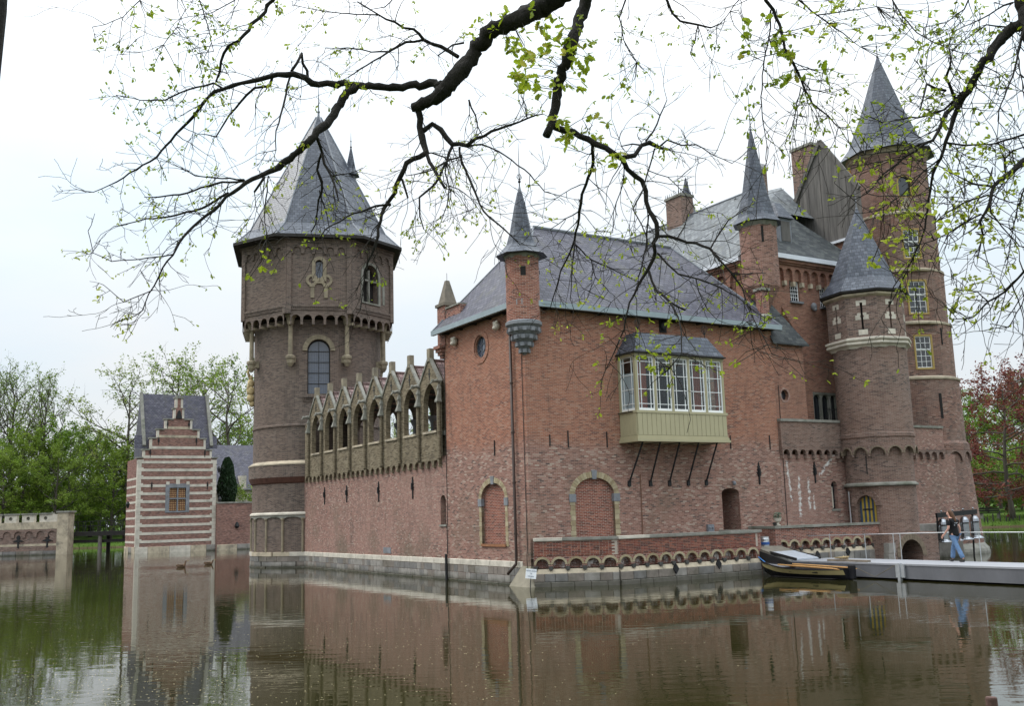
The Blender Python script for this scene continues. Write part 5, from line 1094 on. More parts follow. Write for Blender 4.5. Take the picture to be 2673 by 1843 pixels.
def gmat():
    m, n, b = newmat('grass_ground'); ge = N(n, 'NewGeometry'); sp = N(n, 'SeparateXYZ'); n.links.new(ge.outputs['Position'], sp.inputs[0])
    a = N(n, 'TexNoise', Scale=.35, Detail=8.0, Roughness=.7); n.links.new(ge.outputs['Position'], a.inputs['Vector'])
    c = ramp(n, a.outputs['Fac'], [(.25, (.03, .058, .009)), (.5, (.055, .10, .014)), (.72, (.085, .125, .028)), (.85, (.12, .115, .045))])
    mud = N(n, 'MapRange'); mud.inputs['From Min'].default_value = .06; mud.inputs['From Max'].default_value = .24; n.links.new(sp.outputs['Z'], mud.inputs['Value'])
    cc = mixc(n, mud.outputs[0], (.075, .055, .032), c.outputs[0]); n.links.new(cc, b.inputs['Base Color']); b.inputs['Roughness'].default_value = .95; b.inputs['Specular IOR Level'].default_value = .1
    a3 = N(n, 'TexNoise', Scale=9., Detail=4.0); n.links.new(ge.outputs['Position'], a3.inputs['Vector']); bp = N(n, 'Bump', Strength=.7, Distance=.1); n.links.new(a3.outputs['Fac'], bp.inputs['Height']); n.links.new(bp.outputs[0], b.inputs['Normal'])
    return m
grd = mb.obj('ground', gmat(), smooth=True); grd['kind'] = 'structure'; grd['label'] = 'grassy banks around the moat'

# ------------------------------------------------------------------ gatehouse far left
GV = 69.0; GH = thing('gatehouse', 'striped brick and sandstone gatehouse with stepped gable and slate roof', 'building', (3.1, GV, 0), True)
g0, g1, gm = -.6, 6.9, 3.13; GF = MPB(GV); gwin = rect(2.42, 3.98, 3.92, 6.15)
outl = [(g0, -.6), (g1, -.6), (g1, 9.0), (gm+3.27, 9.0), (gm+3.27, 9.78), (gm+2.65, 9.78), (gm+2.65, 10.9), (gm+2.03, 10.9), (gm+2.03, 11.78), (gm+1.3, 11.78), (gm+1.3, 12.78), (gm+.5, 12.78), (gm+.5, 13.83), (gm+.36, 13.83), (gm+.36, 14.9)]
outl += [(2*gm-s_, z_) for s_, z_ in outl[:2:-1]] + [(g0, 9.0)]
mb = MB().wall(GF, outl, [gwin], .2); mb.wall(lambda s, z, d=0.: (s, GV+.5, z), outl)
for k in range(2, len(outl)): a, b = outl[k], outl[(k+1) % len(outl)]; mb.face([GF(*a), GF(*b), GF(*b, .5), GF(*a, .5)])
mb.wall(MPA(g0), rect(GV, GV+5, -.6, 9.0)); mb.wall(MPA(g1), rect(GV, GV+5, -.6, 9.0)); mb.obj('wall', M_PINK, GH)
zb_ = [.95+.755*k for k in range(11)]
def band(a, b, z, h=.25): MB().prism(rect(a, b, z, z+h), GF, -.02, .1).obj('stone_band', M_SANDL if RND.random() < .7 else M_SAND, GH)
for z in zb_:
    if 3.75 < z+.1 < 6.3: band(g0+.02, 2.2, z); band(4.2, g1-.02, z)
    else: band(g0+.02, g1-.02, z)
for z, h_ in ((9.0, 3.27), (9.9, 2.65), (11.0, 2.03), (11.85, 1.3)): band(gm-h_+.05, gm+h_-.05, z+.02)
k = 0
zq = 0.6
while zq < 8.8:
    L = .55 if k % 2 else .36
    for a, b in ((g0-.012, g0+L), (g1-L, g1+.012)): MB().prism(rect(a, b, zq, zq+.36), GF, -.03, .35).obj('quoin', M_SANDL, GH)
    zq += .377; k += 1
for h_, z in ((3.8, 9.0), (3.27, 9.78), (2.65, 10.9), (2.03, 11.78), (1.3, 12.78), (.5, 13.83), (.36, 14.9)):
    nx_ = {3.8: 3.27, 3.27: 2.65, 2.65: 2.03, 2.03: 1.3, 1.3: .5, .5: .36, .36: 0}[h_]
    for sg in (-1, 1): a, b = gm+sg*nx_, gm+sg*(h_+.1); MB().prism(rect(min(a, b)+(0 if nx_ else .001*sg), max(a, b), z, z+.13), GF, -.1, .55).obj('step_cap', M_CAPS, GH)
for h_, z0, z1 in ((3.27, 9.13, 9.75), (2.65, 9.9, 10.88), (2.03, 11.02, 11.76), (1.3, 11.9, 12.76), (.5, 12.92, 13.8), (.36, 13.97, 14.9)):
    for sg in (-1, 1): a, b = gm+sg*(h_-.2), gm+sg*(h_+.012); MB().prism(rect(min(a, b), max(a, b), z0, z1), GF, -.025, .3).obj('quoin', M_SANDL, GH)
mb = MB().box(gm-.3, gm-.08, GV, GV+.4, 14.9, 15.25); mb.box(gm+.08, gm+.3, GV, GV+.4, 14.9, 15.25); mb.obj('pinnacle_top', M_CAPS, GH); MB().prism([(gm-.3, 12.9), (gm+.3, 12.9), (gm+.12, 13.6), (gm, 13.75), (gm-.12, 13.6)], GF, -.12, .02).obj('carved_crest', M_IRON, GH)
for s_, z0 in ((.75, 5.95), (6.05, 5.95), (gm-1.05, 11.9), (gm+1.0, 11.9), (gm-1.85, 10.3), (gm+1.75, 10.3), (gm-2.6, 9.1), (gm+2.6, 9.1)): fleur(GH, GF, s_, z0, z0+.8, w=.12)
# cross window with lattice shutters
mb = MB(); frame_ring(mb, GF, rect(2.05, 4.32, 3.78, 6.55), gwin, -.05, .15); mb.prism(rect(3.14, 3.26, 3.92, 6.15), GF, -.02, .18); mb.prism(rect(2.42, 3.98, 5.05, 5.17), GF, -.024, .176); wf = mb.obj('window', M_BLUE, GH)
for a, b, c, d in ((2.44, 3.13, 3.94, 5.04), (3.27, 3.96, 3.94, 5.04), (2.44, 3.13, 5.18, 6.13), (3.27, 3.96, 5.18, 6.13)):
    o = MB().prism(rect(a, b, c, d), GF, .12, .16).obj('shutter', plain('shutter_red', (.14, .06, .035), .8), wf); mb = MB(); nn = 4
    for i in range(nn):
        for j in range(5): cx_, cz_ = a+(b-a)*(i+.5)/nn, c+(d-c)*(j+.5)/5; hx, hz = (b-a)/nn*.42, (d-c)/10*.84; mb.prism([(cx_-hx, cz_), (cx_, cz_-hz), (cx_+hx, cz_), (cx_, cz_+hz)], GF, .105, .125)
    mb.obj('diamond_pattern', plain('shutter_ochre', (.40, .25, .12), .8), o, kind='stuff')
for q in (rect(3.02, 3.38, 6.5, 6.95), rect(2.1, 2.4, 6.45, 6.75), rect(4.0, 4.3, 6.45, 6.75)): MB().prism(q, GF, -.06, .1).obj('head_stone', M_SANDL, GH)
stone_row(GH, (g0-.05, GV-.06), (g1+.05, GV-.06), -.1, .6, 1.0, 2.0, .15, [M_SAND, M_SANDL, M_BLK[1]], 'plinth_stone', .02, .02); stone_row(GH, (g0-.08, GV+5), (g0-.08, GV-.06), -.1, .6, 1.2, 2.0, .15, [M_SAND, M_BLK[1]], 'plinth_stone', .02, .02)
for z in zb_[:9]: MB().prism(rect(GV+.4, GV+4.9, z, z+.2), MPA(g0), -.02, .1).obj('stone_band', M_SANDL, GH)
mb = MB(); rv0, rv1, rv2 = GV+.6, GV+2.8, GV+5.0
mb.face([(0.0, rv0, 10.2), (6.35, rv0, 10.2), (6.35, rv1, 15.6), (0.0, rv1, 15.6)]); mb.face([(0, rv2, 10.2), (6.35, rv2, 10.2), (6.35, rv1, 15.6), (0, rv1, 15.6)]); mb.face([(0, rv0, 10.2), (0, rv2, 10.2), (0, rv1, 15.6)]); mb.face([(6.35, rv0, 10.2), (6.35, rv2, 10.2), (6.35, rv1, 15.6)]); mb.box(0, 6.35, rv0, rv2, 9.0, 10.2); grf = mb.obj('roof', M_SLATE_W, GH)
for u_ in (-.1, 6.35):
    n_ = 8
    for k in range(n_): f = k/n_; z0 = 10.2+5.4*f; v_ = rv0+(rv1-rv0)*f; MB().hexa([(u_, v_, z0), (u_+.3, v_, z0), (u_+.3, v_+.26, z0+.65), (u_, v_+.26, z0+.65), (u_, v_-.2, z0+.12), (u_+.3, v_-.2, z0+.12), (u_+.3, v_+.06, z0+.78), (u_, v_+.06, z0+.78)]).obj('verge_stone', M_CAPS, grf)
mb = MB()
for a, b in ((g0-.2, .95), (5.35, g1+.2)): mb.face([(a, GV+.5, 10.0), (b, GV+.5, 10.0), (b, GV+.9, 11.3), (a, GV+.9, 11.3)]); mb.face([(a, GV+.5, 10.0), (a, GV+.9, 11.3), (a, GV+.9, 10.0)]); mb.face([(b, GV+.5, 10.0), (b, GV+.9, 11.3), (b, GV+.9, 10.0)])
mb.obj('eave_roof', M_SLATE_W, GH, kind='stuff'); MB().tube([(gm, GV+.5, 12.6), (gm, rv1-.9, 12.6)], .08, 5).obj('ridge', M_LEAD, grf)
MB().box(g0+.01, g1-.01, GV+4.7, GV+5, -.6, 9.0).obj('rear_wall', M_PINK, GH)
for u_, v_, z_ in ((g1+.35, GV-.1, 4.9), (g0-.5, GV+1.5, 4.6), (g1+.25, GV-.05, 7.9)):
    mb = MB().tube([(u_-.3 if u_ > 3 else u_+.4, v_, z_+.5), (u_, v_, z_+.55)], .03, 5); mb.lathe([(.08, z_-.3), (.2, z_+.1), (.05, z_+.35)], 6, u_, v_); mb.obj('lantern', M_IRON, GH)
# courtyard wall and outbuilding right of the gatehouse
YW = thing('courtyard_wall', 'plain pink brick moat wall between gatehouse and round tower', 'wall', (9.5, GV-.3, 0), True)
MB().box(g1+.02, 16, GV-.35, GV+.1, -.6, 4.55).obj('wall', M_PINK, YW); MB().box(g1+.02, 16, GV-.42, GV+.17, 4.55, 4.7).obj('coping', M_CAPS, YW); stone_row(YW, (g1+.06, GV-.42), (16, GV-.42), -.1, .55, 1., 2., .1, [M_SAND, M_BLK[1]], 'plinth_stone', .02, .02)
mb = MB().lathe([(.12, 2.1), (.25, 2.3), (.1, 2.7)], 6, 8.9, GV-.5); mb.obj('lantern', M_IRON, YW)
OB = thing('outbuilding', 'long low outbuilding with grey slate roof behind courtyard wall', 'building', (13, GV+9, 0), True)
MB().box(g1+.5, 26, GV+7, GV+15, 0, 6.2).obj('wall', M_SANDL, OB); mb = MB(); mb.face([(g1+.2, GV+6.6, 6.1), (26, GV+6.6, 6.1), (26, GV+11, 11.2), (g1+.2, GV+11, 11.2)]); mb.face([(g1+.2, GV+15.4, 6.1), (26, GV+15.4, 6.1), (26, GV+11, 11.2), (g1+.2, GV+11, 11.2)]); mb.face([(g1+.2, GV+6.6, 6.1), (g1+.2, GV+11, 11.2), (g1+.2, GV+15.4, 6.1)]); mb.obj('roof', M_SLATE_W, OB)
MB().box(11.3, 11.9, GV+6.7, GV+8.2, 6.2, 7.6).obj('dormer', M_SANDL, OB)

# ------------------------------------------------------------------ battlemented wall and timber bridge, far left
BY = 101.; zY = lambda x, y: Pd(x*K, y*K, BY).z; xY = lambda x: Pd(x*K, 1200*K, BY).x
BW = thing('battlement_wall', 'pale stone battlemented wall standing in the moat at far left', 'wall', (xY(60), BY, 0)); x0, x1, x2 = xY(-260), xY(131), xY(156); FW = lambda s, z, d=0.: (s, BY+d, z)
zc, zs_, zm = 4.0, 2.95, 2.2
MB().wall(FW, rect(x0, x1, -.5, 3.0)).obj('lower_wall', M_TURRET, BW)
mb = MB().box(x1, x2, BY-.25, BY+1.1, -.5, zc+.12); pi_ = mb.obj('pillar', M_SAND, BW); MB().box(x1-.1, x2+.15, BY-.35, BY+1.2, zc+.12, zc+.3).obj('pillar_cap', M_CAPS, pi_)
MB().prism(rect(x0, x1, 2.55, 3.25), FW, -.12, .5).obj('parapet_band', M_SAND, BW)
pit = 1.75; xx = x1-.7
while xx > x0+2:
    mp_ = MB().wall(FW, rect(xx-1.2, xx, 3.25, zc), [circ(xx-.6, 3.62, .19, .19, 12)], .3); mp_.wall(lambda s, z, d=0.: FW(s, z, .5), rect(xx-1.2, xx, 3.25, zc))
    for a in (xx-1.2, xx): mp_.face([(a, BY, 3.25), (a, BY+.5, 3.25), (a, BY+.5, zc), (a, BY, zc)])
    o = mp_.obj('merlon', M_SANDL, BW); o.location.y -= .0; MB().box(xx-1.27, xx+.07, BY-.1, BY+.58, zc, zc+.15).obj('merlon_cap', M_CAPS, o); MB().prism(circ(xx-.6, 3.62, .19, .19, 12), FW, .2, .22).obj('roundel', M_CAPS, o); xx -= pit
MB().box(x1-.7, x1, BY, BY+.5, 3.25, zc).obj('merlon', M_SANDL, BW)
n_ = 17; corbel_arches(BW, FW, x1-1.12*n_, x1, 1.75, 2.56, n_, .12, M_TURRET, band=.18, leg=.3)
for s_ in (x1-1.0, x1-3.9, x1-7.2, x1-10.5):
    mb = MB().prism(rect(s_-.08, s_+.08, .75, 2.0), FW, -.08, .02); mb.prism([(s_-.55, 1.42), (s_, 1.3), (s_+.55, 1.42), (s_, 1.6)], FW, -.10, .02); mb.prism(circ(s_, 1.75, .2, .2, 8), FW, -.06, .02); mb.obj('wall_anchor', M_IRON, BW)
for k in range(14): MB().prism(rect(x1-1.35*(k+1)+.02, x1-1.35*k-.02, -.2, .42), FW, -.12, .05).obj('plinth_stone', M_BLK[k % 3], BW)
MB().prism(rect(x0, x1, .9, 1.12), FW, -.01, .03).obj('stone_course', M_SAND, BW)
TBY = 102.5; TB = thing('timber_bridge', 'dark timber footbridge with iron railing between battlemented wall and gatehouse', 'bridge', (Pd(225*K, 1200*K, TBY).x, TBY, 0)); xa, xb = Pd(154*K, 1190*K, TBY).x, Pd(303*K, 1190*K, TBY).x; zd = 2.15
nP = 16
for k in range(nP): a = xa+(xb-xa)*k/nP; MB().box(a+.02, a+(xb-xa)/nP-.02, TBY, TBY+2.4, zd-.08, zd).obj('deck_plank', M_TBLACK, TB)
MB().box(xa, xb, TBY-.12, TBY+.12, zd-.42, zd-.085).obj('beam', M_TBLACK, TB); MB().box(xa, xb-.3, TBY+.3, TBY+.55, zd-1.1, zd-.8).obj('beam', M_TBLACK, TB); MB().box(xa, xb, TBY+2.1, TBY+2.35, zd-.42, zd-.085).obj('beam', M_TBLACK, TB)
xp = Pd(226*K, 1200*K, TBY).x; MB().tube([(xp, TBY+.1, -.6), (xp, TBY+.1, zd-.4)], .2, 8).obj('pile', plain('grey_pile', (.16, .145, .13), .9, .3, 4., bump=.3), TB); MB().tube([(xp, TBY+2.2, -.6), (xp, TBY+2.2, zd-.4)], .2, 8).obj('pile', M_TBLACK, TB)
for yy in (TBY, TBY+2.35):
    for z in (1.05, .6): MB().beam((xa, yy, zd+z), (xb-.6, yy, zd+z), .05, .05).obj('rail', M_IRON, TB)
    for k in range(9): a = xa+(xb-xa-.6)*k/8; MB().beam((a, yy, zd), (a, yy, zd+1.08), .045, .045).obj('rail_post', M_IRON, TB)

# ------------------------------------------------------------------ concrete footbridge, ramp, boat
FB = thing('footbridge', 'low grey concrete footbridge with thin steel railing over the moat', 'bridge', (10.6, -9, 0), True)
seg = [(-3.55, -8.55), (-8.57, -13.6), (-13.62, -18.6), (-18.62, -30.0)]
for a, b in seg: MB().box(9.62, 11.8, b, a, .06, .50).obj('slab', M_CONC, FB); MB().box(9.60, 11.82, b+.004, a-.004, .50, .56).obj('deck_top', M_CONCT, FB)
mb = MB().box(9.52, 9.60, -8.75, -8.4, .1, .545); mb.box(9.48, 9.62, -8.6, -8.5, -.6, .58); mb.obj('joint_plate', M_STEEL, FB)
for v_ in (-13.6, -18.6): MB().tube([(10.0, v_, -1), (10.0, v_, .1)], .12, 8).obj('pile', M_CONC, FB)
MB().tube([(11.72, -.4-2.2, 1.42), (11.72, -9, 1.55), (11.72, -30, 1.6)], .014, 6).obj('hand_rail', M_STEEL, FB)
for v_ in (-3.7, -5.4, -6.7, -7.0, -10.2, -14, -18, -22, -26): MB().tube([(11.72, v_, .5), (11.72, v_, 1.5)], .016, 6).obj('rail_post', M_STEEL, FB)
RP = thing('gangway', 'short sloping gangway from the stone landing down to the footbridge', 'gangway', (10.3, -2.6, 0), True)
MB().hexa([(9.55, -2.5, .70), (11.0, -2.5, .70), (11.0, -1.72, .93), (9.55, -1.72, .93), (9.55, -2.5, .86), (11.0, -2.5, .86), (11.0, -1.72, 1.05), (9.55, -1.72, 1.05)]).obj('timber_ramp', plain('brown_ramp', (.17, .15, .12), .9, .2, 3., bump=.3), RP)
MB().hexa([(9.7, -3.75, .57), (10.95, -3.75, .57), (10.95, -2.5, .78), (9.7, -2.5, .78), (9.7, -3.75, .62), (10.95, -3.75, .62), (10.95, -2.5, .87), (9.7, -2.5, .87)]).obj('metal_plate', plain('aluminium_plate', (.55, .58, .63), .45, .08, 6., metal=.5), RP)
for u_ in (9.66, 10.99): MB().beam((u_, -3.8, .6), (u_, -2.45, .84), .06, .1).obj('side_rail', M_TBLACK, RP)
mb = MB().hexa([(9.5, -3.6, .12), (9.62, -3.6, .12), (9.62, -1.9, .55), (9.5, -1.9, .55), (9.5, -3.6, .5), (9.62, -3.6, .5), (9.62, -1.9, .92), (9.5, -1.9, .92)]); mb.obj('side_beam', M_TBLACK, RP)
tag(MB().tube([toW(p) for p in ((9.42, -1.95, .72), (9.4, -2.5, .42), (9.42, -2.9, .36), (9.45, -3.7, .30), (9.5, -4.0, .34))], .022, 6).obj('mooring_rope', plain('blue_rope', (.06, .22, .55), .7, .15)), 'bright blue mooring rope along the gangway side', 'rope')
M_HULL = plain('tarred_hull', (.012, .012, .014), .35, .3, 3.); M_CREAM = plain('cream_strake', (.52, .43, .21), .5, .1, 3.); M_OAR = plain('varnished_oar', (.50, .27, .10), .5, .2, 4.)
BO = thing('rowing_boat', 'black and cream wooden rowing boat with two oars beside the footbridge', 'boat', (8.85, -5.0, 0), True)
def hull(t, s, side):   # t along (0 stern .. 1 bow), s 0 keel .. 1 sheer
    v_ = -7.0+4.1*t; b = .56*(sin(pi*min(1, .18+.60*t)))**.8*(1-max(0, (t-.55)/.45)**2.2); zs = .31+.07*(1-t)**3+.20*t**3; zk = -.12+.28*max(0, (t-.75)/.25)**2
    bb = b*min(1, .62+.38*s) if s > .0 else 0; return (8.85+side*bb*(s**.45 if s < 1 else 1), v_+.12*t*s*(t > .9), zk+(zs-zk)*s)
nt_ = 18
def strake(s0, s1, name, mat, off=0.):
    mb = MB()
    for side in (-1, 1):
        for k in range(nt_):
            q = [hull(k/nt_, s0, side), hull((k+1)/nt_, s0, side), hull((k+1)/nt_, s1, side), hull(k/nt_, s1, side)]
            mb.face([(p[0]+side*off, p[1], p[2]) for p in q])
    return mb
mb = strake(0, .25, '', 0); 
for a, b in ((.25, .55), (.55, 1.0)):
    m2 = strake(a, b, '', 0); i = len(mb.v); mb.v += m2.v; mb.f += [tuple(j+i for j in f) for f in m2.f]; mb.uv += m2.uv; mb.mi += m2.mi
mb.face([hull(0, 1, -1), hull(0, .4, -1), hull(0, .0, 1), hull(0, .4, 1), hull(0, 1, 1)]); hu = mb.obj('hull', M_HULL, BO)
strake(.60, .97, '', 0, .012).obj('cream_strake', M_CREAM, hu)
mb = MB()
for side in (-1, 1): mb.tube([Vector(hull(k/nt_, 1, side)) for k in range(nt_+1)], .028, 5)
mb.obj('gunwale', M_HULL, hu)
mb = MB()
for k in range(13, nt_): mb.face([hull(k/nt_, .97, -1), hull(k/nt_, .97, 1), hull((k+1)/nt_, .97, 1), hull((k+1)/nt_, .97, -1)])
mb.obj('fore_deck', plain('grey_deck', (.16, .16, .17), .6), BO)
mb = MB()
for k in range(0, 3): mb.face([hull(k/nt_, .9, -1), hull(k/nt_, .9, 1), hull((k+1)/nt_, .9, 1), hull((k+1)/nt_, .9, -1)])
mb.obj('stern_deck', plain('grey_deck2', (.13, .13, .15), .6), BO)
for v_ in (-5.8, -4.7): MB().box(8.4, 9.3, v_-.12, v_+.12, .22, .26).obj('thwart', M_HULL, BO)
MB().box(8.4, 9.25, -6.6, -3.7, .02, .04).obj('floor_boards', M_TBLACK, BO)
MB().box(8.78, 8.92, -7.22, -6.99, .05, .5).obj('rudder_block', M_HULL, BO)
for du, v0, v1 in ((-.36, -6.4, -3.9), (.34, -6.55, -4.1)):
    mb = MB().tube([(8.85+du, v0, .40), (8.85+du*.9, (v0+v1)/2, .43), (8.85+du*.8, v1, .46)], [.03, .035, .03], 6); mb.hexa([(8.85+du-.07, v0-.5, .36), (8.85+du+.07, v0-.5, .36), (8.85+du+.05, v0, .39), (8.85+du-.05, v0, .39), (8.85+du-.07, v0-.5, .38), (8.85+du+.07, v0-.5, .38), (8.85+du+.05, v0, .42), (8.85+du-.05, v0, .42)]); mb.obj('oar', M_OAR, BO)
tag(MB().tube([toW(p) for p in ((9.1, -7.1, .4), (9.3, -7.7, .1), (9.5, -8.4, .5))], .012, 5).obj('mooring_line', plain('hemp', (.12, .10, .07), .9)), 'thin dark mooring line from boat stern to footbridge', 'rope')
PK = thing('timber_baulk', 'weathered timber plank with coiled rope lying on the footbridge deck', 'plank', (9.9, -6.2, .56), True)
MB().box(9.78, 10.0, -7.0, -5.2, .561, .63).obj('plank', plain('grey_plank', (.20, .16, .12), .9, .3, 4.), PK)
mb = MB(); mb.tube([(9.88+.13*cos(t*.7), -6.0+.2*sin(t*.7)+.012*t, .65+.012*(t % 9)) for t in range(30)], .02, 5); mb.obj('coiled_rope', plain('rope_tan', (.34, .25, .13), .9, .2, 9.), PK)
# keg on the landing
KG = thing('beer_keg', 'silver and blue steel keg standing on the stone landing', 'keg', (10.38, -1.5, 1.03), True); c = (10.38, -1.5); z = 1.03
MB().lathe([(.15, z), (.17, z+.02), (.17, z+.06), (.165, z+.07), (.18, z+.1), (.18, z+.19), (.175, z+.2), (.18, z+.22), (.18, z+.31), (.165, z+.35), (.17, z+.36), (.17, z+.40), (.15, z+.40), (.15, z+.37), (0, z+.37)], 20, *c).obj('body', plain('keg_steel', (.55, .56, .57), .3, .1, 8., metal=.8), KG, smooth=True)
MB().lathe([(.183, z+.075), (.184, z+.19)], 20, *c).obj('blue_band', plain('keg_blue', (.03, .08, .25), .4), KG, smooth=True)
# stone urn with plant on the terrace end
UR = thing('planted_urn', 'pale stone urn with grey green plant on terrace wall end', 'planter', (11.5, -1.25, 1.83), True); c = (11.5, -1.2); z = 1.835
MB().lathe([(.11, z), (.11, z+.04), (.05, z+.08), (.05, z+.13), (.13, z+.2), (.16, z+.3), (.18, z+.33), (.14, z+.33)], 14, *c).obj('urn', M_SANDL, UR, smooth=True)
mb = MB()
for k in range(160):
    t = RND.uniform(0, 2*pi); r = RND.random()**.5*.17; h = z+.32+RND.random()*.22; p = Vector((c[0]+r*cos(t), c[1]+r*sin(t), h)); a = Vector((RND.gauss(0, 1), RND.gauss(0, 1), RND.gauss(0, 1))).normalized()*.035; b = Vector((RND.gauss(0, 1), RND.gauss(0, 1), RND.gauss(0, 1))).normalized()*.025
    mb.face([p-a, p+b, p+a, p-b], [(0, 0)]*4)
mb.obj('foliage', plain('urn_leaf', (.12, .16, .11), .8, .3), UR, kind='stuff')
tag(MB().lathe([(.06, 1.835), (.085, 1.98), (.07, 1.98), (.065, 1.95)], 10, 11.22, -1.3).obj('flower_pot', plain('dark_pot', (.03, .028, .026), .7)), 'small dark pot beside the stone urn on the terrace wall', 'pot').matrix_world = Matrix.Translation(Vector((C0.x, C0.y, 0))) @ Matrix.Rotation(YAW, 4, 'Z')
# sign at the corner
SG = thing('notice_sign', 'small white warning sign on a thin post at the castle corner', 'sign', (-.62, -.85, 0), True); sb = toL(Pz(1371, 1535)); 
pc = (-.72, -1.0); MB().tube([(pc[0]-.02, pc[1], -.4), (pc[0]+.1, pc[1]+.02, .62)], .018, 6).obj('post', M_IRON, SG)
sn = Vector((CL.x-pc[0], CL.y-pc[1], 0)).normalized(); st = Vector((-sn.y, sn.x, 0)); so = Vector((pc[0]+.09, pc[1]+.02, .52))+sn*.03
t1 = (st*cos(.12)+Vector((0, 0, 1))*sin(-.12)); t2 = (Vector((0, 0, 1))*cos(.12)+st*sin(.12))
MS = lambda s, z, d=0.: tuple(so+t1*s+t2*z-sn*d)
pl = MB().prism(rect(-.19, .19, -.17, .17), MS, 0, .012).obj('plate', plain('sign_white', (.85, .86, .87), .4, .03), SG)
def text(parent, body, size, origin, ex, ey, mat, name='lettering', align='CENTER', ext=.0008):
    cu_ = bpy.data.curves.new(name, 'FONT'); cu_.body = body; cu_.size = size; cu_.align_x = align; cu_.align_y = 'CENTER'; cu_.extrude = ext; o = bpy.data.objects.new(name, cu_); COL.objects.link(o)
    dg = bpy.context.evaluated_depsgraph_get(); me = bpy.data.meshes.new_from_object(o.evaluated_get(dg)); bpy.data.objects.remove(o); me.materials.clear(); me.materials.append(mat)
    o = bpy.data.objects.new(name, me); COL.objects.link(o); o.parent = parent
    ez = Vector(ex).cross(Vector(ey)); m = Matrix((Vector(ex), Vector(ey), ez)).transposed().to_4x4(); m.translation = Vector(origin)-off_of(parent); o.matrix_local = m; return o
M_INK = plain('sign_ink', (.06, .09, .16), .6, .0)
for k, s in enumerate(('VERBODEN', 'TE', 'VISSEN')): text(pl, s, .074, so+sn*.003+t2*(.095-.095*k), t1, t2, M_INK)
# ------------------------------------------------------------------ lamps on a beam, fence, bench, person, ducks
M_CHROME = plain('polished_chrome', (.30, .31, .33), .24, .06, 5., metal=1.)
LV = -1.6; ua = PB(2117*K, 1166*K, LV); ub = PB(2207*K, 1157*K, LV)
LR = thing('lamp_rack', 'four silver bell shaped lamps hanging from a black beam by the tall tower', 'lamp rack', ((ua[0]+ub[0])/2, LV, 0), True)
A_, B_ = Vector((ua[0], LV, ua[1])), Vector((ub[0], LV, ub[1]))
MB().beam(A_, B_, .1, .22).obj('beam', M_IRON, LR)
for f in (.06, .94):
    q = A_.lerp(B_, f); MB().tube([(q.x, q.y+.1, q.z), (q.x, q.y+.25, -.5)], .045, 6).obj('post', M_IRON, LR)
for f in (.12, .40, .66, .92):
    q = A_.lerp(B_, f); z = q.z-.16; o = MB().lathe([(.02, z), (.12, z-.03), (.20, z-.16), (.22, z-.28), (.20, z-.31), (.19, z-.36), (.205, z-.8), (.21, z-.95), (.34, z-1.04), (.36, z-1.08), (.30, z-1.1), (.0, z-1.06)], 20, q.x, q.y-.02).obj('lamp', M_CHROME, LR, smooth=True)
    mb = MB().tube([(q.x, q.y-.02, q.z-.1), (q.x, q.y-.02, z)], .02, 5); mb.tube([(q.x-.21, q.y-.02, z-.3), (q.x-.30, q.y-.02, z-.38), (q.x-.24, q.y-.02, z-.62)], .015, 5); mb.obj('hanger', M_CHROME, o)
    MB().ball((q.x, q.y, q.z+.17), .05, 6, 5).obj('knob', M_CHROME, o)
# wire fence at the near bank, bottom right
fp = Pd(2241*K, 1580*K, 9.4); FE = thing('wire_fence', 'wooden post with wire mesh fence on the near bank', 'fence', (fp.x, fp.y, 0))
MB().lathe([(.052, .05), (.05, fp.z), (.044, fp.z+.012), (0, fp.z+.014)], 12, fp.x, fp.y).obj('post', plain('fence_post', (.10, .055, .045), .85, .3, 9., bump=.4), FE, smooth=True)
fe = Vector((fp.x+3.2, fp.y-1.2, 0)); fs = Vector((fp.x-.5, fp.y-.6, 0)); mb = MB(); zt_ = fp.z-.09
for s, e in ((Vector((fp.x, fp.y, 0)), fe), (Vector((fp.x, fp.y, 0)), fs)):
    L = (e-s).length; n_ = int(L/.12)
    for k in range(6): mb.tube([s.lerp(e, j/12)+Vector((0, 0, zt_-.13*k+.012*sin(j*2.1+k)+(.10*j/12 if e is fe else -.10*j/12))) for j in range(13)], .0022, 4)
    for j in range(1, n_): p = s.lerp(e, j/n_); o_ = (.10 if e is fe else -.10)*j/n_; mb.tube([p+Vector((0, 0, zt_+o_)), p+Vector((0, 0, zt_+o_-.66))], .0018, 4)
mb.obj('wire_mesh', plain('fence_wire', (.12, .13, .12), .5, .1, metal=.6), FE, kind='stuff')
MB().lathe([(.05, .05), (.05, fp.z-.02)], 10, fe.x, fe.y).obj('post', plain('fence_post2', (.10, .06, .05), .85, .3, 9.), FE)
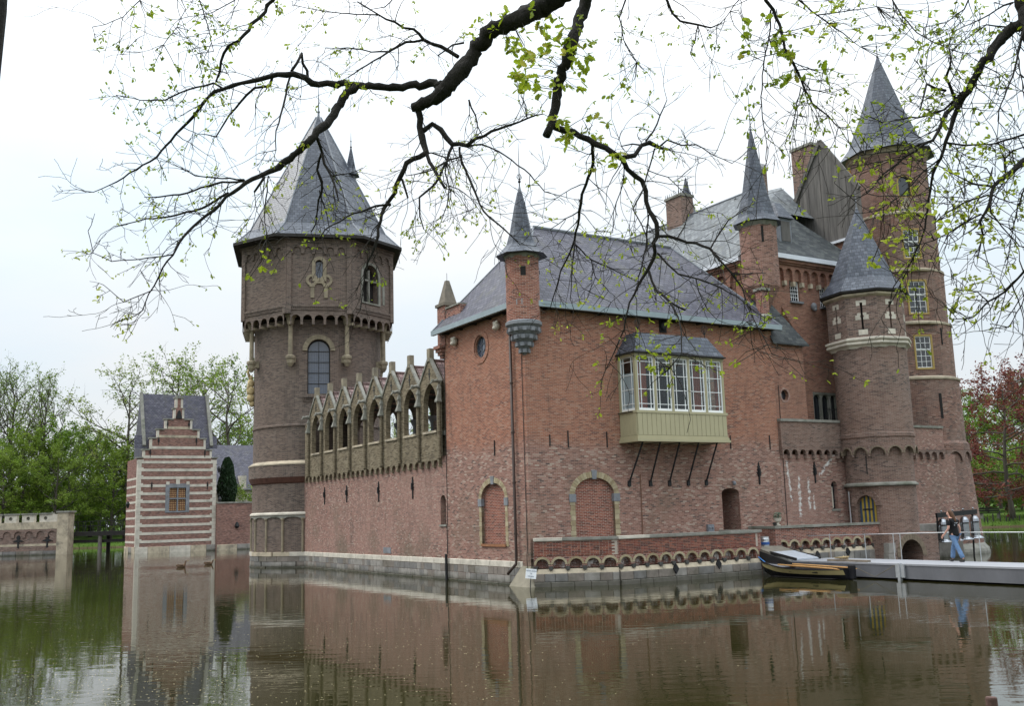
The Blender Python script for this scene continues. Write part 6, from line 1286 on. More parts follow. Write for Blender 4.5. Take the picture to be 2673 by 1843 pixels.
# bench and stakes on the far right bank
bp_ = Pd(2243*K, 1160*K, 108.); BX, BYb = bp_.x, 108.; zg = gz_(BX, BYb)
BN = thing('park_bench', 'dark wooden bench on the grass of the far bank', 'bench', (BX, BYb, zg))
for k in range(3): MB().box(BX-1.3, BX+1.1, BYb+.16*k, BYb+.16*k+.13, zg+.62, zg+.68).obj('seat_slat', M_TBLACK, BN)
for k in range(2): MB().box(BX-1.3, BX+1.1, BYb+.6, BYb+.65, zg+.85+.2*k, zg+1.0+.2*k).obj('back_slat', M_TBLACK, BN)
for a in (-1.0, .8): MB().box(BX+a-.08, BX+a+.08, BYb+.05, BYb+.5, zg-.1, zg+.62).obj('leg', M_CAPS, BN)
for k, (px, hh) in enumerate(((2216, 1.0), (2233, .5), (2246, .8), (2262, 1.0), (2276, .5), (2292, .55), (2306, .5), (2226, .45), (2283, .4))):
    q = Pd(px*K, 1180*K, 102.3); g = gz_(q.x, 102.3); s_ = tag(MB().lathe([(.07, g-.5), (.065, g+hh), (.0, g+hh+.03)], 7, q.x, 102.3).obj('bank_stake', M_TBLACK), ['tallest dark stake at the left end of the far right bank', 'short dark stake left of the bench', 'medium dark stake just right of the bench', 'tall dark stake right of the bench', 'low stake, fifth along the far right bank', 'low stake near the copper beech trunk', 'low stake at the right edge of the picture', 'low stake second from the left on the bank', 'lowest stake between bench and beech trunk'][k], 'stake', 'stakes along the far right bank')
def skin(name, nodes, edges, mat, parent, sub=2, root=0, loc=None):
    """one continuous surface grown over a skeleton; nodes: (pos, radius or (rx, ry))"""
    bm = bmesh.new(); ly = bm.verts.layers.skin.verify(); vs_ = []
    for p, r in nodes:
        v = bm.verts.new(p); v[ly].radius = r if hasattr(r, '__len__') else (r, r); vs_.append(v)
    vs_[root][ly].use_root = True
    for a, b in edges: bm.edges.new((vs_[a], vs_[b]))
    me = bpy.data.meshes.new(name); bm.to_mesh(me); bm.free(); me.materials.append(mat)
    o = bpy.data.objects.new(name, me); COL.objects.link(o); m = o.modifiers.new('skin', 'SKIN'); m.use_smooth_shade = True
    s = o.modifiers.new('sub', 'SUBSURF'); s.levels = sub; s.render_levels = sub
    dg = bpy.context.evaluated_depsgraph_get(); me2 = bpy.data.meshes.new_from_object(o.evaluated_get(dg)); o.modifiers.clear(); o.data = me2; me2.name = name
    for p in me2.polygons: p.use_smooth = True
    if not me2.materials: me2.materials.append(mat)
    o.parent = parent; return o
# person walking towards the castle: x forward, y to the left, z up, feet on the deck
pw_ = toW((11.30, -9.55, .562)); PN = thing('person', 'long haired person in black t-shirt and blue jeans walking on the footbridge', 'person', (0, 0, 0)); PN.location = pw_; PN.rotation_euler.z = atan2(cv.y, cv.x)
M_SKIN = plain('skin', (.52, .29, .22), .55, .08, 8.); M_TEE = plain('black_cotton', (.008, .008, .009), .9, .2, 9.); M_JEAN = plain('blue_denim', (.10, .17, .29), .9, .25, 14.); M_HAIR = plain('brown_hair', (.085, .042, .022), .6, .3, 30., stretch=(1, 1, .2)); M_SHOE = plain('dark_shoe', (.02, .017, .016), .6)
hipL, hipR = (.0, .095, .92), (-.01, -.095, .92); knL, anL = (-.16, .10, .50), (-.34, .10, .10); knR, anR = (.16, -.10, .50), (.22, -.10, .09)
shL, shR = (.04, .19, 1.42), (.04, -.19, 1.42); elL, wrL = (.02, .25, 1.15), (.20, .24, .96); elR, wrR = (-.06, -.25, 1.14), (-.02, -.27, .90)
nd = [((0, 0, .95), (.085, .11)), ((.02, 0, 1.12), (.085, .115)), ((.04, 0, 1.32), (.11, .165)), ((.05, 0, 1.44), (.075, .12)), ((.08, 0, 1.51), .052), ((.115, 0, 1.58), (.075, .065)), ((.135, 0, 1.66), (.098, .078)), ((.125, 0, 1.725), (.07, .06)),
      (hipL, .065), (knL, .058), (anL, .038), (hipR, .065), (knR, .058), (anR, .038), (shL, .058), (elL, .042), (wrL, .028), (shR, .058), (elR, .042), (wrR, .028), ((.26, .24, .90), (.035, .02)), ((-.0, -.275, .83), (.035, .02))]
ed = [(0, 1), (1, 2), (2, 3), (3, 4), (4, 5), (5, 6), (6, 7), (0, 8), (8, 9), (9, 10), (0, 11), (11, 12), (12, 13), (3, 14), (14, 15), (15, 16), (3, 17), (17, 18), (18, 19), (16, 20), (19, 21)]
for h, dx, sgn in ((20, Vector((.7, 0, -.7)), 1), (21, Vector((.1, 0, -1)), 1)):
    p = Vector(nd[h][0])
    for j, (o_, l) in enumerate(((-.027, .075), (-.009, .085), (.009, .08), (.027, .062))):
        side = Vector((dx.z, 0, -dx.x))*(-o_); a = p+side+dx*.045; b = a+dx*l*.5+Vector((.004, 0, -.006)); c = b+dx*l*.4+Vector((-.012, 0, -.01)); k = len(nd); nd += [(tuple(a), .0095), (tuple(b), .009), (tuple(c), .007)]; ed += [(h, k), (k, k+1), (k+1, k+2)]
    s2 = Vector((dx.z, 0, -dx.x))*-.04; k = len(nd); nd += [(tuple(p+s2*.8+dx*.0), .011), (tuple(p+s2*1.25+dx*.035), .009)]; ed += [(h, k), (k, k+1)]
body = skin('body', nd, ed, M_SKIN, PN)
skin('nose', [((.205, 0, 1.655), .016), ((.238, 0, 1.63), .014)], [(0, 1)], M_SKIN, body, 1)
for s in (-1, 1): skin('eye', [((.205, s*.032, 1.675), .012), ((.212, s*.032, 1.675), .01)], [(0, 1)], M_TEE, body, 1); skin('ear', [((.12, s*.075, 1.66), (.02, .01)), ((.115, s*.08, 1.64), (.015, .008))], [(0, 1)], M_SKIN, body, 1)
skin('mouth', [((.212, -.02, 1.605), .008), ((.216, .0, 1.605), .009), ((.212, .02, 1.605), .008)], [(0, 1), (1, 2)], plain('lips', (.4, .16, .13), .5), body, 1)
skin('t_shirt', [((-.01, 0, .84), (.15, .19)), ((.0, 0, .93), (.15, .185)), ((.015, 0, 1.1), (.135, .17)), ((.035, 0, 1.3), (.135, .185)), ((.05, 0, 1.43), (.10, .15)), ((.07, 0, 1.485), (.065, .07)), ((.04, .2, 1.41), .085), ((.03, .235, 1.22), .07), ((.04, -.2, 1.41), .085), ((.0, -.235, 1.22), .07)], [(0, 1), (1, 2), (2, 3), (3, 4), (4, 5), (4, 6), (6, 7), (4, 8), (8, 9)], M_TEE, PN)
skin('jeans', [((0, 0, 1.0), (.13, .165)), ((.0, .10, .84), .105), ((-.15, .10, .52), .078), ((-.33, .10, .12), .085), ((-.02, -.10, .84), .105), ((.15, -.10, .52), .078), ((.215, -.10, .10), .085)], [(0, 1), (1, 2), (2, 3), (0, 4), (4, 5), (5, 6)], M_JEAN, PN)
skin('shoe', [((-.38, .10, .05), (.045, .042)), ((-.27, .10, .045), (.045, .04)), ((-.17, .10, .035), (.035, .028))], [(0, 1), (1, 2)], M_SHOE, PN); skin('shoe', [((.17, -.10, .05), (.045, .042)), ((.28, -.10, .045), (.045, .04)), ((.38, -.10, .05), (.035, .028))], [(0, 1), (1, 2)], M_SHOE, PN)
skin('hair', [((.135, 0, 1.745), (.085, .075)), ((.08, 0, 1.72), (.095, .09)), ((.035, 0, 1.63), (.075, .095)), ((.0, 0, 1.53), (.055, .10)), ((-.05, 0, 1.42), (.04, .09)), ((-.085, 0, 1.33), (.025, .06))], [(0, 1), (1, 2), (2, 3), (3, 4), (4, 5)], M_HAIR, PN)
for z_, wd in ((1.32, .17), (1.25, .22)): skin('shirt_print', [((-.105+.01*(1.32-z_), -wd/2, z_), (.012, .01)), ((-.112, 0, z_), (.012, .012)), ((-.105, wd/2, z_), (.012, .01))], [(0, 1), (1, 2)], plain('print_white', (.5, .52, .55), .8), PN, 1)
# two ducks
M_DUCK = plain('brown_feathers', (.14, .085, .05), .8, .5, 26.); M_BILL = plain('duck_bill', (.35, .24, .06), .5)
for i, (px, py, rz, lab) in enumerate(((410, 1283, .4, 'brown duck swimming with raised head, nearer of the two'), (472, 1277, .2, 'brown duck swimming low, farther right near the gatehouse reflection'))):
    q = Pz(px*K, py*K); D_ = thing('duck', lab, 'duck', (0, 0, 0), group='ducks on the moat'); D_.location = q; D_.rotation_euler.z = rz; up_ = 0 if i == 0 else -.09
    b = skin('body', [((-.32, 0, .15), (.04, .03)), ((-.2, 0, .08), (.10, .09)), ((0, 0, .05), (.15, .14)), ((.16, 0, .08), (.10, .12)), ((.22, 0, .20+up_*.5), (.05, .05)), ((.24, 0, .33+up_), (.045, .045)), ((.29, 0, .39+up_), (.06, .055))], [(k, k+1) for k in range(6)], M_DUCK, D_, 2, 2)
    skin('bill', [((.33, 0, .385+up_), (.02, .025)), ((.42, 0, .37+up_), (.012, .022))], [(0, 1)], M_BILL, b, 1)
    for s in (-1, 1): skin('wing', [((.1, s*.11, .12), (.03, .06)), ((-.08, s*.12, .13), (.025, .06)), ((-.26, s*.05, .17), (.012, .02))], [(0, 1), (1, 2)], plain('wing_feathers', (.10, .065, .04), .8, .5, 30.), b, 1)
# pollen and blossom scales floating on the water
mb = MB(); rs = random.Random(5)
def speck(x, y, s):
    t = rs.uniform(0, 2*pi); a = Vector((cos(t), sin(t), 0))*s; b = Vector((-sin(t), cos(t), 0))*s*.55; p = Vector((x, y, .006)); mb.face([p-a, p-b*.9+a*.2, p+a, p+b], [(0, 0)]*4)
cnt = 0
while cnt < 1500:
    px = rs.uniform(0, 2673) if rs.random() < .55 else rs.uniform(0, 1250); py = rs.uniform(1450, 1843)**1.0
    q = Pz(px, py)
    if q.y > 98 or q.y < 9: continue
    L_ = toL(q)
    if L_.x > -.3 and L_.y > -2.3: continue
    nn = noise.noise(Vector((q.x*.06, q.y*.06, 9.)))
    if rs.random() > .5+nn*1.4: continue
    speck(q.x, q.y, rs.uniform(.007, .017)*(1+q.y*.02)); cnt += 1
fl = mb.obj('floating_blossom', plain('blossom_scale', (.50, .42, .24), .8, .3, 20.), kind='stuff'); fl['label'] = 'pale blossom scales floating on the moat'; fl['category'] = 'blossom'
# ------------------------------------------------------------------ trees beyond the moat
def leafmat(name, cols, trans=.35):
    m, n, b = newmat(name); oi = N(n, 'ObjectInfo'); ge = N(n, 'NewGeometry')
    nz = N(n, 'TexNoise', Scale=.5, Detail=3.0); n.links.new(ge.outputs['Position'], nz.inputs['Vector'])
    c = ramp(n, nz.outputs['Fac'], [(.34+.32*k/(len(cols)-1), q) for k, q in enumerate(cols)])
    rv = ramp(n, ge.outputs['Random Per Island'], [(0, (.65, .65, .65)), (1, (1.3, 1.3, 1.3))])
    cc = mixc(n, 1.0, c.outputs[0], rv.outputs[0], 'MULTIPLY'); n.links.new(cc, b.inputs['Base Color']); b.inputs['Roughness'].default_value = .55; b.inputs['Specular IOR Level'].default_value = .25
    o = [x for x in n.nodes if x.type == 'OUTPUT_MATERIAL'][0]; tr = N(n, 'BsdfTranslucent'); n.links.new(cc, tr.inputs[0]); mi = N(n, 'MixShader'); mi.inputs[0].default_value = trans
    n.links.new(b.outputs[0], mi.inputs[1]); n.links.new(tr.outputs[0], mi.inputs[2]); n.links.new(mi.outputs[0], o.inputs[0]); return m
M_LF = [leafmat('leaf_spring', [(.10, .165, .014), (.155, .235, .024), (.23, .31, .045)]), leafmat('leaf_mid', [(.075, .145, .010), (.12, .21, .016), (.17, .26, .025)]), leafmat('leaf_pale', [(.15, .20, .035), (.21, .27, .05), (.28, .32, .08)]), leafmat('leaf_copper', [(.10, .026, .022), (.165, .045, .034), (.22, .085, .05)]), leafmat('leaf_dark', [(.03, .065, .008), (.055, .105, .012), (.085, .14, .018)])]
M_BARK = plain('bark_grey', (.075, .065, .05), .95, .35, 4., stretch=(1, 1, .25), bump=.5); M_BARKG = plain('bark_mossy', (.085, .085, .05), .95, .3, 4., stretch=(1, 1, .3), bump=.5)
def tree_meshes(seed, H, spread, start, nl, leaf_n, leaf_s, droop=.0, up=.55, gap=.25, trunk_r=None, low=False):
    """trunk with limbs, and a crown of leaf-sized faces carried on the twigs, as two MBs"""
    r = random.Random(seed); wd = MB(); ends = []; tr = trunk_r or H*.018
    P = [Vector((0, 0, -.6))]; n = 9; dx = Vector((0, 0, 0))
    for k in range(1, n+1): dx += Vector((r.gauss(0, .16), r.gauss(0, .16), 0)); P.append(Vector((dx.x, dx.y, H*.93*k/n)))
    wd.tube(P, [tr*(1.25 if k == 0 else 1)*(1-.88*(k/n)**1.15) for k in range(n+1)], 9)
    def at(t): f = t*n; i = min(n-1, int(f)); return P[i].lerp(P[i+1], f-i)
    def limb(p, d, L, rad, lev):
        m = 5 if lev == 1 else 4; Q = [p]; q = p.copy(); dd = d.copy()
        for k in range(m):
            dd = (dd+Vector((r.gauss(0, .17), r.gauss(0, .17), r.gauss(.05 if lev == 1 else 0, .12)-droop*.12))).normalized(); q = q+dd*(L/m); Q.append(q)
        wd.tube(Q, [rad*(1-.8*k/m) for k in range(m+1)], 6 if lev == 1 else 4, cap=False)
        if lev >= 3 or L < H*.035: ends.append((Q, L)); return
        if lev == 2: ends.append((Q[2:], L))
        nc = 6 if lev == 1 else 4
        for k in range(nc):
            t = .25+.75*(k+r.random()*.6)/nc; f = min(t, .99)*m; i = int(f); b = Q[i].lerp(Q[i+1], f-i); bd = (Q[i+1]-Q[i]).normalized()
            s = Vector((r.gauss(0, 1), r.gauss(0, 1), r.gauss(.15, .7))); s = (s-bd*s.dot(bd)).normalized(); limb(b, (bd*r.uniform(.45, .9)+s*.8+Vector((0, 0, .12-droop*.3))).normalized(), L*r.uniform(.38, .58), rad*.42, lev+1)
    for k in range(nl):
        t = start+(.97-start)*(k+r.random()*.7)/nl; a = k*2.4+r.gauss(0, .4); f = (t-start)/(1-start); Ls = spread*(.55+.75*sin(pi*min(1, .18+.74*f)))*r.uniform(.75, 1.1)
        e = up+(.5*f); d = Vector((cos(a), sin(a), e-droop*.5)).normalized(); limb(at(t), d, Ls, tr*(.46-.28*f), 1)
    lf = MB(); tot = sum(l for _, l in ends)
    for Q, L in ends:
        if r.random() < gap: continue
        k_ = max(2, int(leaf_n*L/tot/(1-gap)))
        for _ in range(k_):
            i = r.randrange(len(Q)-1); p = Q[i].lerp(Q[i+1], r.random())+Vector((r.gauss(0, 1), r.gauss(0, 1), r.gauss(0, .8)))*leaf_s*.85
            s = leaf_s*r.uniform(.55, 1.25); a = Vector((r.gauss(0, 1), r.gauss(0, 1), r.gauss(0, .6))).normalized(); b = a.cross(Vector((r.gauss(0, 1), r.gauss(0, 1), r.gauss(0, 1)))).normalized(); c = a.cross(b)*.18*s
            a *= s*.6; b *= s*.36; lf.face([p-a, p-b+c, p+a, p+b+c], [(0, 0)]*4)
    return wd, lf
_tm = {}
def tree(kind, x, y, h, rot, label, name, cat='tree', group=None, wide=1.):
    spec, lm, bm_ = KIND[kind]
    if kind not in _tm:
        wd, lf = tree_meshes(*spec); _tm[kind] = (wd.mesh('trunk', bm_, smooth=True), lf.mesh('crown', lm), spec[1])
    a, b, H = _tm[kind]; t = thing(name, label, cat, (x, y, gz_(x, y)), group=group); t.rotation_euler.z = rot; s = h*.87/H; t.scale = (s*wide, s*wide, s)
    for nm, me in (('trunk', a), ('crown', b)):
        o = bpy.data.objects.new(nm, me); COL.objects.link(o); o.parent = t
    return t
KIND = {'beech': ((3, 24, 6.5, .16, 22, 11000, .38, .15, .35, .28), M_LF[0], M_BARK), 'beech2': ((8, 22, 7.0, .14, 22, 11000, .38, .25, .25, .25), M_LF[1], M_BARKG), 'bare': ((14, 25, 6.0, .30, 24, 3600, .26, -.3, .8, .2), M_LF[0], M_BARK),
        'open': ((21, 25, 8.0, .30, 15, 3800, .34, .1, .45, .25), M_LF[2], M_BARK), 'open2': ((33, 25, 7.5, .35, 15, 3300, .34, .0, .5, .3), M_LF[0], M_BARK), 'copper': ((41, 19, 7.2, .12, 24, 10000, .32, .35, .2, .25), M_LF[3], M_BARK), 'shrub': ((55, 7, 3.0, .05, 16, 3200, .26, .1, .5, .05), M_LF[1], M_BARKG), 'shrub2': ((57, 7, 3.2, .05, 16, 3000, .26, .1, .5, .1), M_LF[0], M_BARKG), 'dark': ((61, 22, 6.0, .12, 22, 8000, .36, .2, .3, .1), M_LF[1], M_BARKG)}
def px2x(px, Y): return Pd(px*K, 1180*K, Y).x
TREES = [  # kind, x (in 2315-wide pixels), depth, height, label
 ('bare', 20, 148, 27.5, 'twiggy half bare tree at the far left edge'), ('bare', 95, 141, 24.8, 'twiggy pointed tree second from the left edge'), ('bare', -45, 150, 27, 'twiggy tree partly cut by the left edge'), ('beech', 45, 136, 17, 'leafy bright beech in front of the twiggy trees'), ('beech2', 150, 140, 17.5, 'leafy green tree above the pale pillar'), ('beech', 205, 150, 16.5, 'bright leafy tree above the timber bridge'),
  ('beech', 5, 131, 13.5, 'low bright beech at the left edge beside the water'), ('beech', 250, 138, 14.5, 'bright low tree right behind the timber bridge'), ('beech', 125, 133, 14, 'bright low tree left of the pale pillar'),
 ('open', 287, 141, 25.6, 'tall open oak with forked dark limbs left of gatehouse'), ('beech2', -20, 139, 16, 'leafy green tree low at the left edge'), ('dark', 105, 160, 20, 'darker green tree behind the beeches'), ('dark', 225, 172, 19, 'darker green tree deep behind the timber bridge'), ('open2', 380, 146, 27.5, 'open pale green tree behind the gatehouse ridge'), ('open', 455, 152, 27.8, 'open tree right behind the gatehouse roof'), ('open2', 522, 138, 26.0, 'tall spreading tree between gatehouse and round tower'), ('beech2', 560, 150, 17, 'dense green tree hidden partly by round tower'), ('beech', 330, 160, 15, 'low bright tree just left of the gatehouse'), ('beech', -90, 142, 18, 'leafy tree outside the left edge'),
 ('copper', 2292, 106, 18.2, 'dark red copper beech on the right bank'), ('dark', 2186, 150, 20.5, 'green tree behind right of the tall tower'), ('beech2', 2235, 160, 19, 'green tree behind the copper beech'), ('beech', 2330, 152, 20, 'bright green tree at the right edge behind the copper beech'), ('beech2', 2400, 140, 20, 'green tree outside the right edge'), ('copper', 2395, 112, 17, 'second copper beech cut by the right edge'), ('dark', 2160, 165, 17, 'dark green tree mostly hidden by the tall tower'), ('open2', 1040, 150, 19, 'open tree seen through the gallery arches'), ('open', 900, 145, 18, 'pale tree seen low behind the gallery')]
for i, (k_, px, Y, h, lab) in enumerate(TREES): tree(k_, px2x(px, Y), Y, h, i*1.7, lab, {'copper': 'copper_beech', 'bare': 'bare_tree', 'open': 'oak_tree', 'open2': 'oak_tree'}.get(k_, 'beech_tree'), group='trees beyond the moat')
SHR = [(10, 150), (60, 152), (120, 155), (165, 150), (212, 158), (262, 152), (318, 155), (345, 150), (2170, 128), (2205, 132), (2240, 126), (2275, 134), (2312, 130), (2350, 126)]
wh = ['at the far left', 'second from left', 'third from left', 'above the pale pillar', 'behind the timber bridge', 'behind the bridge right end', 'left of the gatehouse', 'hidden behind the gatehouse', 'beside the tall tower', 'left of the bench', 'behind the bench', 'behind the stakes', 'under the copper beech', 'at the right edge']
for i, (px, Y) in enumerate(SHR): tree('shrub' if i % 2 else 'shrub2', px2x(px, Y), Y, 5.5+1.5*(i % 3), i*2.1, 'leafy understorey shrub '+wh[i], 'shrub', 'shrub', 'shrubs beyond the moat', 1.35)
# a belt of woodland farther off that reads as one mass
wdm = MB(); r = random.Random(77)
def mass(x0, x1, y0, y1, hmax, n):
    for _ in range(n):
        x = r.uniform(x0, x1); y = r.uniform(y0, y1); hh = hmax*(.72+.28*noise.noise(Vector((x*.05, y*.05, 2.))))+1.5*noise.noise(Vector((x*.3, 0, 4.))); z = r.random()**.8*hh; p = Vector((x, y, z)); s = r.uniform(.5, 1.0); a = Vector((r.gauss(0, 1), r.gauss(0, 1), r.gauss(0, .6))).normalized(); b = a.cross(Vector((r.gauss(0, 1), r.gauss(0, 1), r.gauss(0, 1)))).normalized(); wdm.face([p-a*s*.7, p-b*s*.4, p+a*s*.7, p+b*s*.4], [(0, 0)]*4)
mass(-150, -30, 182, 196, 13, 14000); mass(45, 150, 168, 182, 13, 9000)
tag(wdm.obj('woodland', M_LF[4], kind='stuff'), 'dark green woodland belt behind the trees', 'woodland')
tk = MB()
for i in range(46):
    x = r.uniform(-130, -40) if i < 30 else r.uniform(55, 130); y = r.uniform(158, 180) if i < 30 else r.uniform(150, 166); tk.tube([(x, y, 0), (x+r.gauss(0, .2), y, 6), (x+r.gauss(0, .4), y, 14)], [.3, .24, .1], 6)
tag(tk.obj('woodland_trunks', M_BARK, kind='stuff'), 'dark trunks standing in the woodland belt', 'trunks')
# clipped columnar yew behind the courtyard wall
cyp = toL(Pd(513*K, 1130*K, 104.)); CY_ = thing('cypress', 'dark columnar cypress behind the courtyard wall', 'tree', (cyp.x, cyp.y, 0), True); mb = MB(); r = random.Random(4)
for _ in range(9000):
    z = r.random()**.9*9.3; rad = 1.0*min(1, (9.4-z)/2.2)**.6*(.9+.1*sin(z*2.3)); t = r.uniform(0, 2*pi); rr = rad*(1-.25*r.random()**2); p = Vector((cyp.x+rr*cos(t), cyp.y+rr*sin(t), z)); a = Vector((r.gauss(0, .4), r.gauss(0, .4), 1)).normalized()*r.uniform(.1, .22); b = Vector((r.gauss(0, 1), r.gauss(0, 1), 0)).normalized()*.07; mb.face([p-a, p-b, p+a, p+b], [(0, 0)]*4)
mb.obj('crown', leafmat('leaf_cypress', [(.008, .022, .008), (.014, .034, .011), (.022, .048, .016)], .15), CY_); MB().tube([(cyp.x, cyp.y, 0), (cyp.x, cyp.y, 8.5)], [.6, .1], 7).obj('trunk', M_BARK, CY_)
sb_ = toL(Pd(553*K, 1120*K, 106.)); bs = tree('shrub2', toW(sb_).x, toW(sb_).y, 6.0, 1., 'pale green bush right of the cypress above courtyard wall', 'shrub', 'shrub'); bs.location.z = 0
# grass tufts and flowers along the far banks
gm_ = MB(); r = random.Random(9)
for i in range(14000):
    if i % 2: x, y = r.uniform(-75, -30), r.uniform(128.2, 139)
    else: x, y = r.uniform(40, 68), r.uniform(101.3, 116)
    z = gz_(x, y); s = r.uniform(.12, .32); t = r.uniform(0, pi); w_ = .05; p = Vector((x, y, z)); a = Vector((cos(t), sin(t), 0))*w_; gm_.face([p-a, p+a, p+Vector((r.gauss(0, .08), r.gauss(0, .08), s))], [(0, 0)]*3)
tag(gm_.obj('bank_grass', leafmat('grass_blade', [(.05, .10, .012), (.085, .15, .02), (.13, .19, .04)], .3), kind='stuff'), 'rough grass on the far banks', 'grass')
# ------------------------------------------------------------------ overhanging oak boughs in the foreground
M_OAKB = plain('oak_bark', (.016, .0135, .011), .95, .45, 14., stretch=(1, 1, .5), bump=.9, bscale=60); M_TWIG = plain('oak_twig', (.02, .016, .012), .9, .3, 20.)
M_OLEAF = leafmat('young_oak_leaf', [(.20, .27, .015), (.30, .36, .025), (.40, .43, .05)], .5); M_OLEAFY = leafmat('young_oak_leaf_pale', [(.26, .25, .04), (.34, .33, .06), (.42, .38, .09)], .5)
import mathutils
BR = []           # (pixels, widths, tree)
def br(t, *p): BR.append((t, p))
# central oak -- x, y in 2315-wide photograph pixels, width in pixels
br('c', (1275,-20,74),(1230,15,74),(1165,45,62),(1110,70,56),(1075,115,52),(1040,160,58),(1005,205,58),(975,225,44),(932,243,26))
br('c', (1000,190,30),(940,190,26),(880,198,27),(845,195,24),(800,192,22),(740,187,20),(705,188,18),(690,175,17),(663,166,16),(610,172,14),(566,184,12),(506,200,10),(469,221,9),(428,272,8),(386,318,7),(354,355,5.5),(280,401,4),(211,434,2.5),(175,428,1.5))
br('c', (506,200,6),(483,187,5),(423,203,5),(373,226,4),(317,226,3),(262,214,2))
br('c', (640,-25,12),(617,0,11),(585,41,10),(539,92,9),(506,120,8),(497,161,7),(488,184,5))
br('c', (659,160,8),(682,120,8),(696,182,9))
br('c', (617,171,7),(610,194,7),(576,198,7),(543,231,6),(518,260,5),(488,309,4),(451,302,2))
br('c', (656,173,6),(647,212,6),(635,258,5),(624,295,4),(624,339,3),(585,346,1.5))
br('c', (806,193,27),(780,217,27),(747,268,27),(704,314,24),(663,351,21),(622,383,17),(571,404,13),(529,434,10),(483,476,8),(437,512,7),(405,549,6),(391,577,5),(368,605,4.5),(349,646,4),(336,665,3.5),(322,702,3),(294,720,2),(260,729,1.5))
br('c', (552,408,7),(502,411,6),(423,436,5),(359,445,4),(326,445,2)); br('c', (516,436,7),(456,471,6),(386,489,5),(331,494,4),(257,512,2)); br('c', (552,406,5),(487,402,4),(441,397,3),(390,369,1.5))
br('c', (391,575,4),(317,586,3),(252,591,2.5),(211,572,2),(199,522,1)); br('c', (345,656,3),(280,683,2.5),(234,644,1.5)); br('c', (598,400,8),(588,415,7),(575,434,6)); br('c', (607,397,4),(598,485,3),(603,540,2))
br('c', (714,305,10),(728,344,8),(722,360,7),(717,384,7),(728,411,7),(720,452,5),(714,506,4),(703,525,3)); br('c', (728,344,8),(733,370,7),(749,398,7),(760,430,6),(765,452,4)); br('c', (749,398,4),(787,392,3),(820,379,1.5)); br('c', (722,430,4),(735,470,3.5),(745,520,2))
br('c', (945,238,22),(945,247,20),(948,286,20),(957,326,18),(964,345,17),(948,355,14),(918,368,13),(905,400,12),(883,449,11),(863,482,9),(855,533,8),(847,558,7),(831,593,5),(825,626,4),(815,700,2))
br('c', (964,345,10),(990,398,9),(1005,424,7)); br('c', (909,405,7),(922,447,5)); br('c', (884,462,8),(834,471,6),(785,489,5),(736,518,4),(716,545,2))
br('c', (955,296,16),(961,293,15),(977,280,15),(997,293,15),(1023,326,15),(1055,329,12),(1075,313,9),(1111,296,8),(1160,280,6),(1192,267,5),(1228,257,3)); br('c', (1023,329,8),(1010,365,7),(993,401,6),(971,427,6),(948,446,5),(949,488,4),(958,518,3)); br('c', (1039,332,7),(1039,355,6),(1016,361,5),(977,384,4),(938,394,3),(918,397,2))
br('c', (1042,350,7),(1058,397,6.5),(1075,436,6),(1085,462,5.5),(1107,492,5),(1140,518,4),(1175,552,2.5)); br('c', (1055,332,6),(1088,326,5),(1127,342,4.5),(1156,361,4),(1198,394,3.5),(1231,433,3),(1270,443,2)); br('c', (1010,365,4),(1006,391,4),(1015,423,3.5),(1011,462,3),(997,502,2)); br('c', (1016,420,3),(1036,427,3),(1065,449,2.5),(1091,485,1.5)); br('c', (950,350,5),(975,345,4),(1005,355,4),(1015,375,3))
br('c', (1036,128,11),(997,104,10),(958,89,9),(935,65,8),(893,49,6),(857,33,5),(808,3,4)); br('c', (958,89,7),(918,94,7),(879,116,6),(844,137,5),(788,173,3)); br('c', (879,116,5),(840,117,4),(801,109,3.5),(736,107,2)); br('c', (857,33,4),(790,30,3.5),(736,26,2.5),(660,10,2)); br('c', (1049,96,6),(1023,101,5),(990,125,4)); br('c', (1060,225,6),(1075,260,5),(1080,285,4),(1092,310,2))
br('c', (1330,-25,44),(1325,0,43),(1303,65,40),(1283,130,36),(1264,182,32),(1257,234,28),(1244,286,26),(1234,307,25))
br('c', (1247,280,20),(1256,288,18),(1297,298,17),(1329,314,17),(1370,334,16),(1407,359,15),(1419,383,14),(1451,408,13),(1460,432,12.5),(1468,477,12),(1484,505,12),(1486,534,12),(1478,583,10),(1464,611,8.5),(1443,644,7),(1423,684,5),(1411,745,4),(1386,802,3),(1362,855,2))
br('c', (1486,534,8),(1512,534,8),(1553,548,8),(1606,562,7),(1630,591,5.5),(1655,619,5),(1679,652,4),(1695,705,3),(1724,758,2.5),(1745,800,1.5)); br('c', (1606,562,5),(1622,534,4),(1647,497,3.5),(1679,477,2.5)); br('c', (1655,619,4),(1690,620,3),(1732,617,2)); br('c', (1486,572,6),(1533,619,5),(1573,629,4.5),(1614,644,4),(1663,668,3),(1708,705,2)); br('c', (1467,613,7),(1484,656,6.5),(1516,684,6),(1533,717,4),(1541,757,3.5),(1541,798,3),(1516,831,2)); br('c', (1516,684,5),(1549,701,5)); br('c', (1573,629,3),(1580,660,2.5),(1600,700,2))
br('c', (1341,318,10),(1341,367,9),(1325,416,8),(1313,461,8),(1309,493,7),(1299,542,6),(1289,570,5),(1268,611,4),(1256,656,3),(1244,697,2)); br('c', (1300,545,5),(1293,615,4),(1289,676,2)); br('c', (1302,554,4),(1337,587,4),(1390,611,3),(1443,636,2)); br('c', (1337,587,3),(1346,627,2.5),(1370,650,1.5)); br('c', (1309,477,4),(1280,493,3),(1244,518,2))
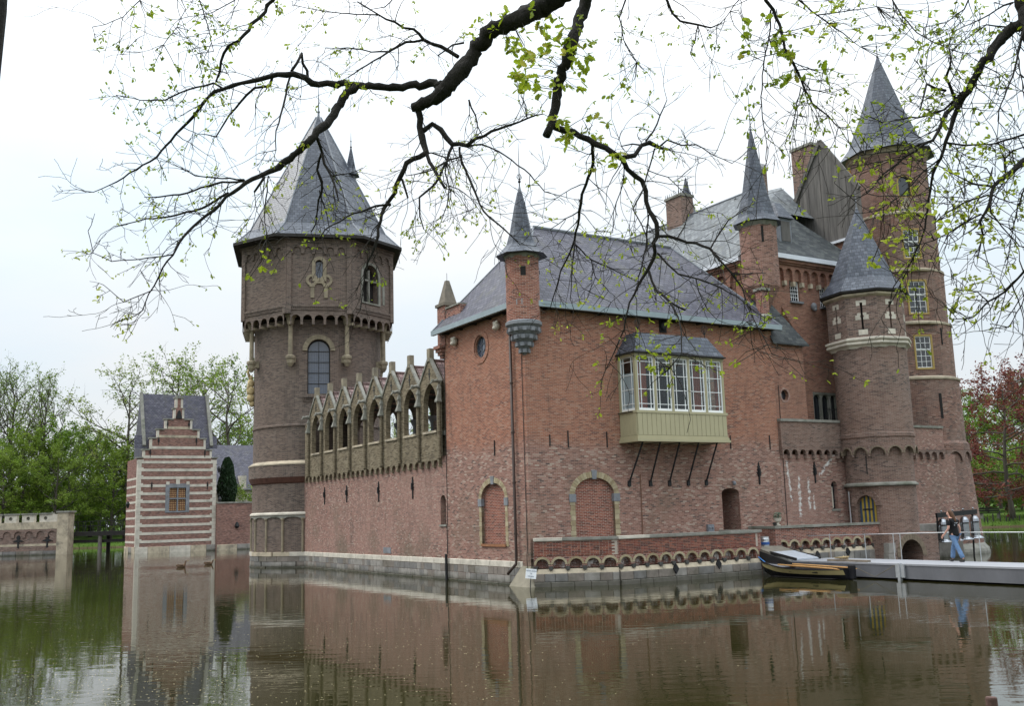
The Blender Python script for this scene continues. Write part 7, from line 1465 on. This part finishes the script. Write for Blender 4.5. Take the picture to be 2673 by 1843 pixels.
br('c', (1407,356,14),(1435,351,13),(1451,328,12),(1468,322,14),(1492,334,9),(1510,338,5)); br('c', (1490,333,5),(1494,328,5),(1508,316,4.5),(1541,328,4),(1573,326,3.5),(1614,351,3),(1655,369,2)); br('c', (1460,318,6),(1476,298,5),(1492,261,4),(1508,225,2.5)); br('c', (1451,328,5),(1430,325,4),(1405,330,3),(1400,315,2)); br('c', (1480,336,5),(1468,379,4.5),(1451,436,4),(1431,473,4),(1451,509,3.5),(1464,542,3),(1466,580,2)); br('c', (1466,485,5),(1460,562,4.5),(1443,627,3)); br('c', (1411,375,4),(1407,420,3),(1387,477,2.5),(1385,526,1.5)); br('c', (1465,385,3),(1510,400,2.5),(1550,440,2),(1570,470,1.5))
br('c', (1722,-30,11),(1731,0,10),(1749,22,9),(1763,55,8.5),(1774,109,8),(1800,156,7),(1818,200,6),(1836,233,5),(1873,262,4),(1895,288,3),(1887,317,2)); br('c', (1742,22,5),(1742,62,4.5),(1727,138,4),(1720,218,3.5),(1724,269,3),(1734,328,2)); br('c', (1811,196,3.5),(1800,237,3),(1793,280,2.5),(1774,328,1.5)); br('c', (1495,-30,8),(1508,0,8),(1520,29,7),(1538,47,6.5),(1578,55,6),(1607,62,4.5),(1632,51,3)); br('c', (1578,57,4),(1572,90,3.5),(1560,120,2)); br('c', (1790,-25,5),(1807,0,5),(1847,33,4.5),(1891,65,3.5),(1945,105,2)); br('c', (1847,33,3.5),(1927,22,3),(1982,14,2)); br('c', (1818,202,4),(1850,205,3),(1890,215,1.5)); br('c', (1800,158,3.5),(1830,155,3),(1860,165,1.5))
br('c', (330,-20,3.5),(316,0,3),(279,37,2.5),(237,55,2),(209,60,1)); br('c', (445,-20,3.5),(451,0,3.5),(469,55,3),(483,115,2)); br('c', (545,-15,4),(530,0,3.5),(479,28,2.5),(409,41,1.5)); br('c', (400,-20,3),(420,20,2.5),(400,60,2),(370,100,1.2)); br('c', (1690,-15,4),(1660,10,3),(1640,40,2.5),(1620,60,1.5)); br('c', (905,-20,4),(870,15,3),(840,20,2)); br('c', (1420,-20,5),(1400,40,4),(1410,90,3),(1440,140,2))
# right-hand oak
br('r', (2408,230,112),(2385,150,110),(2354,80,106),(2331,0,104),(2316,-60,100))
br('r', (2330,40,44),(2291,62,36),(2255,98,31),(2218,145,25),(2200,182,20),(2178,218,16),(2164,247,13),(2149,291,10),(2138,320,9),(2127,357,7.5),(2109,393,6),(2098,455,5.5),(2091,517,4.5),(2080,550,4),(2056,598,3.5),(2029,658,3),(2009,694,2))
br('r', (2200,189,9),(2157,226,7),(2135,247,6),(2091,262,5),(2040,269,4),(1997,277,2)); br('r', (2186,204,12),(2138,255,10),(2124,291,9),(2109,317,8),(2055,349,6),(1997,393,4.5),(1960,437,3),(1930,452,1.5)); br('r', (2109,317,5),(2050,338,4),(1990,345,3),(1940,352,2)); br('r', (2164,240,9),(2157,218,9),(2146,189,8),(2138,175,8),(2149,146,6)); br('r', (2138,204,7),(2117,200,6),(2095,189,6),(2088,218,5),(2080,248,4)); br('r', (2138,322,6),(2180,328,5.5),(2237,326,5),(2330,300,7)); br('r', (2127,357,5),(2090,385,4),(2040,440,3),(1985,475,2))
br('r', (2340,345,22),(2315,365,18),(2274,397,13),(2246,421,10),(2238,460,8),(2215,500,7),(2222,531,5),(2211,579,3)); br('r', (2246,421,5),(2195,413,4),(2147,389,3),(2120,373,2)); br('r', (2234,440,5),(2175,460,4),(2135,484,3),(2112,504,2)); br('r', (2218,484,5),(2155,520,4.5),(2112,543,3.5),(2072,555,2)); br('r', (2274,397,6),(2270,360,5),(2290,340,4),(2320,330,4)); br('r', (2250,415,4),(2230,380,3),(2190,370,2))
br('r', (2340,590,9),(2314,615,7),(2274,658,6),(2234,682,5),(2199,718,3.5),(2147,722,2)); br('r', (2234,682,4),(2210,660,3),(2175,655,2)); br('r', (2325,640,4),(2310,690,3),(2280,740,2)); br('r', (2310,80,7),(2306,104,6),(2290,171,5),(2258,250,3.5),(2256,274,2)); br('r', (2290,5,6),(2270,11,5),(2222,40,4),(2182,58,3),(2127,84,1.5)); br('r', (2018,-20,5),(2018,0,4.5),(2040,36,4),(2073,73,3.5),(2109,94,3),(2164,116,2)); br('r', (2275,60,5),(2230,55,4),(2180,90,3),(2130,130,2)); br('r', (2320,420,5),(2300,470,4),(2290,520,3),(2280,580,2)); br('r', (2200,-20,5),(2180,20,4),(2140,50,3),(2090,60,2)); br('r', (2330,-10,5),(2300,120,4),(2315,200,3))
# left-hand trunk
rb = random.Random(23); DEPTH = []      # (x, y, depth) samples of what is already placed
def near_depth(t, x, y):
    b = None
    for tt, xx, yy, dd, ww in DEPTH:
        if tt != t: continue
        q = (xx-x)**2+(yy-y)**2
        if q < (14+ww*.5)**2 and (b is None or q < b[0]): b = (q, dd)
    return b[1] if b else None
OAK = {'c': thing('oak_tree', 'overhanging oak with dark boughs and young leaves across the top', 'tree', (3.9, 3.2, 1.0)), 'r': thing('oak_tree', 'oak trunk and boughs entering at the right edge', 'tree', (4.0, 5.6, 1.0)), 'l': thing('oak_tree', 'dark oak trunk just inside the upper left edge', 'tree', (-4.9, 7.2, 1.0))}
TWS = {'c': [], 'r': []}; ALLP = {'c': [], 'r': []}                # points where twigs can start
for t, pts in BR:
    x0, y0, w0 = pts[0]; d0 = near_depth(t, x0, y0); base = {'c': 7.4, 'r': 6.2}[t]
    d = d0 if d0 else base+rb.uniform(-.9, .9); dr = rb.uniform(-.35, .35) if w0 < 20 else rb.uniform(-.1, .1)
    if t == 'c' and y0 < 0: dr = abs(dr)*.6
    # smooth the traced line with midpoints and slight kinks
    X = []
    for i in range(len(pts)-1):
        a, b = pts[i], pts[i+1]; L = hypot(b[0]-a[0], b[1]-a[1]); n_ = max(1, int(L/(9 if a[2] > 20 else 16)))
        for j in range(n_):
            f = j/n_; jj = min(2.2, a[2]*.22) if j else 0; X.append((a[0]+(b[0]-a[0])*f+rb.gauss(0, jj), a[1]+(b[1]-a[1])*f+rb.gauss(0, jj), (a[2]+(b[2]-a[2])*f)*rb.uniform(.93, 1.1)))
    X.append(pts[-1]); P = []; R = []; tot = 0
    for i, (x, y, w_) in enumerate(X):
        if i: tot += hypot(x-X[i-1][0], y-X[i-1][1])
        dd = d+dr*tot/100+.05*sin(tot*.03); p = Pd(x*K, y*K, dd); P.append(p); R.append(max(.003, w_*(.64 if w_ > 40 else .74 if w_ > 20 else .88)/2*dd/(F/K))); DEPTH.append((t, x, y, dd, w_))
        ALLP[t].append((x, y, dd, w_, p))
        if w_ < 26: TWS[t].append((x, y, dd, w_, p, (P[-1]-P[-2]).normalized() if i else Vector((0, 0, -1))))
    big = w0 > 30
    if t == 'c' and y0 < 0 and w0 > 40:         # carry the two great limbs on to the trunk outside the picture
        q = P[0]; P = [Vector((3.9, 3.2, 6.0+.6*(w0 > 60))), Vector((3.0, 4.6, 6.9)), q.lerp(Vector((3.0, 4.6, 6.9)), .4)+Vector((0, 0, .35))]+P; R = [.2, .17, .15]+R
    MB().tube(P, R, 18 if big else 7 if w0 > 6 else 5, rough=.22 if w0 > 20 else .12).obj('bough' if w0 > 12 else 'branch', M_OAKB, OAK[t], smooth=True)
MB().tube([(3.9, 3.2, .6), (3.95, 3.2, 2.5), (3.85, 3.25, 5.0), (3.9, 3.2, 8.0), (3.7, 3.4, 11)], [.42, .34, .30, .26, .15], 14).obj('trunk', M_OAKB, OAK['c'], smooth=True)
q = Pd(2440*K, 330*K, 6.2); MB().tube([(4.0, 5.6, .6), (3.95, 5.8, 2.2), (3.85, 6.0, 3.4), q, Pd(2395*K, 190*K, 6.2)], [.3, .22, .19, .165, .15], 12).obj('trunk', M_OAKB, OAK['r'], smooth=True)
MB().tube([(-5.3, 7.2, .6), (-5.0, 7.3, 3.0)]+[Pd(x*K, y*K, 7.4) for x, y in ((-118, 430), (-56, 190), (-30, 20), (-20, -80))]+[(-4.2, 7.6, 9.5)], [.36, .24, .2, .17, .145, .13, .1], 14).obj('trunk', M_OAKB, OAK['l'], smooth=True)
# twigs and leaves
half = [(0, 0), (.05, .10), (.17, .16), (.12, .26), (.27, .36), (.18, .46), (.31, .60), (.19, .70), (.22, .84), (.08, .95), (0, 1)]
def leaf_pts(fold):
    L = [(-x, y, abs(x)*fold) for x, y in half]; Rr = [(x, y, abs(x)*fold) for x, y in half]; return L, Rr
LV_ = []            # (matrix, size, tree)
TW = {'c': MB(), 'r': MB()}
def put_leaf(t, p, d, s, down=.5):
    z = Vector((rb.gauss(0, .6), rb.gauss(0, .6), 1)).normalized(); y = (d*.6+Vector((rb.gauss(0, .7), rb.gauss(0, .7), rb.gauss(-down, .5)))).normalized(); x = y.cross(z).normalized(); z = x.cross(y); LV_.append((t, p, x*s, y*s, z*s))
def twig(t, p, d, L, r0, lev=0, leaves=True, ls=.05, ln=4):
    n_ = max(3, int(L/.05)); P = [p]; q = p.copy(); dd = d.copy()
    for k in range(n_): dd = (dd+Vector((rb.gauss(0, .16), rb.gauss(0, .16), rb.gauss(-.015, .14)))).normalized(); q = q+dd*(L/n_); P.append(q)
    TW[t].tube(P, [max(.0019, r0*(1-.7*k/n_)) for k in range(n_+1)], 4, cap=False)
    if lev < 2:
        for _ in range(rb.choice([1, 2, 2, 3]) if lev == 0 else rb.choice([0, 1, 1])):
            i = rb.randrange(1, n_); s = Vector((rb.gauss(0, 1), rb.gauss(0, 1), rb.gauss(0, .8))).normalized(); twig(t, P[i], ((P[i+1]-P[i]).normalized()*.7+s*.75).normalized(), L*rb.uniform(.35, .65), r0*.6, lev+1, leaves, ls, ln)
    if leaves:
        for _ in range(rb.randrange(ln//2, ln+2)): put_leaf(t, P[-1]+Vector((rb.gauss(0, .008), rb.gauss(0, .008), rb.gauss(0, .008))), dd, ls*rb.uniform(.55, 1.25))
        if rb.random() < .5: i = rb.randrange(1, n_); put_leaf(t, P[i], dd, ls*rb.uniform(.4, .9))
for t in ('c', 'r'):
    for (x, y, dd, w_, p, tg) in TWS[t]:
        if y < -60: continue
        if rb.random() > (.85 if t == 'c' else 1.3)*(1.0 if w_ < 10 else .5): continue
        s = Vector((rb.gauss(0, 1), rb.gauss(0, .5), rb.gauss(-.1, .9))).normalized(); d = (tg*.7+s*.8).normalized()
        lp = (.45 if t == 'c' else .42); onb = 240 < y and t == 'c'
        twig(t, p, d, rb.uniform(.12, .6), max(.0032, min(.005, w_*.0007)), 0, rb.random() < lp, (.034 if t == 'c' else .034), (3 if onb else 4))
# denser sprays of larger leaves, on twigs from the nearest bough
ZONES = [('c', 1130, 20, 1290, 130, 40, .075), ('c', 1150, 90, 1330, 210, 80, .08), ('c', 1030, 10, 1130, 90, 14, .05), ('c', 1250, 255, 1400, 330, 26, .078), ('c', 1330, 340, 1420, 440, 14, .075), ('c', 1380, 130, 1440, 230, 10, .055), ('c', 1290, 20, 1420, 240, 20, .05), ('c', 1660, 20, 1800, 190, 46, .068), ('c', 1800, 0, 1960, 180, 34, .062), ('c', 1990, 20, 2180, 150, 40, .048), ('c', 360, 70, 520, 240, 44, .042), ('c', 330, 5, 480, 60, 16, .04), ('c', 260, 150, 420, 330, 22, .042), ('c', 560, 560, 660, 640, 12, .05), ('c', 1330, 640, 1480, 900, 34, .042), ('c', 1420, 780, 1520, 860, 14, .042), ('c', 1560, 700, 1760, 850, 20, .042), ('r', 1960, 400, 2180, 600, 60, .046), ('r', 2040, 200, 2160, 300, 20, .046), ('r', 2160, 480, 2315, 760, 60, .042), ('r', 2200, 330, 2315, 480, 34, .04), ('r', 2100, 60, 2290, 200, 34, .04), ('r', 1880, 220, 2040, 420, 40, .04), ('c', 1700, 230, 1960, 380, 16, .04)]
for t, xa, ya, xb_, yb, n_, ls in ZONES:
    for _ in range(int(n_*(.5 if t == 'r' else .55))):
        x, y = rb.uniform(xa, xb_), rb.uniform(ya, yb); b = min(ALLP[t], key=lambda q: (q[0]-x)**2+(q[1]-y)**2)
        q = Pd(x*K, y*K, b[2]+rb.uniform(-.25, .25)); v = q-b[4]
        if v.length > .55: v = v*(rb.uniform(.2, .55)/v.length)
        tgt = b[4]+v; m1 = b[4]+v*.5+Vector((rb.gauss(0, .03), rb.gauss(0, .03), rb.gauss(0, .03))); TW[t].tube([b[4], m1, tgt], [.0034, .0028, .002], 4, cap=False); d = v.normalized() if v.length > .01 else Vector((0, 0, -1))
        for _ in range(rb.randrange(3, 7)): put_leaf(t, tgt+Vector((rb.gauss(0, .012), rb.gauss(0, .012), rb.gauss(0, .012))), d, ls*rb.uniform(.6, 1.25), .3)
for t in ('c', 'r'): TW[t].obj('twigs', M_TWIG, OAK[t], kind='stuff')
# the largest 300 leaves are objects of their own, the rest one part per tree
LV_.sort(key=lambda q: -q[2].length/q[1].y)
lm_ = []
for fold, mt in ((.35, M_OLEAF), (.55, M_OLEAF), (.2, M_OLEAFY), (.45, M_OLEAF)):
    mb = MB()
    for hs_ in leaf_pts(fold): mb.face(hs_, [(0, 0)]*len(hs_))
    lm_.append(mb.mesh('leaf', mt))
vis = 0; rest = {'c': MB(), 'r': MB()}
for i, (t, p, x, y, z) in enumerate(LV_):
    dv = p-CAM; fw = dv.dot(_fw); px, py = CX+F*dv.dot(_rt)/fw, CY-F*dv.dot(_up)/fw
    if vis < 300 and 0 < px < 2673 and 0 < py < 1843:
        o = bpy.data.objects.new('leaf', lm_[i % 4]); COL.objects.link(o); o.parent = OAK[t]; m = Matrix((x, y, z)).transposed().to_4x4(); m.translation = p-off_of(OAK[t]); o.matrix_local = m; vis += 1
    else:
        for hs_ in leaf_pts(.2+.4*rb.random()): rest[t].face([p+x*a+y*b+z*c for a, b, c in hs_], [(0, 0)]*len(hs_))
for t in ('c', 'r'): rest[t].obj('leaves', M_OLEAF, OAK[t], kind='stuff')
